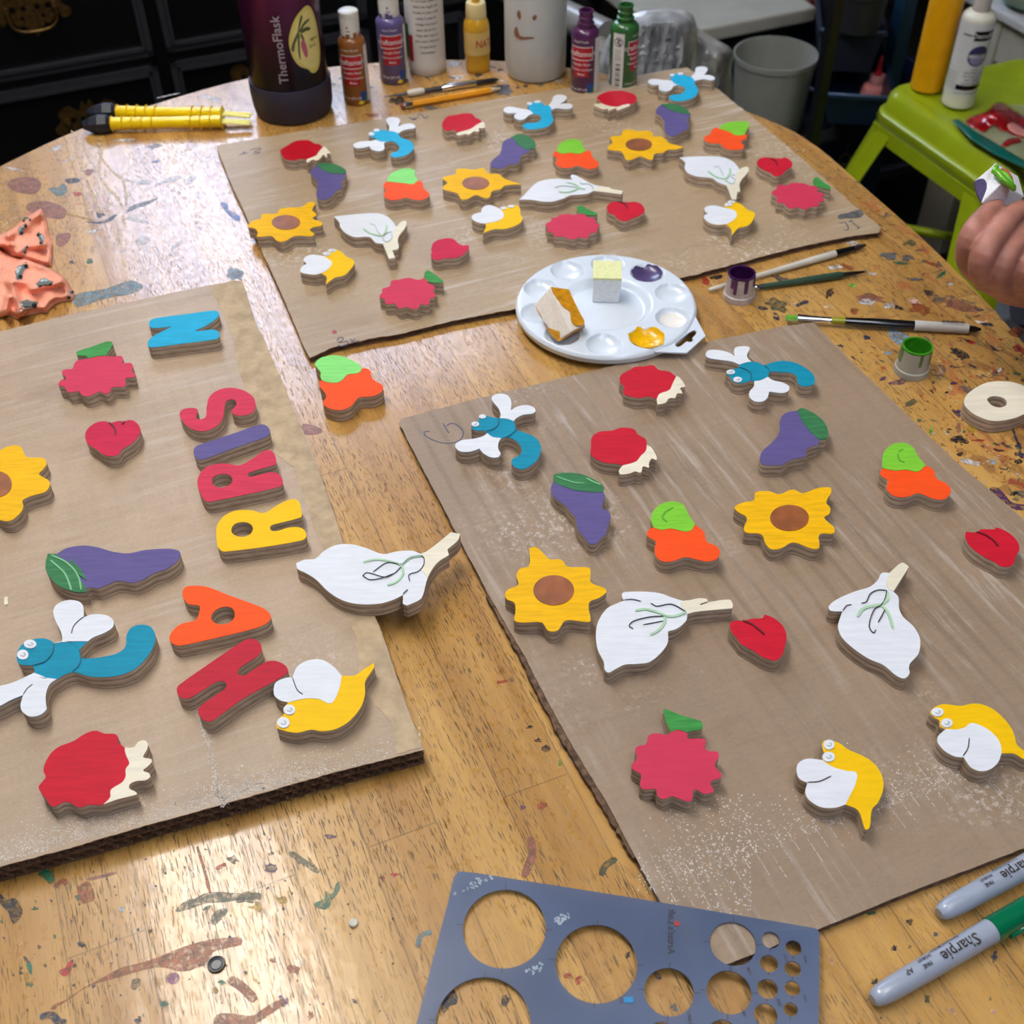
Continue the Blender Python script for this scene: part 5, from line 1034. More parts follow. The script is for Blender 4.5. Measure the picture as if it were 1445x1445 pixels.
a, b = lay((1108, 452), (1384, 465), TZ+.0042)
t, O, ob = tool('paint_brush', 'flat black-handled brush with green tip and paper sticker lying over the right cardboard corner', 'paint brush', a+Vector((0, 0, .003)), b, [
    ('ferrule', CHROME, [(.06, .0040), (.1, .0036), (.2, .0028), (.235, .0028)]), ('green_band', mat('olive_band', (150, 150, 20), .3), [(.235, .003), (.305, .0034)]),
    ('handle', BLKG, [(.305, .0034), (.45, .0044), (.6, .0042), (.8, .0036), (.97, .0028), (1, .0012)]), ('paper_sticker', mat('white_sticker', (214, 212, 206), .6), [(.66, .0046), (.665, .0047), (.93, .0043), (.935, .0042)])], 'brushes')
MB().tube([a+Vector((0, 0, .003))+(b-a)*s-O for s in (0, .005, .03, .062)], [.0038, .0044, .0044, .004], 14, flat=.35).build('bristles', mat('green_tipped_bristles', (104, 170, 44), .4, vary=.2, scale=300), t)
mb = MB(); L_ = b-a
dd = L_.normalized()
for s in list(range(14)):
    c_ = a+L_*(.80+.008*s)+Vector((0, 0, .0043+.0004*0))-O
    mb.box(c_+Vector((0, 0, .0028*(1-.7*s*.008))), (.0007 if s % 3 else .0013, .0022, .0004), Matrix.Rotation(math.atan2(dd.y, dd.x), 3, 'Z'))
mb.build('sticker_barcode', BLK, ob['paper_sticker']).matrix_parent_inverse = Matrix()
# pencil and knife by the bottles
a, b = lay((566, 150), (712, 124), TZ+.004)
t, O, ob = tool('pencil', 'short yellow hexagonal pencil with eraser behind the far cardboard', 'pencil', a, b, [
    ('eraser', mat('old_eraser', (150, 84, 74), .8, vary=.2), [(0, .0030), (.03, .0034), (.035, .0034)]), ('ferrule', CHROME, [(.03, .0036), (.06, .0038), (.065, .0035), (.1, .0038), (.105, .0036)])])
MB().tube([a+(b-a)*s-O for s in (.1, .86)], [.0037, .0037], 6, smooth=False).build('barrel', mat('pencil_yellow', (240, 160, 16), .3, coat=.4), t)
MB().tube([a+(b-a)*s-O for s in (.86, .96)], [.0037, .0012], 12).build('sharpened_wood', mat('cut_wood', (206, 186, 150), .7), t)
MB().tube([a+(b-a)*s-O for s in (.96, 1)], [.0012, .0002], 8).build('graphite_tip', mat('graphite', (50, 50, 54), .4), t)
a, b = lay((542, 137), (703, 112), TZ+.0042)
tool('craft_knife', 'slim metal craft knife with white grips lying beyond the yellow pencil', 'craft knife', a, b, [
    ('blade', DKM, [(0, .0003), (.08, .0012), (.2, .002)]), ('front_grip', mat('grip_white', (206, 202, 188), .5), [(.2, .0032), (.23, .0042), (.32, .0042), (.345, .0034)]), ('shaft', DKM, [(.345, .0028), (.5, .0028)]),
    ('barrel', CHROME, [(.5, .0038), (.52, .0042), (.78, .0042), (.8, .0036)]), ('tail', DKM, [(.8, .003), (.97, .0028), (1, .001)])])
# yellow tools with black heads, far left
YT = mat('bright_yellow_plastic', (250, 214, 8), .3, coat=.3); YF = mat('pale_yellow_tip', (236, 226, 110), .5); BF = mat('black_foam', (26, 32, 48), .5, vary=.3, scale=100, bump=.4)
def fork(label, hx, hy, c0, c1, e, tz):
    a = at(*c0, tz); b = at(*c1, tz); t = thing('yellow_hand_tool', label, 'hand tool', Vector((a.x, a.y, TZ)), 'yellow ribbed tools'); O = t.location.copy(); Lv = b-a
    MB().tube([a+Lv*s-O for s in (0, .5, 1)], [.0072, .0062, .0068], 22).build('handle', YT, t)
    for s in (0, .10, .19, .28, .37, .72, .81, .9, 1):
        MB().tube([a+Lv*s-O-Lv.normalized()*.0006, a+Lv*s-O, a+Lv*s-O+Lv.normalized()*.0006], [.0078, .0088, .0078], 22).build('rib', YT, t)
    h = at(*hx, tz)
    MB().tube([a-O+Vector((0, 0, 0)), a+(h-a)*.15-O, a+(h-a)*.45-O, a+(h-a)*.75-O, h-O], [.0066, .0105, .0115, .0085, .0045], 7, smooth=False).build('black_head', BF, t)
    g = at(*e, tz-.002); sd = Vector((-Lv.y, Lv.x, 0)).normalized()
    for k in (-1, 1):
        MB().tube([b-O+sd*.002*k, b+(g-b)*.5-O+sd*.0024*k, g-O+sd*.0034*k], [.0036, .0030, .0024], 10, flat=.5).build('prong', YF, t)
fork('yellow ribbed hand tool with black head, the nearer of the pair', (117, 177), 0, (158, 174.5), (313, 171), (353, 173), TZ+.0095)
fork('yellow ribbed hand tool with black head, the farther of the pair', (124, 160), 0, (166, 158), (314, 160), (354, 163), TZ+.0095)
# markers
GB_ = mat('marker_grey', (164, 174, 192), .3, coat=.4, vary=.02); GC = mat('marker_green', (0, 112, 72), .22, coat=.6, vary=.03)
def marker(label, tipx, endx, zc_, capcol, txt):
    a = at(*tipx, TZ+zc_); b = at(*endx, TZ+zc_); t = thing('marker_pen', label, 'marker', Vector((a.x, a.y, TZ)), 'permanent markers'); O = t.location.copy(); Lv = (b-a); Ln = Lv.length; u = Lv/Ln
    MB().tube([a-O, a+u*.002-O, a+u*.006-O, a+u*.014-O, a+u*.045-O, a+u*.083-O], [.0030, .0046, .0056, .0062, .0066, .0068], 28).build('barrel', GB_, t)
    cb = MB().tube([a+u*.083-O, a+u*.0835-O, a+u*.115-O, a+u*.132-O], [.0068, .0074, .0072, .0062], 28); cb.build('cap', capcol, t)
    up = Vector((0, 0, 1)); side = up.cross(u).normalized()
    MB().tube([a+u*.09-O-side*.0074, a+u*.127-O-side*.0082], [.0017, .0014], 8).build('clip', capcol, t)
    # printing on the barrel, read from the far side
    mb = MB()
    def put(s, size, along, ang, mb, flip=1):
        vs, fs = text_mesh(s, size)
        out = []
        for v in vs:
            x = along-v.x*flip; r = .00668 if x > .045 else .0062+(.0004)*(x-.014)/.031
            th = ang-v.y/r*flip      # angle from straight up, positive to the near side
            out.append(a-O+u*x+(up*math.cos(th)+side*math.sin(th))*(r+.0006))
        mb.add(out, fs)
    for s, size, al, an in txt:
        mb = MB(); put(s, size, al, an, mb); mb.build('printed_lettering', BLK, t)
txt = [('Sharpie', .0086, .058, -.15), ('FINE', .0030, .0355, -.05), ('POINT', .0030, .0365, .55), ('AP', .0042, .0245, .2), ('Permanent Marker', .0026, .052, .75)]
marker('grey marker with green cap lying nearest the bottom right corner', (1231, 1411), (1560, 1219), .0068, GC, txt)
marker('grey marker lying between the right cardboard and the green-capped marker', (1325, 1289), (1560, 1161), .0068, GB_, [('FINE', .0030, .0335, -.1), ('POINT', .0030, .0345, .45), ('Sharpie', .0080, .055, -.1), ('Permanent Marker', .0024, .050, .7)])

# ================================================================ circle template, tilted: one end lies on the cardboard
pz = lambda x, y: .0016+max(0.0, min(1.0, (x+.05)/.21))*.0062
def att(px, py):
    q = at(px, py, TZ)
    for _ in range(6): q = at(px, py, TZ+pz(q.x, q.y)+.0007)
    return q
tpl_m = mat('clear_blue_plastic', (88, 106, 140), .28, vary=.08, scale=14, alpha=.76, coat=.25)
tout = smooth(*P(PX, '645,1230* 652,1229 900,1264 1150,1311 1156,1316 1156,1380 1155,1445* 1156,1550* 900,1560 565,1545* 590,1440 615,1345 641,1238'), False, 3) if False else [p for p in smooth(*P(PX, '650,1230 720,1240 900,1268.5 1060,1295 1146,1309.5 1153,1312 1156,1320 1156,1380 1155,1445 1157,1550* 860,1560* 563,1545* 588,1445 612,1350 632,1275 641,1238'), True, 3)]
to = dedupe([tuple(att(x, y)[:2]) for x, y in tout])
tc = Vector((sum(p[0] for p in to)/len(to), sum(p[1] for p in to)/len(to), TZ))
tpl = thing('circle_template', 'translucent blue plastic circle-drawing template at the bottom of the table', 'template', tc)
hs = [(711.8, 1310, 117), (841.5, 1359.5, 115), (681.6, 1445, 134), (944, 1400, 70), (1034, 1332, 65), (1028.6, 1400.5, 63), (1087.4, 1327, 25), (1119.5, 1338, 22.5), (1085, 1360, 25.5), (1118.5, 1367.6, 23), (1083, 1396, 29), (1118, 1395, 22), (1080.5, 1432.5, 33), (1115.4, 1424.7, 20), (1020, 1460, 42), (934, 1462, 40)]
hl = []
for x, y, w in hs:
    c_ = att(x, y); r = (att(x+w/2, y)-att(x-w/2, y)).length/2; hl.append(circle(c_.x, c_.y, r, 64 if r > .01 else 28))
lp = [[(x-tc.x, y-tc.y) for x, y in q] for q in [to]+hl]
MB().prism(lp, 0, .0011, zf=lambda x, y: pz(x+tc.x, y+tc.y), smooth=True).build('sheet', tpl_m, tpl)
mb = MB(); ZT = lambda q: pz(q.x, q.y)+.00125
mb0 = mb
def tline(p0, p1, w=.0004):
    mb = MB()
    a, b = att(*p0), att(*p1); d = Vector((b.x-a.x, b.y-a.y)).normalized(); nn = Vector((-d.y, d.x))*w/2
    vs = [(a.x+nn.x-tc.x, a.y+nn.y-tc.y, ZT(a)), (a.x-nn.x-tc.x, a.y-nn.y-tc.y, ZT(a)), (b.x-nn.x-tc.x, b.y-nn.y-tc.y, ZT(b)), (b.x+nn.x-tc.x, b.y+nn.y-tc.y, ZT(b))]
    mb.add(vs, [(0, 1, 2, 3)]); mb.build('centre_mark', BLK, tpl)
for x, y, w in hs[:6]:
    r = w/2
    for dx, dy in ((1, .05), (-1, -.08), (-.05, 1), (.03, -1)): tline((x+dx*r, y+dy*r*.93), (x+dx*(r+9), y+dy*(r*.93+9)))
for x, y, w in hs[6:14]: tline((x, y+w*.46), (x-1, y+w*.46+5))
def ttext(s, size, px, py, ang, mirror=True):
    vs, fs = text_mesh(s, size); c_ = att(px, py); out = []
    for v in vs:
        x, y = (-v.x if mirror else v.x), v.y; X_ = x*math.cos(ang)-y*math.sin(ang)+c_.x; Y_ = x*math.sin(ang)+y*math.cos(ang)+c_.y
        out.append((X_-tc.x, Y_-tc.y, pz(X_, Y_)+.0013))
    return out, fs
mt = MB()
for s, size, x, y, an in [("Artist's Loft", .0055, 947, 1315, math.radians(-97)), ('DOCT\nINC 3', .0022, 876, 1412, -1.5), ('1.000 I', .0024, 973, 1438, -1.5), ('ORTOR\nBIT', .0022, 1050, 1432, -1.5), ('5 1/2 IN', .0022, 1057, 1372, -1.4), ('SDOR\nSECIT', .0022, 1099, 1415, -1.5), ('SRAC 5/8', .0022, 1108, 1352, -1.5), ('QUALITY\nINSTRUMENTS', .002, 1136, 1355, -1.5), ('O\'PILO\nAOTO.', .002, 1136, 1410, -1.5)]:
    if s in ('DOCT\nINC 3', 'ORTOR\nBIT', 'SDOR\nSECIT', 'O\'PILO\nAOTO.', 'QUALITY\nINSTRUMENTS', 'SRAC 5/8', '5 1/2 IN'):
        s = {'DOCT\nINC 3': 'INC.', 'ORTOR\nBIT': '1/8', 'SDOR\nSECIT': '3/16', 'O\'PILO\nAOTO.': '.1250', 'QUALITY\nINSTRUMENTS': '.0938', 'SRAC 5/8': '5/32', '5 1/2 IN': '.7188'}[s]
    v_, f_ = ttext(s, size, x, y, an); mt = MB(); mt.add(v_, f_); mt.build('printed_lettering', BLK, tpl)
mt = MB(); random.seed(5)
for cx, cy, n in [(675, 1255, 60), (690, 1245, 20), (795, 1300, 60), (752, 1365, 24)]:
    for _ in range(n):
        q = att(cx+random.gauss(0, 9), cy+random.gauss(0, 6)); 
        if any((q.x-at(x, y).x)**2+(q.y-at(x, y).y)**2 < (w/2/2050)**2 for x, y, w in hs[:3]): continue
        mt.prism([circle(q.x-tc.x, q.y-tc.y, random.uniform(.0004, .0013), 6, random.uniform(.0004, .0009), random.uniform(0, 3))], pz(q.x, q.y)+.0010, pz(q.x, q.y)+.0014)
mt.build('chalky_residue', mat('white_crust', (168, 182, 196), .8, vary=.2), tpl)['kind'] = 'stuff'
q = att(887, 1410); MB().prism([[(x-tc.x, y-tc.y) for x, y in [tuple(att(*p)[:2]) for p in [(880, 1408), (893, 1407), (894, 1415), (881, 1416)]]]], pz(q.x, q.y)+.001, pz(q.x, q.y)+.0014).build('blue_paint_dab', mat('blue_dab', (20, 140, 200), .3), tpl)
q = att(955, 1304); MB().prism([circle(q.x-tc.x, q.y-tc.y, .0016, 12)], pz(q.x, q.y)+.001, pz(q.x, q.y)+.0014).build('red_dot', mat('red_dot', (170, 60, 50), .3), tpl)

# ================================================================ folded coral cloth
CL = (0, 280, 180)
def clothmat():
    return mat('coral_cotton', (250, 170, 142), .85, vary=.07, scale=500, bump=.15, spec=.15)
CLM = clothmat()
cloth = thing('cloth', 'crumpled coral cotton cloth printed with little grey cars at the left edge', 'cloth', at(30, 380))
CO = cloth.location.copy()
def segd(p, a, b):
    ax, ay = a; bx, by = b; dx, dy = bx-ax, by-ay; t = max(0, min(1, ((p[0]-ax)*dx+(p[1]-ay)*dy)/(dx*dx+dy*dy))); return math.hypot(p[0]-ax-dx*t, p[1]-ay-dy*t), t
def inpoly(p, poly):
    c = False; n = len(poly)
    for i in range(n):
        a, b = poly[i], poly[(i+1) % n]
        if (a[1] > p[1]) != (b[1] > p[1]) and p[0] < (b[0]-a[0])*(p[1]-a[1])/(b[1]-a[1])+a[0]: c = not c
    return c
def layer(outline_px, ridges, z0, hmax, nm, edge=10, seed=0):
    """cloth sheet over a grid in photo pixels; height from folds, edges turned down"""
    out = outline_px; xs = [p[0] for p in out]; ys = [p[1] for p in out]; st = 2.0
    def hgt(x, y):
        d = min(segd((x, y), out[i], out[(i+1) % len(out)])[0] for i in range(len(out)))
        h = z0+hmax*sstep(d/edge)*.55
        for (a, b, w, amp) in ridges:
            dd, t = segd((x, y), a, b); h += amp*math.exp(-(dd/w)**2)*sstep(d/5)
        h += (.0010*math.sin(x*.23+y*.11+seed)+.0008*math.sin(x*.11-y*.31+seed*2))*sstep(d/8)
        return h
    bnd = []
    for i in range(len(out)):
        a, b = out[i], out[(i+1) % len(out)]; n = max(1, int(math.hypot(b[0]-a[0], b[1]-a[1])/st))
        for k in range(n): bnd.append((a[0]+(b[0]-a[0])*k/n, a[1]+(b[1]-a[1])*k/n))
    inner = []
    y = min(ys)
    while y < max(ys):
        x = max(min(xs), -70)
        while x < max(xs):
            if inpoly((x, y), out) and min(segd((x, y), out[i], out[(i+1) % len(out)])[0] for i in range(len(out))) > st*.6: inner.append((x, y))
            x += st
        y += st
    from mathutils.geometry import delaunay_2d_cdt
    pts = bnd+inner; ed = [(i, (i+1) % len(bnd)) for i in range(len(bnd))]
    r = delaunay_2d_cdt([Vector(p) for p in pts], ed, [list(range(len(bnd)))], 1, 1e-4)
    V2, F2 = r[0], r[2]
    vs = [at(v.x, v.y, TZ+max(.0006, hgt(v.x, v.y)))-CO for v in V2]
    mb = MB().add(vs, [list(f) for f in F2], True); o = mb.build(nm, CLM, cloth)
    s = o.modifiers.new('thick', 'SOLIDIFY'); s.thickness = .0009; s.offset = -1
    return hgt
backflap = smooth(*P(CL, '-500,560 -200,480 0,405 130,345 250,240 460,112* 510,180 540,280 560,400 600,520* 600,640 590,770* 480,760 350,720 240,680 150,660 60,610 0,560 -300,600'), True, 2)
h1 = layer(backflap, [((0, 340), (55, 300), 9, .008), ((0, 345), (60, 346), 4, .005), ((10, 330), (26, 362), 4, .006), ((62, 345), (30, 352), 4, .004)], .0006, .010, 'back_fold', 7, 1)
frontflap = smooth(*P(CL, '-600,520 -200,500 0,575 100,645 180,675 280,680 400,720 500,760 600,810 700,870 760,930 800,1010 830,1080 830,1130 770,1160 650,1180 580,1230 530,1290 440,1290 330,1320 200,1370 120,1330 0,1350* -200,1370 -600,1380'), True, 2)
h2 = layer(frontflap, [((0, 352), (60, 372), 7, .010), ((60, 372), (98, 402), 6, .007), ((45, 408), (85, 398), 5, .008), ((15, 400), (30, 440), 6, .010), ((12, 420), (6, 446), 4, .009), ((20, 395), (45, 400), 6, .007), ((-10, 375), (20, 385), 12, .004)], .0012, .013, 'front_fold', 9, 2)
# light edges and printed cars
CAR1 = mat('printed_car_grey', (112, 118, 112), .85, spec=.1); CAR2 = mat('printed_car_dark', (38, 40, 44), .85, spec=.1); CAR3 = mat('printed_car_window', (170, 204, 214), .85, spec=.1)
def decal(poly_px, hf, m, nm, lift=.0004):
    mb = MB(); tr = tessellate_polygon([[Vector((x, y, 0)) for x, y in poly_px]])
    vs = [at(x, y, TZ+max(.0006, hf(x, y))+lift)-CO for x, y in poly_px]
    mb.add(vs, [list(t) for t in tr]); return mb.build(nm, m, cloth)
def carp(cx, cy, L_, ang, hf):
    k = 180/1445; cx, cy = cx*k, 280+cy*k; L_ *= k; c, s = math.cos(math.radians(ang)), math.sin(math.radians(ang))
    def tr(pts): return [(cx+(x*c-y*s)*L_, cy+(x*s+y*c)*L_) for x, y in pts]
    body = tr([(-.5, .12), (-.5, -.02), (-.36, -.08), (-.2, -.24), (.12, -.24), (.3, -.06), (.5, .0), (.52, .12), (.3, .16), (-.3, .16)])
    o = decal(body, hf, CAR1, 'printed_car')
    for q in ([(-.17, -.19), (-.03, -.19), (-.03, -.06), (-.26, -.06)], [(.02, -.19), (.1, -.19), (.22, -.06), (.02, -.06)]):
        w_ = decal(tr(q), hf, CAR3, 'car_window', .0011); w_.parent = o
    for wx in (-.3, .32):
        w_ = decal([(cx+((wx+.12*math.cos(a))*c-(.14+.12*math.sin(a))*s)*L_, cy+((wx+.12*math.cos(a))*s+(.14+.12*math.sin(a))*c)*L_) for a in [2*PI*i/10 for i in range(10)]], hf, CAR2, 'car_wheel', .0012); w_.parent = o
carp(250, 345, 150, -60, h1); carp(465, 450, 150, 70, h1); carp(285, 580, 100, -70, h1); carp(300, 235, 110, -10, h1)
carp(470, 700, 130, 40, h1) if False else None
carp(235, 815, 220, -62, h2); carp(505, 950, 190, -8, h2); carp(790, 1085, 120, -60, h2); carp(300, 1210, 260, -22, h2)
# ================================================================ bottles along the far rim
def spot(px, py, wpx, z=TZ):
    """centre and radius of a round foot whose nearest point shows at px,py and whose width is wpx"""
    p = at(px, py, z); r = wpx/2*depth_of(p)/F; d = Vector((p.x, p.y, 0)).normalized()
    c = p+d*r; r = wpx/2*depth_of(c)/F; c = p+d*r; c.z = z; return c, r
def hgt(c, r, px, py):      # height of a round top whose far/near mid shows at py
    return zon(px, py, c)-c.z
LABR = mat('label_red', (186, 22, 40), .4, vary=.04); LABW = mat('label_white', (226, 224, 220), .5, vary=.03); LABB = mat('label_blue', (30, 70, 150), .4); LABG = mat('label_green', (30, 110, 70), .4); LABY = mat('label_yellow', (236, 206, 40), .4)
CAPW = mat('white_cap', (222, 222, 214), .4, vary=.04); TXW = mat('print_white', (232, 228, 226), .5)
def face(c): return math.atan2(-c.y, -c.x)
def craft(label, px, py, wpx, htop, body, turn, cap, txt2, side=False, bodyrough=.3):
    c, r = spot(px, py, wpx); H = .098 if htop is None else htop; sh = H if cap is None else H
    t = thing('paint_bottle', label, 'paint bottle', c, 'small craft paint bottles')
    hb = .078
    rf = lambda z: r*.97
    MB().lathe([(r*.86, 0), (r*.97, .0025), (r*.97, hb*.90), (r*.95, hb*.95), (r*.74, hb), (r*.52, hb+.0015)], 40).build('bottle_body', body, t)
    ph = face(c)+turn; rr = r*.97
    if cap == 'white':
        MB().lathe([(r*.66, hb+.0008), (r*.70, hb+.003), (r*.68, hb+.006), (r*.70, hb+.021), (r*.68, hb+.0235), (r*.70, hb+.0245), (r*.69, hb+.0285), (r*.60, hb+.0295)], 36).build('flip_cap', CAPW, t)
        mb = MB(); random.seed(int(px))
        for k in range(9):
            a = random.uniform(0, 2*PI); wrap_patch(mb, r*.70, a-.2, a+.2, hb+.001, hb+.001+random.uniform(.002, .006), .0003, 5)
        wrap_patch(mb, r*.70, ph-.25, ph-.1, hb+.012, hb+.0145, .0003, 4); wrap_patch(mb, r*.70, ph-.3, ph+.1, hb+.0085, hb+.0095, .0003, 4)
        mb.build('paint_smears', body, t)
    else:
        MB().lathe([(r*.50, hb+.001), (r*.50, hb+.004), (r*.60, hb+.0045), (r*.60, hb+.0062), (r*.47, hb+.0068), (r*.47, hb+.0105), (r*.53, hb+.011), (r*.53, hb+.0125), (r*.47, hb+.013), (r*.47, hb+.017), (r*.53, hb+.0175), (r*.52, hb+.0195), (r*.40, hb+.0195), (r*.40, hb+.004), (.0003, hb+.004)], 36, closed=False).build('threaded_neck', body, t)
    la = MB(); wrap_patch(la, rr, ph-.82, ph+.74, .046, .0605, .0004, 18); la.build('brand_band', LABR, t)
    mb = MB()
    for z0, z1 in ((.0453, .0463), (.0602, .0612)): wrap_patch(mb, rr, ph-.85, ph+.78, z0, z1, .0006, 18)
    for q in (-.85, .75): wrap_patch(mb, rr, ph+q, ph+q+.04, .0455, .061, .0006, 2)
    mb.build('band_border', TXW, t)
    mb = MB(); wrap_text(mb, 'craftsmart', .0085, rr, ph-.04, .0528, .0007); mb.build('brand_lettering', TXW, t)
    mb = MB(); wrap_patch(mb, rr, ph-.62, ph+.50, .0255, .0455, .0004, 16); mb.build('red_panel', LABR, t)
    for s_, sz_, q_, z_ in (('Acrylic Paint', .0042, -.04, .0405), ('Peinture acrylique', .0036, -.04, .0345), ('Matte', .0036, -.04, .029), (txt2, .0034, -.1, .067), ('2 fl oz (59 ml)', .0040, -.28, .0105)):
        mb = MB(); wrap_text(mb, s_, sz_, rr, ph+q_, z_, .0007); mb.build('panel_lettering', TXW, t)
    mb = MB(); wrap_poly(mb, [(-.004, -.006), (.0045, -.007), (.0055, .004), (-.003, .0055)], rr, ph+.62, .0125, .0005); mb.build('blue_emblem', LABB, t)
    mb = MB(); wrap_poly(mb, [(.0005, -.006), (.0045, -.007), (.0052, .002), (.002, -.001)], rr, ph+.62, .0125, .0008); mb.build('green_emblem', LABG, t)
    mb = MB(); wrap_poly(mb, [(-.0045, -.0035), (-.001, .001), (.0035, -.002), (.001, -.005)], rr, ph+.42, .007, .0009); mb.build('yellow_emblem', LABY, t)
    q = ph+1.40 if not side else ph-1.55
    mb = MB(); wrap_patch(mb, rr, q-.42, q+.42, .004, .070, .0005, 10); mb.build('back_label', LABW, t)
    if side:
        mb = MB()
        for k, w in enumerate([.0016, .0008, .0018, .0006, .0012, .0008, .002, .0006, .0014]): wrap_patch(mb, rr, q-.12, q+.22, .008+k*.0031, .008+k*.0031+w, .0008, 4)
        wrap_text(mb, 'AP', .007, rr, q+.02, .060, .0008, vertical=-1)
        vs = []; 
        ring = [(.0052*math.cos(a), .0052*math.sin(a)) for a in [2*PI*i/24 for i in range(24)]]
        for i in range(24):
            a, b_ = ring[i], ring[(i+1) % 24]; wrap_poly(mb, [a, b_, (b_[0]*.86, b_[1]*.86), (a[0]*.86, a[1]*.86)], rr, q+.02, .060, .0008)
        for k in range(4): wrap_patch(mb, rr, q-.2+k*.12, q-.18+k*.12, .038, .052, .0008, 2)
        mb.build('barcode_and_seal', BLK, t)
    return t
craft('brown craft paint bottle with white flip cap beside the purple flask', 505.5, 151, 38.5, None, mat('brown_paint_bottle', (150, 92, 40), .35, coat=.2), -.12, 'white', 'Golden Brown')
craft('lavender craft paint bottle with paint-stained white cap beside the white lotion bottle', 557.5, 121.5, 40, None, mat('lavender_paint_bottle', (96, 86, 138), .35, coat=.2), .02, 'white', 'Berry Purple')
craft('open dark purple craft paint bottle with threaded neck in front of the frosted jar', 823.5, 139, 39, None, mat('plum_paint_bottle', (84, 34, 84), .3, coat=.3), -.2, None, 'Royal Purple')
craft('open green craft paint bottle turned to its barcode at the back of the far cardboard', 877, 131, 40, None, mat('green_paint_bottle', (48, 104, 50), .3, coat=.3), 1.15, None, 'Leaf Green', side=2)
# purple insulated flask
c, r = spot(419, 180, 113); t = thing('insulated_flask', 'tall dark purple insulated flask with a yellow plant sticker at the back left', 'flask', c)
DKP = mat('flask_rubber_boot', (46, 42, 62), .55, vary=.05)
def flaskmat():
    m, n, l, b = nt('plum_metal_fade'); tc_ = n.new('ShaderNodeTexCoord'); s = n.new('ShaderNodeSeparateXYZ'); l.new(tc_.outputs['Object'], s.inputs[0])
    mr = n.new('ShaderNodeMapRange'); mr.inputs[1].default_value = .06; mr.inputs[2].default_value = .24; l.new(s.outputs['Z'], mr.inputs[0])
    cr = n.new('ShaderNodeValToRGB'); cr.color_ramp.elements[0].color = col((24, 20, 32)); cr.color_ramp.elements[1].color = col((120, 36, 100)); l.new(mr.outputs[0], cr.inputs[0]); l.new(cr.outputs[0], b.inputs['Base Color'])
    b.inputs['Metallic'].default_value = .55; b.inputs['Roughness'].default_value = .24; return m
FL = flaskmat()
MB().lathe([(r*.86, 0), (r*.93, .002), (r*.975, .01), (r, .026), (r*1.0, .0395), (r*.985, .041), (r*.95, .041)], 64).build('rubber_boot', DKP, t)
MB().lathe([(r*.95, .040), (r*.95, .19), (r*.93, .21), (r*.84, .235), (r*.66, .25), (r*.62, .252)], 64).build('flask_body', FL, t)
MB().lathe([(r*.66, .251), (r*.7, .255), (r*.7, .285), (r*.6, .29)], 40).build('screw_lid', mat('black_lid', (24, 24, 26), .4), t)
ph = face(c); rr = r*.95
mb = MB(); wrap_text(mb, 'ThermoFlask', .0142, rr, ph-.14, .089, .0006, vertical=1); mb.build('flask_lettering', mat('silver_print', (170, 164, 180), .35, metal=.3), t)
def st(pts, m, nm, off, cx=.56, cz=.0935, k=.000112): # sticker drawn in crop pixels around its centre (790,430)
    mb = MB(); q = smooth([((x-795)*k*1.18, (430-y)*k*1.25) for x, y in pts], [False]*len(pts), True, 3); wrap_poly(mb, q, rr, ph+cx, cz, off); return mb.build(nm, m, t)
stick = st([(640, 420), (660, 330), (720, 230), (800, 172), (860, 165), (905, 220), (935, 330), (945, 450), (935, 570), (905, 650), (850, 692), (800, 680), (780, 650), (700, 600), (655, 520)], mat('sticker_yellow', (222, 208, 110), .4), 'plant_sticker', .0006)
st([(668, 420), (690, 330), (740, 250), (810, 200), (855, 195), (885, 240), (912, 340), (920, 450), (910, 560), (880, 630), (840, 655), (800, 640), (720, 580), (680, 510)], mat('sticker_cream', (232, 222, 140), .4), 'sticker_field', .0009)
LF = mat('sticker_leaf', (84, 92, 52), .5)
for pts in ([(775, 215), (785, 235), (750, 300), (735, 345), (728, 330), (745, 270)], [(660, 480), (670, 410), (720, 340), (735, 330), (730, 360), (690, 420)], [(740, 330), (790, 275), (850, 262), (840, 278), (790, 300), (750, 345)], [(750, 345), (800, 315), (850, 340), (800, 345)], [(728, 350), (738, 352), (725, 450), (715, 555), (706, 520), (712, 430)], [(742, 350), (765, 370), (775, 430), (755, 400)]): st(pts, LF, 'sticker_leaf', .0012)
st([(738, 430), (752, 405), (772, 410), (790, 480), (785, 540), (768, 548), (748, 500)], mat('sticker_pink', (190, 96, 120), .5), 'sticker_flower', .0013)
mb = MB(); wrap_text(mb, 'agave', .005, rr, ph+.56+.22, .095, .0014); wrap_text(mb, 'BLUE', .004, rr, ph+.56+.16, .0875, .0014); mb.build('sticker_lettering', LF, t)
# white lotion bottle with printed text
c, r = spot(604, 109.5, 54); t = thing('squeeze_bottle', 'tall white bottle with lines of small black print beside the lavender paint', 'bottle', c)
MB().lathe([(r*.9, 0), (r*.98, .003), (r, .012), (r*.985, .014), (r*.985, .125), (r*.9, .138), (r*.6, .146), (r*.5, .148)], 48).build('bottle_body', mat('milky_white_bottle', (206, 202, 196), .35, vary=.03), t)
MB().lathe([(r*.52, .147), (r*.54, .15), (r*.52, .168), (r*.4, .17)], 32).build('cap', CAPW, t)
ph = face(c); mb = MB()
lines_ = ['Do not freeze. Shake well', 'before use. Apply with', 'a brush or a foam roller', 'evenly, 2 coats for', 'average coverage of', 'paper, let dry first.', 'Wash with soap and', 'warm water. Nontoxic', 'to clean hands', 'and surfaces.']
for i, s in enumerate(lines_): wrap_text(mb, s, .0039, r*.985, ph+.1, .092-i*.0068, .0005, sx=.86)
mb.build('printed_lettering', BLK, t)
mb = MB(); wrap_patch(mb, r*.985, ph-1.05, ph-.72, .018, .05, .0004, 6); mb.build('red_label_edge', LABR, t)
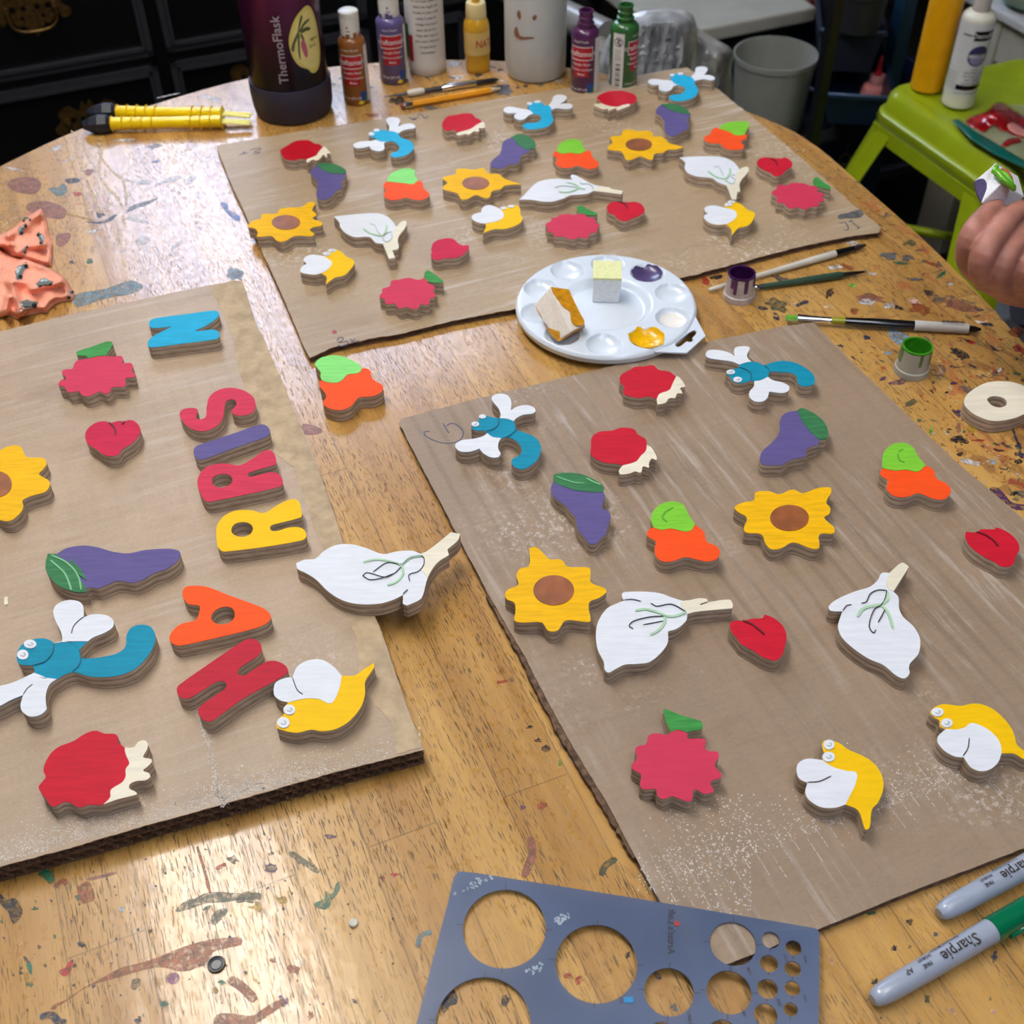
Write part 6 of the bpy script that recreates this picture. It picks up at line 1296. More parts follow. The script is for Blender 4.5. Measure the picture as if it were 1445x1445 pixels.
mb = MB(); wrap_patch(mb, r*.985, ph-1.45, ph-1.0, .02, .062, .0006, 6); mb.build('green_label_edge', LABG, t)
# mustard squeeze bottle
c, r = spot(674.5, 105.5, 36); t = thing('squeeze_bottle', 'small mustard yellow squeeze bottle with nozzle and red handwriting on tape', 'bottle', c)
YB = mat('mustard_liquid_bottle', (206, 156, 36), .3, vary=.08, coat=.3)
MB().lathe([(r*.84, 0), (r*.94, .002), (r*.96, .006), (r*.96, .020), (r*1.0, .022), (r*1.0, .052), (r*.96, .058), (r*.78, .064), (r*.7, .066)], 44).build('bottle_body', YB, t)
MB().lathe([(r*.76, .065), (r*.78, .067), (r*.75, .081), (r*.70, .0825)], 40).build('collar', mat('cloudy_collar', (216, 196, 140), .4), t)
MB().lathe([(r*.32, .082), (r*.30, .086), (r*.16, .112), (r*.1, .114)], 24).build('nozzle', YB, t)
ph = face(c); mb = MB(); wrap_patch(mb, r, ph-1.2, ph+1.3, .0235, .0505, .0004, 20); mb.build('tape_label', mat('old_tape', (212, 184, 110), .5, vary=.06), t)
mb = MB(); wrap_text(mb, 'NAT', .0125, r, ph+.55, .037, .0007, sx=.8); mb.build('red_handwriting', mat('red_ink', (178, 52, 36), .6), t)
# frosted jar
c, r = spot(755.5, 120, 85.5); t = thing('plastic_jar', 'wide frosted white jar with brown paint smudges behind the small dragonfly', 'jar', c)
MB().lathe([(r*.86, 0), (r*.95, .002), (r*.99, .008), (r, .030), (r*1.0, .150), (r*.9, .158)], 60).build('jar_body', mat('frosted_jar', (188, 190, 186), .35, vary=.03), t)
MB().lathe([(r*.93, .156), (r*.97, .158), (r*.97, .176), (r*.9, .178)], 48).build('jar_lid', CAPW, t)
ph = face(c); JB = mat('brown_smudge', (150, 104, 74), .6, vary=.25, scale=300)
for pts, z in (([(-.0225, .006), (-.0195, .010), (-.017, .004), (-.0185, -.001), (-.0215, .001)], .078), ([(-.0035, .004), (0, .0065), (.0015, .003), (-.001, 0), (-.003, .001)], .078), ([(-.027, .006), (-.023, .011), (-.021, .006), (-.018, .001), (-.006, .0015), (-.001, .0005), (-.008, -.001), (-.018, -.0035), (-.026, -.001)], .057)):
    mb = MB(); wrap_poly(mb, smooth(pts, [False]*len(pts), True, 3), r, ph, z, .0005); mb.build('paint_smudge', JB, t)
# ================================================================ black dresser with brass pulls
BLKW = mat('black_lacquer', (12, 12, 14), .34, vary=.05); BLKM = mat('black_moulding', (56, 56, 62), .28, coat=.2)
BRASS = mat('antique_brass', (120, 92, 50), .42, metal=.75, vary=.25, scale=120)
DV = 2.27; DU1 = .86
dr = thing('dresser', 'black dresser with brass bail pulls standing behind the left of the table', 'dresser', W(-.4, DV+.22, 0), None, RA); DO = dr.location.copy()
def dl(u, v, z): return (u+.4, v-DV-.22, z)
def dbox(u0, u1, v0, v1, z0, z1, nm, m, par=dr, bev=0):
    a, b = dl(u0, v0, z0), dl(u1, v1, z1); o = MB().box([(p+q)/2 for p, q in zip(a, b)], [q-p for p, q in zip(a, b)]).build(nm, m, par)
    if bev: soften(o, bev, 2)
    return o
dbox(-1.75, DU1, DV, DV+.44, .06, .80, 'carcass', BLKW); dbox(-1.78, DU1+.03, DV-.02, DV+.46, .80, .825, 'dresser_top', BLKW, bev=.006); dbox(-1.75, DU1, DV+.01, DV+.43, 0, .06, 'plinth', BLKW)
def uz(px, py, v=DV):
    q = atv(px, py, v); return q.dot(U), q.z
g0 = uz(216, 82); g1 = uz(237, 78); gu = (g0[0]+g1[0])/2; zm = uz(110, 98)[1]
cols_ = [(-1.72, gu-.69), (gu-.66, gu-.012), (gu+.012, gu+.40), (gu+.424, DU1-.03)]
rows_ = [(.09, .27), (.285, zm-.010), (zm+.008, .69), (.70, .785)]
pulls = {}
for ci, (ua, ub) in enumerate(cols_):
    for ri, (za, zb) in enumerate(rows_):
        d_o = dbox(ua, ub, DV-.012, DV+.002, za, zb, 'drawer', BLKW, bev=.003)
        mb = MB()
        a = dl(ua, DV-.012, za); b = dl(ub, DV-.012, zb)
        for w, t_, off in ((.011, .006, 0), (.006, .010, .012)):
            for (x0, x1, z0, z1) in ((a[0]+off, b[0]-off, a[2]+off, a[2]+off+w), (a[0]+off, b[0]-off, b[2]-off-w, b[2]-off), (a[0]+off, a[0]+off+w, a[2]+off, b[2]-off), (b[0]-off-w, b[0]-off, a[2]+off, b[2]-off)):
                mb.box(((x0+x1)/2, a[1]-t_/2, (z0+z1)/2), (x1-x0, t_, z1-z0))
        mb.build('drawer_moulding', BLKM, d_o)
        pulls[(ci, ri)] = (d_o, ua, ub, za, zb)
def pull(uc, zc2, d_o):
    cx, cy, cz = dl(uc, DV-.013, zc2); s = .058
    half = [(0, .030), (.006, .040), (.010, .034), (.016, .022), (.026, .030), (.034, .034), (.046, .030), (.054, .020), (.052, .008), (.060, .0), (.066, -.006), (.062, -.016), (.050, -.018), (.042, -.010), (.034, -.016), (.026, -.024), (.018, -.022), (.012, -.030), (.006, -.034), (0, -.044)]
    lp = half+[(-x, z) for x, z in half[::-1][1:-1]]
    q = smooth(lp, [False]*len(lp), True, 3)
    holes = [circle(sx*x, z, r, 10) for x, z, r in ((.012, .006, .005), (.030, .006, .006), (.018, -.010, .004)) for sx in (1, -1)]
    mb = MB().prism([q]+holes, 0, .0018)
    mb.v = [Vector((cx+v.x, cy-v.z, cz+v.y)) for v in mb.v]; mb.build('backplate', BRASS, d_o)
    for sx in (-1, 1): mb = MB(); mb.tube([(cx+sx*.040, cy-.001, cz+.008), (cx+sx*.040, cy-.008, cz+.008), (cx+sx*.040, cy-.015, cz+.008)], [.005, .006, .0045], 14); mb.build('post', BRASS, d_o)
    pts = [(cx-.040, cy-.013, cz+.008), (cx-.040, cy-.016, cz-.008), (cx-.032, cy-.018, cz-.022), (cx-.014, cy-.019, cz-.028), (cx+.014, cy-.019, cz-.028), (cx+.032, cy-.018, cz-.022), (cx+.040, cy-.016, cz-.008), (cx+.040, cy-.013, cz+.008)]
    MB().tube([Vector(p) for p in smooth([(p[0], p[2]) for p in pts], [False]*8, False, 4) and [(a[0], cy-.017, a[1]) for a in smooth([(p[0], p[2]) for p in pts], [False]*8, False, 4)]], .0026, 10).build('bail_handle', BRASS, d_o)
for (px, py) in ((44, 16), (128, 170), (366, 110)):
    u_, z_ = uz(px, py, DV-.014)
    key = min(pulls, key=lambda k: abs((pulls[k][1]+pulls[k][2])/2-u_)*.2+abs((pulls[k][3]+pulls[k][4])/2-z_)+(0 if pulls[k][1] < u_ < pulls[k][2] else .3))
    pull(u_, z_, pulls[key][0])

# ================================================================ lime green stool
STL = mat('lime_stool_paint', (160, 178, 18), .38, vary=.05, scale=20, coat=.25)
SZ = .50; A_ = at(1243, 121, SZ); B_ = at(1420, 240, SZ); A_.z = B_.z = SZ
ea = (B_-A_).normalized(); eb = Vector((-ea.y, ea.x, 0)); sw = (B_-A_).length
sc_ = (A_+B_)/2+eb*sw/2; ang = math.atan2(ea.y, ea.x)
stl = thing('stool', 'lime green metal stool with splayed legs to the right of the table', 'stool', Vector((sc_.x, sc_.y, 0)), None, ang)
hw = sw/2
def rr_(h, r, n=6):
    o = []
    for cx, cy, a0 in ((h-r, h-r, 0), (-h+r, h-r, 90), (-h+r, -h+r, 180), (h-r, -h+r, 270)):
        for k in range(n+1): a = math.radians(a0+90*k/n); o.append((cx+r*math.cos(a), cy+r*math.sin(a)))
    return o
mb = MB(); secs = [(hw-.030, .018, SZ-.004), (hw-.018, .026, SZ), (hw-.006, .036, SZ-.003), (hw, .040, SZ-.011), (hw+.002, .041, SZ-.03), (hw+.005, .043, SZ-.036), (hw+.0085, .043, SZ-.038), (hw+.0110, .045, SZ-.062)]
vs = []; ns_ = len(rr_(1, .1))
for h, r, z in secs: vs += [(x, y, z) for x, y in rr_(h, r)]
fs = []
for i in range(len(secs)-1):
    for k in range(ns_): k2 = (k+1) % ns_; fs.append((i*ns_+k, (i+1)*ns_+k, (i+1)*ns_+k2, i*ns_+k2))
fs.append(tuple(range(ns_))); mb.add(vs, fs, True); o = mb.build('seat', STL, stl); sm_ = o.modifiers.new('sheet', 'SOLIDIFY'); sm_.thickness = .0025
for sx in (-1, 1):
    for sy in (-1, 1):
        mb = MB()
        def sec(z):
            t = (SZ-.058-z)/(SZ-.058); ox = hw+.0105+.105*t; w = .072-.024*t
            return ox, w
        vs = []; zs = [SZ-.058, SZ-.10, SZ-.16, .25, .12, 0.004]
        for z in zs:
            ox, w = sec(z); th_ = .003
            rr2 = .044; ar = [(ox-rr2+rr2*math.cos(math.radians(a)), ox-rr2+rr2*math.sin(math.radians(a))) for a in (0, 22, 45, 68, 90)]
            ai = [(ox-rr2+(rr2-th_)*math.cos(math.radians(a)), ox-rr2+(rr2-th_)*math.sin(math.radians(a))) for a in (90, 68, 45, 22, 0)]
            vs += [(sx*x, sy*y, z) for x, y in [(ox, ox-w)]+ar+[(ox-w, ox), (ox-w, ox-th_)]+ai+[(ox-th_, ox-w)]]
        fs = []; NN = len(vs)//len(zs)
        for i in range(len(zs)-1):
            for k in range(NN): k2 = (k+1) % NN; fs.append((i*NN+k, (i+1)*NN+k, (i+1)*NN+k2, i*NN+k2))
        fs.append(tuple(range(NN))); fs.append(tuple(range((len(zs)-1)*NN, len(zs)*NN)))
        mb.add(vs, fs, False).build('leg', STL, stl)
for k in range(4):
    R_ = Matrix.Rotation(k*PI/2, 3, 'Z'); mb = MB(); q = hw+.0165
    pts = [(-q+.03, SZ-.055), (q-.03, SZ-.055), (q-.045, SZ-.098), (q-.068, SZ-.080), (-q+.068, SZ-.080), (-q+.045, SZ-.098)]
    mb.prism([pts], q-.008, q-.005, smooth=False); mb.v = [R_ @ Vector((v.x, -v.z, v.y)) for v in mb.v]; mb.build('apron', STL, stl)
for k in range(2):
    MB().tube([Vector((-(hw+.05), 0, .25)), Vector((hw+.05, 0, .25))], .008, 10).build('cross_brace', STL, stl).rotation_euler = (0, 0, PI/4+k*PI/2)
# bottles on the stool
c, r = spot(1305, 133, 45, SZ); t = thing('paint_bottle', 'tall plain yellow bottle standing on the lime green stool', 'paint bottle', c)
MB().lathe([(r*.9, 0), (r, .003), (r, .17), (r*.92, .18), (r*.5, .19), (r*.45, .2)], 44).build('bottle_body', mat('golden_yellow_bottle', (238, 170, 8), .35, vary=.04), t)
MB().lathe([(r*.5, .198), (r*.5, .225), (r*.4, .228)], 30).build('cap', CAPW, t)
c, r = spot(1348, 155, 44.5, SZ); t = thing('paint_bottle', 'white labelled acrylic paint bottle standing on the lime green stool', 'paint bottle', c)
MB().lathe([(r*.9, 0), (r, .003), (r, .137), (r*.97, .143), (r*.80, .148), (r*.5, .150)], 48).build('bottle_body', mat('cream_paint_bottle', (234, 230, 212), .3, vary=.03), t)
MB().lathe([(r*.5, .149), (r*.5, .17), (r*.44, .172)], 30).build('clear_cap', mat('clear_cap', (196, 186, 176), .2), t)
ph = face(c); NV = mat('label_navy', (58, 54, 100), .5)
mb = MB(); wrap_patch(mb, r, ph-1.5, ph+1.5, .022, .137, .0003, 24); mb.build('wrap_label', mat('white_label', (228, 228, 226), .45, vary=.03), t)
mb = MB(); wrap_patch(mb, r, ph+.02, ph+1.4, .112, .127, .0006, 12); wrap_patch(mb, r, ph-.65, ph+.05, .1185, .1205, .0006, 8); mb.build('black_band', BLKG, t); mb = MB(); wrap_patch(mb, r, ph-.35, ph+1.4, .033, .041, .0006, 14); mb.build('black_band', BLKG, t)
mb = MB(); wrap_text(mb, 'DecoArt', .011, r, ph+.66, .1195, .0009); mb.build('brand_lettering', TXW, t)
mb = MB(); wrap_poly(mb, circle(0, 0, .0165, 36, .0165), r, ph+.55, .088, .0006); mb.build('round_emblem', NV, t)
mb = MB(); wrap_poly(mb, circle(0, 0, .0135, 36, .0135), r, ph+.55, .087, .0008); mb.build('emblem_field', mat('label_lilac', (150, 146, 180), .5), t)
mb = MB(); wrap_poly(mb, [(.0135*math.cos(a), .0135*math.sin(a)) for a in [math.radians(-5+190*i/20) for i in range(21)]], r, ph+.55, .089, .0010); mb.build('emblem_arc', NV, t)
mb = MB(); wrap_text(mb, 'AMERICANA', .0085, r, ph+.55, .088, .0013, sx=.75); mb.build('emblem_lettering', TXW, t)
mb = MB()
for i, s in enumerate(['acrylic', 'PAINTING ART', 'PINTURA ARTE', 'MAT FINISH', 'PAINTS MATTE']): wrap_text(mb, s, .0046, r, ph+.55, .067-i*.0058, .0006)
wrap_text(mb, 'SNOW (TITANIUM) WHITE', .0034, r, ph+.45, .0275, .0006)
for k in range(6): wrap_text(mb, 'lead free non toxic', .0028, r, ph-.85, .058-k*.005, .0006)
mb.build('label_lettering', mat('print_grey', (84, 86, 96), .6), t)
# clear bag smeared with red paint over the stool edge
bg = thing('plastic_bag', 'clear zip bag smeared with red paint hanging over the stool', 'plastic bag', at(1410, 190, SZ+.012)); BO = bg.location.copy()
def bagz(px, py): return SZ+.010+.020*math.exp(-(((px-1405)/22)**2+((py-160)/16)**2))+.0012*math.sin(px*.12)+.001*math.sin(py*.15+px*.05)
def sheet(outl, m, nm, lift=0, step=3.0, th_=.0008):
    from mathutils.geometry import delaunay_2d_cdt
    pts = []
    for i in range(len(outl)):
        a, b = outl[i], outl[(i+1) % len(outl)]; n = max(1, int(math.hypot(b[0]-a[0], b[1]-a[1])/step))
        for k in range(n): pts.append((a[0]+(b[0]-a[0])*k/n, a[1]+(b[1]-a[1])*k/n))
    nb = len(pts); y = min(p[1] for p in outl)
    while y < max(p[1] for p in outl):
        x = min(p[0] for p in outl)
        while x < max(p[0] for p in outl):
            if inpoly((x, y), outl) and min(segd((x, y), outl[i], outl[(i+1) % len(outl)])[0] for i in range(len(outl))) > step*.5: pts.append((x, y))
            x += step
        y += step
    r_ = delaunay_2d_cdt([Vector(p) for p in pts], [(i, (i+1) % nb) for i in range(nb)], [list(range(nb))], 1, 1e-4)
    vs = [at(v.x, v.y, bagz(v.x, v.y)+lift)-BO for v in r_[0]]
    o = MB().add(vs, [list(f) for f in r_[2]], True).build(nm, m, bg); s_ = o.modifiers.new('t', 'SOLIDIFY'); s_.thickness = th_; return o
sheet([(1343, 169), (1352, 168), (1375, 180), (1412, 146), (1500, 150), (1500, 262), (1445, 236), (1400, 212)], mat('clear_film', (196, 200, 160), .12, alpha=.42, coat=.5, spec=.7), 'clear_film')
RW = mat('wet_red_paint', (168, 10, 22), .14, vary=.3, scale=60, coat=.8, bump=.5)
sheet(smooth(*P(B1 if False else (1145, 0, 300), '1045,820 1120,780 1170,765 1215,730 1240,700 1300,690 1345,720 1445,790 1500,830 1500,940 1420,930 1360,910 1330,890 1290,890 1240,850 1180,895 1110,870'), True, 2), RW, 'red_paint_smear', .0012)
sheet(smooth(*P((1145, 0, 300), '1335,845 1380,840 1445,880 1500,900 1500,935 1400,915 1345,885'), True, 2), mat('pink_paint', (232, 150, 140), .3, coat=.5), 'pink_paint_dab', .003)
sheet(smooth(*P((1145, 0, 300), '1290,990 1330,950 1400,940 1430,960 1370,975 1310,1000'), True, 2), RW, 'red_paint_smear', .0012)
sheet([(1343, 169), (1352, 168), (1375, 184), (1410, 205), (1445, 226), (1500, 256), (1500, 264), (1445, 236), (1405, 218), (1370, 196)], mat('green_zip', (0, 104, 90), .3, alpha=.9), 'zip_strip', .0016)

# ================================================================ pale plastic drawer tower, right edge
TWR = mat('grey_plastic', (150, 148, 142), .5, vary=.03) if False else mat('putty_plastic', (176, 170, 158), .5, vary=.04)
u0 = 1.66; v0 = 1.45; tz_ = .515
tw = thing('plastic_shelf', 'putty coloured plastic shelf stand at the top right corner', 'shelf', W(u0+.2, v0+.15, 0), None, RA)
def tl_(u, v, z): return (u-u0-.2, v-v0-.15, z)
def tbox(ua, ub, va, vb, za, zb, nm, m=TWR):
    a, b = tl_(ua, va, za), tl_(ub, vb, zb); o = MB().box([(p+q)/2 for p, q in zip(a, b)], [q-p for p, q in zip(a, b)]).build(nm, m, tw); soften(o, .004, 2); return o
SLW = mat('pale_shelf_top', (190, 190, 190), .4)
tbox(u0-.008, u0+.45, 1.22, 1.775, tz_-.018, tz_, 'shelf_top', SLW)
for ua in (u0, u0+.39):
    for va in (1.24, 1.675): tbox(ua, ua+.04, va, va+.085, 0, tz_-.018, 'leg')
    tbox(ua+.004, ua+.03, 1.325, 1.675, tz_-.095, tz_-.018, 'side_rail')
tbox(u0+.04, u0+.39, 1.245, 1.265, tz_-.095, tz_-.018, 'front_rail')
q = at(1440, 12, tz_); mb = MB(); mb.lathe([(.0005, 0), (.04, 0), (.062, .012), (.068, .03), (.066, .031), (.06, .014), (.035, .004), (.0005, .004)], 30, closed=False)
tag(mb.build('glass_dish', mat('green_tint_glass', (150, 190, 170), .12, alpha=.55, coat=.5), None, loc=q+U*.03), 'shallow glass dish with red residue on the pale shelf', 'dish')
mb = MB().lathe([(.0005, .0055), (.034, .0055), (.057, .0145)], 24, closed=False); ch = mb.build('red_residue', RW, bpy.data.objects['glass_dish'], loc=Vector((0, 0, 0)))

# ================================================================ pale work surface with stand, behind the far cardboard
WS = mat('pale_worktop', (186, 184, 172), .25, vary=.06, scale=12, coat=.2)
wz = .46; e0 = at(985, 42, wz); e1 = at(1145, 4, wz)
wu0 = at(700, -20, wz).dot(U); wv = e0.dot(V); wu1 = e1.dot(U)
wt = thing('work_bench', 'pale glossy bench whose front edge shows behind the far cardboard', 'bench', W((wu0+wu1)/2, wv+.3, 0), None, RA)
def wl(u, v, z): return (u-(wu0+wu1)/2, v-wv-.3, z)
def wbox(ua, ub, va, vb, za, zb, nm, m=WS, bev=.006):
    a, b = wl(ua, va, za), wl(ub, vb, zb); o = MB().box([(p+q)/2 for p, q in zip(a, b)], [q-p for p, q in zip(a, b)]).build(nm, m, wt); soften(o, bev, 3); return o
wbox(at(930, 40, wz).dot(U), wu1, wv, wv+.5, wz-.03, wz, 'bench_top')
DKL = mat('bench_leg_dark', (40, 40, 42), .5)
for ua in (at(930, 40, wz).dot(U)+.03, wu1-.08):
    for va in (wv+.03, wv+.42): wbox(ua, ua+.04, va, va+.04, 0, wz-.03, 'bench_leg', DKL, .003)
# grey pipe running diagonally
pa = aty(690, -30, 2.3); pb = aty(858, 52, 1.95)
pp_ = thing('grey_pipe', 'thick pale grey pipe slanting down behind the dark purple bottle', 'pipe', Vector((pb.x, pb.y, 0))); PO = pp_.location.copy()
MB().tube([pa-PO, pa+(pb-pa)*.5-PO, pb-PO], [.026, .026, .026], 20).build('pipe', mat('grey_pipe_plastic', (146, 144, 138), .3, coat=.2), pp_)
MB().tube([pb-PO, Vector((pb.x, pb.y, .25))-PO, Vector((pb.x, pb.y, .0))-PO], [.022, .02, .03], 14).build('upright', DKL, pp_)
# crumpled clear bags
def crumple(name, label, pxs, y0, y1, m, hzz, seed, cat='plastic bag', grp=None):
    """a puffed crumpled sack whose outline is traced and given its own depth"""
    from mathutils.geometry import delaunay_2d_cdt
    random.seed(seed); out = smooth(pxs, [False]*len(pxs), True, 3); ctr = aty(sum(p[0] for p in pxs)/len(pxs), sum(p[1] for p in pxs)/len(pxs), (y0+y1)/2)
    zb = min(aty(p[0], p[1], (y0+y1)/2).z for p in pxs); t = thing(name, label, cat, Vector((ctr.x, ctr.y, zb)), grp); O = t.location.copy()
    pts = list(out); nb = len(pts); st_ = 5; y = min(p[1] for p in out)
    while y < max(p[1] for p in out):
        x = min(p[0] for p in out)
        while x < max(p[0] for p in out):
            if inpoly((x, y), out) and min(segd((x, y), out[i], out[(i+1) % nb])[0] for i in range(nb)) > 2.5: pts.append((x+random.uniform(-1.5, 1.5), y+random.uniform(-1.5, 1.5)))
            x += st_
        y += st_
    r_ = delaunay_2d_cdt([Vector(p) for p in pts], [(i, (i+1) % nb) for i in range(nb)], [list(range(nb))], 1, 1e-3)
    fr = []; bk = []
    for v in r_[0]:
        d = min(segd((v.x, v.y), out[i], out[(i+1) % nb])[0] for i in range(nb)); k = sstep(d/22)
        rip = .007*math.sin(v.x*.22+seed)*math.cos(v.y*.03+seed*2)+.0025*math.sin(v.x*.5+v.y*.1)+.0006*random.uniform(-1, 1)
        ym = (y0+y1)/2; fr.append(aty(v.x, v.y, ym-(y1-y0)/2*k+rip*k)-O); bk.append(aty(v.x, v.y, ym)+Vector((0, (y1-y0)/2*k+.002, 0))-O)
    n = len(fr); F3 = [list(f) for f in r_[2]]+[[i+n for i in f][::-1] for f in r_[2]]
    F3 += [[i, i+n, (i+1) % nb+n, (i+1) % nb] for i in range(nb)]
    MB().add(fr+bk, F3, True).build('crumpled_sack', m, t); return t
BAGM = mat('cloudy_film', (176, 178, 180), .22, vary=.25, scale=30, coat=.5)
BAGD = mat('grey_film', (160, 158, 152), .35, vary=.3, scale=25, coat=.3)
crumple('plastic_bag', 'cloudy grey crumpled plastic bag right of the green paint bottle', [(868, 38), (900, 18), (945, 12), (978, 22), (984, 60), (982, 110), (985, 300), (975, 560), (880, 590), (850, 330), (845, 90)], 1.56, 1.66, BAGM, 0, 3, grp='crumpled bags behind the table')
crumple('plastic_bag', 'off-white crumpled bag against the translucent tub', [(975, 36), (990, 44), (1010, 56), (1034, 72), (1032, 100), (1040, 200), (1030, 500), (1000, 560), (985, 300), (970, 60)], 1.80, 1.92, BAGD, 0, 8, grp='crumpled bags behind the table')
crumple('plastic_bag', 'dim grey sack low at the left of the cloudy bag', [(820, 62), (850, 52), (868, 70), (866, 300), (850, 600), (800, 590), (812, 300)], 1.70, 1.77, BAGD, 0, 13, grp='crumpled bags behind the table')
# translucent tub on the floor
def ontub(px, py, z): return at(px, py, z)
tubz = .30; q0 = at(1086, 196, tubz); ct, rt = spot(1077, 200, 99, tubz); ht_ = zon(1086, 75, ct)-tubz
tub = thing('plastic_tub', 'round translucent grey plastic tub beyond the right of the table', 'tub', ct); rt2 = 58*depth_of(Vector((ct.x, ct.y, tubz+ht_)))/F
MB().lathe([(.0005, .003), (rt*.9, 0), (rt*.96, .004), (rt2*.985, ht_-.012), (rt2*1.02, ht_-.010), (rt2*1.02, ht_), (rt2*.985, ht_), (rt2*.955, ht_-.014), (rt*.92, .008), (.0005, .007)], 60, closed=False).build('tub_wall', mat('milky_tub', (168, 170, 160), .3, vary=.04, trans=.25, coat=.2), tub)
# black metal rack with shelves, bins and bottles
RK = mat('black_rack_metal', (10, 10, 11), .5); NAVY = mat('navy_bin', (14, 38, 66), .4, vary=.1); TEAL = mat('deep_teal_post', (16, 50, 74), .45)
rk = thing('metal_rack', 'black metal rack holding bins, tub and bottles between table and stool', 'rack', Vector((ct.x+.2, ct.y+.1, 0)), None, RA); RO = rk.location.copy(); Ri = Matrix.Rotation(-RA, 3, 'Z')
def rl(p): return Ri @ (Vector(p)-RO)
def post(px, py, w, nm='post', m=RK, y=None, z0=0, z1=.95):
    q = aty(px, py, y); l_ = rl((q.x, q.y, 0)); MB().box((l_.x, l_.y, (z0+z1)/2), (w, w, z1-z0)).build(nm, m, rk)
post(1160, 120, .018, y=1.98); post(1082, 30, .020, y=2.45); post(1262, 80, .028, 'teal_post', TEAL, y=2.2)
cu, cv = rl(ct).x, rl(ct).y
def shelf(ua, ub, va, vb, z, nm='shelf_tray'):
    MB().box(((ua+ub)/2, (va+vb)/2, z-.004), (ub-ua, vb-va, .008)).build(nm, RK, rk)
    mb = MB()
    for (x0, x1, y0_, y1_) in ((ua, ub, va, va+.004), (ua, ub, vb-.004, vb), (ua, ua+.004, va, vb), (ub-.004, ub, va, vb)): mb.box(((x0+x1)/2, (y0_+y1_)/2, z+.008), (x1-x0, y1_-y0_, .024))
    mb.build('tray_rim', mat('rack_rim_grey', (56, 58, 62), .35), rk)
shelf(cu-.16, cu+.10, cv-.10, cv+.20, tubz)
shelf(cu+.105, cu+.62, cv+.02, cv+.42, .10)
def bin_(name, label, corners_px, z0, z1, m, dep=.22, group=None):
    """open bin whose front top edge runs between two photo points"""
    a = at(*corners_px[0], z1); b = at(*corners_px[1], z1); d = (b-a); d.z = 0; L_ = d.length; d.normalize(); n_2 = Vector((-d.y, d.x, 0))
    t = thing(name, label, 'storage bin', Vector(((a+b)/2).to_tuple()[:2]+(z0,)), group); O = t.location.copy(); hh = z1-z0; th_ = .003
    def cn(k, ins): 
        return [a+d*ins+n_2*ins, b-d*ins+n_2*ins, b-d*ins+n_2*(dep-ins), a+d*ins+n_2*(dep-ins)][k]
    vs = []
    for z, ins in ((0, .012), (hh-.006, .002), (hh-.006, -.004), (hh, -.004), (hh, .004), (th_, .014)):
        for k in range(4): q = cn(k, ins); vs.append((q.x-O.x, q.y-O.y, z))
    fs = [(3, 2, 1, 0)]+[(i*4+k, i*4+(k+1) % 4, (i+1)*4+(k+1) % 4, (i+1)*4+k) for i in range(5) for k in range(4)]+[(20, 21, 22, 23)]
    MB().add(vs, fs, False).build('bin_shell', m, t)
    mb = MB(); 
    mb.tube([Vector((q.x-O.x, q.y-O.y, hh)) for q in (cn(0, 0), cn(1, 0))], .003, 8); mb.build('bin_rim', mat('pale_rim', (70, 92, 120), .35), t); return a, b, n_2
ba = bin_('storage_bin', 'dark blue plastic bin under the pink glue bottle', ((1166, 133), (1262, 138)), .36, .42, NAVY, .26, 'dark blue bins')
bin_('storage_bin', 'dark blue bin deep in the rack beside the translucent tub', ((1118, 102), (1172, 148)), .20, .36, mat('ink_blue_bin', (10, 22, 48), .4), .25, 'dark blue bins')
bin_('storage_bin', 'dim grey-blue tray bin high in the rack', ((1158, 42), (1250, 46)), .42, .50, mat('dim_slate_bin', (34, 38, 54), .5, alpha=.95), .22, 'dark blue bins')
# glue bottle with red nozzle
c, r = spot(1230, 149, 42, .3635); t = thing('glue_bottle', 'small pink glue bottle with a red pointed nozzle in the blue bin', 'glue bottle', c); r *= .9
PKB = mat('pink_glue_bottle', (212, 134, 134), .4); dp_ = depth_of(c)
MB().lathe([(r*.85, 0), (r, .003), (r, .018), (r*.9, .026), (r*.55, .032)], 36).build('bottle_body', PKB, t)
MB().lathe([(r*.56, .031), (r*.56, .046), (r*.5, .048)], 30).build('collar', mat('pink_collar', (188, 128, 130), .5), t)
MB().lathe([(r*.30, .047), (r*.28, .05), (r*.15, .068), (r*.17, .069), (r*.15, .078), (r*.06, .084)], 20).build('nozzle', mat('red_nozzle', (160, 30, 42), .35), t)
# red and blue paint bottle in the back
c, r = spot(1131, 66, 50, .36); t = thing('paint_bottle', 'blurred red and blue bottle with white cap in the dark rack', 'paint bottle', c)
MB().lathe([(r*.9, 0), (r, .004), (r, .05)], 36).build('blue_lower_body', mat('deep_blue_bottle', (16, 40, 86), .4), t); MB().lathe([(r, .05), (r, .085), (r*.7, .1), (r*.5, .105)], 36).build('red_upper_body', mat('deep_red_bottle', (96, 8, 26), .35), t)
MB().lathe([(r*.5, .104), (r*.5, .13), (r*.44, .132)], 28).build('cap', mat('dull_white_cap', (150, 146, 138), .5), t)
# dark round container behind
c, r = spot(1205, 52, 74, .50); t = thing('round_container', 'dark round tub in the shadow behind the glue bottle', 'tub', c)
MB().lathe([(r*.9, 0), (r, .06), (r*1.04, .062), (r*1.04, .07), (r*.96, .07), (r*.9, .01), (.0005, .008)], 36, closed=False).build('container_wall', mat('dark_grey_tub', (42, 42, 48), .45), t)
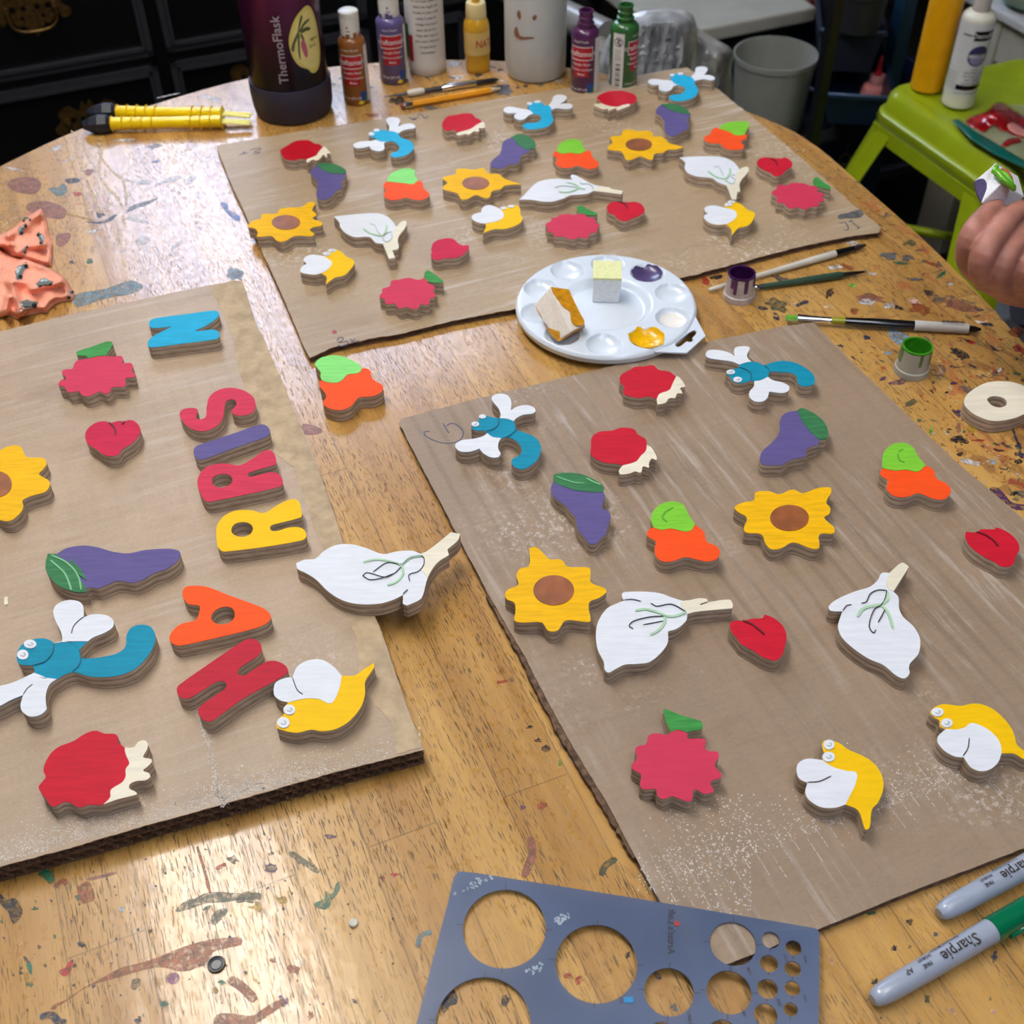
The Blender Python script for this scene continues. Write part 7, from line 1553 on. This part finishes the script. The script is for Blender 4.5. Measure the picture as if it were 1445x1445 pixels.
# little chrome hook with cord below the bin
c = at(1192, 225, .25); t = thing('metal_hook', 'small shiny ring on a cord hanging below the blue bin', 'hook', c)
MB().tube([(.011*math.cos(a), .003*math.sin(a*2), .011*math.sin(a)) for a in [2*PI*i/24 for i in range(25)]], .0018, 8).build('ring', mat('tarnished_ring', (110, 106, 90), .3, metal=.8), t)
MB().tube([(0, 0, .011), (.004, 0, .06), (.010, .0, .13)], .0016, 6).build('cord', mat('brown_cord', (70, 40, 36), .7), t)

# ================================================================ person: hand and sleeve
SKIN = mat('skin', (184, 126, 110), .5, vary=.10, scale=90, bump=.25, sss=.12)
per = thing('person', 'hand in a navy sleeve holding up a painted sponge at the right edge', 'person', atd(1440, 380, .98)); HO = per.location.copy()
def hp(px, py, d): return atd(px, py, d)-HO
fing = [  # tip, distal joint, middle joint, knuckle, inside the palm : (px, py, depth, radius mm)
    [(1405, 294, .945, 7.6), (1390, 305, .935, 8.4), (1370, 334, .930, 9.4), (1367, 368, .955, 9.8), (1392, 392, .985, 11)],
    [(1438, 296, .940, 7.6), (1418, 315, .928, 8.6), (1388, 358, .922, 9.8), (1388, 388, .945, 10.0), (1420, 408, .985, 11)],
    [(1450, 322, .940, 7.2), (1436, 338, .932, 8.4), (1414, 373, .928, 9.6), (1414, 398, .950, 10.0), (1446, 412, .985, 11)],
    [(1474, 340, .945, 6.6), (1462, 352, .935, 7.8), (1444, 378, .932, 8.8), (1446, 402, .955, 9.4), (1474, 414, .985, 10.5)],
    [(1420, 288, .975, 8.8), (1440, 300, .985, 10), (1470, 326, 1.0, 11), (1500, 370, 1.01, 13)]]
def limb(pts, n=16, per_=5):
    P3 = [Vector(hp(x, y, d)) for x, y, d, r in pts]; R3 = [p[3]/1000 for p in pts]; mb = MB(); cs = []; rs = []
    for i in range(len(P3)-1):
        a = P3[max(i-1, 0)]; b = P3[i]; c_ = P3[i+1]; d = P3[min(i+2, len(P3)-1)]
        for k in range(per_):
            t = k/per_; cs.append(.5*((2*b)+(-a+c_)*t+(2*a-5*b+4*c_-d)*t*t+(-a+3*b-3*c_+d)*t**3)); rs.append(R3[i]+(R3[i+1]-R3[i])*t)
    cs.append(P3[-1]); rs.append(R3[-1])
    # rounded ends
    t0 = (cs[0]-cs[1]).normalized(); t1 = (cs[-1]-cs[-2]).normalized()
    c2 = [cs[0]+t0*rs[0]*.92, cs[0]+t0*rs[0]*.7, cs[0]+t0*rs[0]*.35]+cs+[cs[-1]+t1*rs[-1]*.5, cs[-1]+t1*rs[-1]*.9]; r2 = [rs[0]*.25, rs[0]*.68, rs[0]*.93]+rs+[rs[-1]*.8, rs[-1]*.35]
    return c2, r2
hm = MB()
for f in fing: c2, r2 = limb(f); hm.tube(c2, r2, 18)
for pts in ([(1392, 392, .985, 12), (1440, 395, 1.0, 16), (1500, 400, 1.02, 20)], [(1420, 408, .985, 12), (1460, 410, 1.0, 16), (1510, 412, 1.02, 20)], [(1474, 414, .985, 12), (1500, 420, 1.0, 18), (1530, 425, 1.02, 22)], [(1470, 380, 1.0, 16), (1500, 395, 1.01, 22), (1560, 430, 1.03, 26), (1620, 460, 1.04, 25)]):
    c2, r2 = limb(pts); hm.tube(c2, r2, 18)
o = hm.build('hand', SKIN, per)
md = o.modifiers.new('fuse', 'REMESH'); md.mode = 'VOXEL'; md.voxel_size = .0014; md.use_smooth_shade = True
md = o.modifiers.new('relax', 'SMOOTH'); md.factor = .5; md.iterations = 1
NAIL = mat('fingernail', (222, 172, 156), .3, coat=.3)
for (x, y, d, tx, ty) in ((1401, 299, .9372, 1396, 306), (1431, 303, .9312, 1426, 309)):
    c_ = hp(x, y, d); u_ = (hp(x, y, d)-hp(tx, ty, d)).normalized(); vw = (CAM-HO-c_).normalized(); s_ = u_.cross(vw).normalized()
    vs = [c_+u_*(.0050*b_)+s_*(.0042*a_)+vw*(.0012*(1-a_*a_)-.0006) for a_, b_ in [(math.cos(2*PI*k/14), math.sin(2*PI*k/14)) for k in range(14)]]+[c_+vw*.0010]
    MB().add(vs, [(k, (k+1) % 14, 14) for k in range(14)], True).build('fingernail', NAIL, per).modifiers.new('t', 'SOLIDIFY').thickness = .0008
SLV = mat('navy_sleeve', (22, 28, 46), .8, vary=.12, scale=300, bump=.3)
sv = [hp(1452, 418, 1.04), hp(1520, 440, 1.05), hp(1640, 500, 1.06), hp(1760, 560, 1.07)]
MB().tube(sv, [.026, .036, .042, .046], 28).build('sleeve', SLV, per)
# sponge cube held in the fingers
X_ = (1245, 200, 200)
def xp(x, y, d): k = 200/1445; return atd(1245+x*k, 200+y*k, d)
SD = .942
s1, s2, s3, s4 = xp(1155, 212, SD+.006), xp(930, 405, SD), xp(1010, 630, SD-.006), xp(1215, 425, SD-.012)   # left face corners: top, left, bottom, right-front
ax = xp(1450, 560, SD+.012)-s4
spg = thing('sponge', 'sponge cube with purple and green paint held between the fingers', 'sponge', (s1+s3)/2+ax*.5, 'sponge blocks'); GO = spg.location.copy()
bx = [s1, s2, s3, s4]; o = MB().add([p-GO for p in bx]+[p+ax-GO for p in bx], [(0,1,2,3),(7,6,5,4),(0,4,5,1),(1,5,6,2),(2,6,7,3),(3,7,4,0)]).build('foam_block', foam('bright_foam', (240, 240, 244)), spg); soften(o, .001)
plane_patch(smooth(*P(X_, '935,410* 985,385 1030,385 1058,420 1060,480 1040,540 1015,600 1005,620* 960,520'), True, 3), s1, s2, s3, 'purple_paint', mat('sponge_purple', (80, 68, 112), .7, vary=.15, scale=500), spg, GO, .0008)
gp = MB(); 
pts = [Vector(xp(x, y, SD-.013+dz)-GO) for x, y, dz in ((1165, 250, .010), (1145, 300, .006), (1190, 330, .003), (1225, 385, .0), (1290, 430, .0), (1335, 465, .002), (1345, 500, .003))]
gp.tube(pts, [.0018, .0028, .003, .003, .0028, .0026, .0014], 12); pts = [Vector(xp(x, y, SD-.012+dz)-GO) for x, y, dz in ((1180, 290, .006), (1240, 330, .003), (1290, 380, .002), (1330, 430, .002))]; gp.tube(pts, [.0016, .0024, .0024, .0014], 12)
gp.build('green_paint', mat('sponge_green', (112, 190, 40), .2, coat=.6), spg)
og = MB(); og.tube([Vector(xp(x, y, SD-.004)-GO) for x, y in ((1220, 270), (1270, 310), (1310, 370), (1330, 420))], [.0008, .0016, .0016, .0008], 10); og.build('orange_paint', mat('sponge_orange', (206, 96, 60), .4), spg)
# pale grey box corner below the hand, beside the stool
gb = thing('grey_box', 'pale grey box low under the stool beneath the sleeve', 'box', W(1.50, 1.37, 0), None, RA)
o = MB().box((0, 0, .065), (.17, .15, .13)).build('box_body', mat('pale_grey_box', (150, 152, 156), .6), gb); soften(o, .006)
o = MB().box((0, 0, .132), (.176, .156, .012)).build('box_lid', mat('pale_grey_lid', (160, 162, 166), .5), gb); soften(o, .004)

# dark cabinet added only to darken the view behind the rack
cbn = thing('backdrop', 'dark cabinet added as a dark screen behind the metal rack', 'backdrop', W(1.75, 3.0, 0), None, RA)
DCB = mat('dark_backdrop_wood', (26, 24, 22), .5, vary=.2)
MB().box((0, 0, .6), (1.7, .5, 1.2)).build('carcass', DCB, cbn)
for k in range(3):
    d_ = MB().box((-.56+.56*k, -.262, .6), (.54, .02, 1.1)).build('backdrop_door', DCB, cbn); soften(d_, .004)
    MB().tube([(-.36+.56*k, -.285, .55), (-.36+.56*k, -.285, .68)], .006, 10).build('backdrop_handle', BRASS, d_)
# ================================================================ lights
LIT = mat('lamp_diffuser', (255, 250, 244), .5, vary=0, emit=1); LITC = mat('lamp_diffuser_cool', (206, 222, 255), .5, vary=0, emit=1)
FIX = mat('lamp_housing', (220, 220, 218), .5)
def fixture(label, u0, u1, v0, v1, strength, m0, tubes):
    c = W((u0+u1)/2, (v0+v1)/2, RH); f = thing('ceiling_light', label, 'ceiling light', c, 'ceiling tube lights', RA)
    du, dv = u1-u0, v1-v0
    MB().box((0, 0, -.02), (du+.04, dv+.04, .04)).build('housing', FIX, f)
    m = m0.copy(); m.node_tree.nodes['Principled BSDF'].inputs['Emission Strength'].default_value = strength
    for i in range(tubes):
        x = -du/2+du*(i+.5)/tubes; w = min(.09, du/tubes*.8) if tubes > 1 else du
        MB().box((x, 0, -.05), (w, dv, .016)).build('tube_diffuser', m, f)
fixture('twin tube ceiling light above the left of the table', LU-.13, LU+.13, .55, 1.85, 25, LIT, 2)
fixture('twin tube ceiling light above the middle of the table', .42, .68, -.5, .7, 9, LIT, 2)
fixture('wide cool ceiling light beyond the dresser', LU2, LU2+1.1, 2.9, 4.95, 9.5, LITC, 1)
fixture('added twin tube fill light on the ceiling behind the camera', .05, .35, -1.5, -.3, 13, LITC, 2)  # fill light, added to brighten the sides that face the camera
w = bpy.data.worlds.new('room_air'); bpy.context.scene.world = w; w.use_nodes = True
w.node_tree.nodes['Background'].inputs[0].default_value = (.6, .65, .75, 1); w.node_tree.nodes['Background'].inputs[1].default_value = .05
# ================================================================ camera
cam = bpy.data.cameras.new('camera'); co = bpy.data.objects.new('camera', cam); C.objects.link(co); bpy.context.scene.camera = co
cam.sensor_width = 36; cam.sensor_fit = 'HORIZONTAL'; cam.lens = 36*F/1445; cam.clip_start = .02
r_ = Vector((math.cos(ROLL), 0, 0))
# columns: right, up, back of the camera in the world
def cdir(x, y):      # image direction x right, y up, before roll is undone
    c, s = math.cos(ROLL), math.sin(ROLL); x, y = c*x+s*y, -s*x+c*y
    return Vector((x, y*math.sin(TH), y*math.cos(TH)))
X = cdir(1, 0); Y = cdir(0, 1); Z = X.cross(Y)
co.matrix_world = Matrix(((X.x, Y.x, Z.x, CAM.x), (X.y, Y.y, Z.y, CAM.y), (X.z, Y.z, Z.z, CAM.z), (0, 0, 0, 1)))
cam.dof.use_dof = True; cam.dof.focus_distance = .82; cam.dof.aperture_fstop = 12
sc = bpy.context.scene; sc.view_settings.view_transform = 'Standard'; sc.view_settings.look = 'None'; sc.view_settings.gamma = 1; sc.view_settings.exposure = EXPO
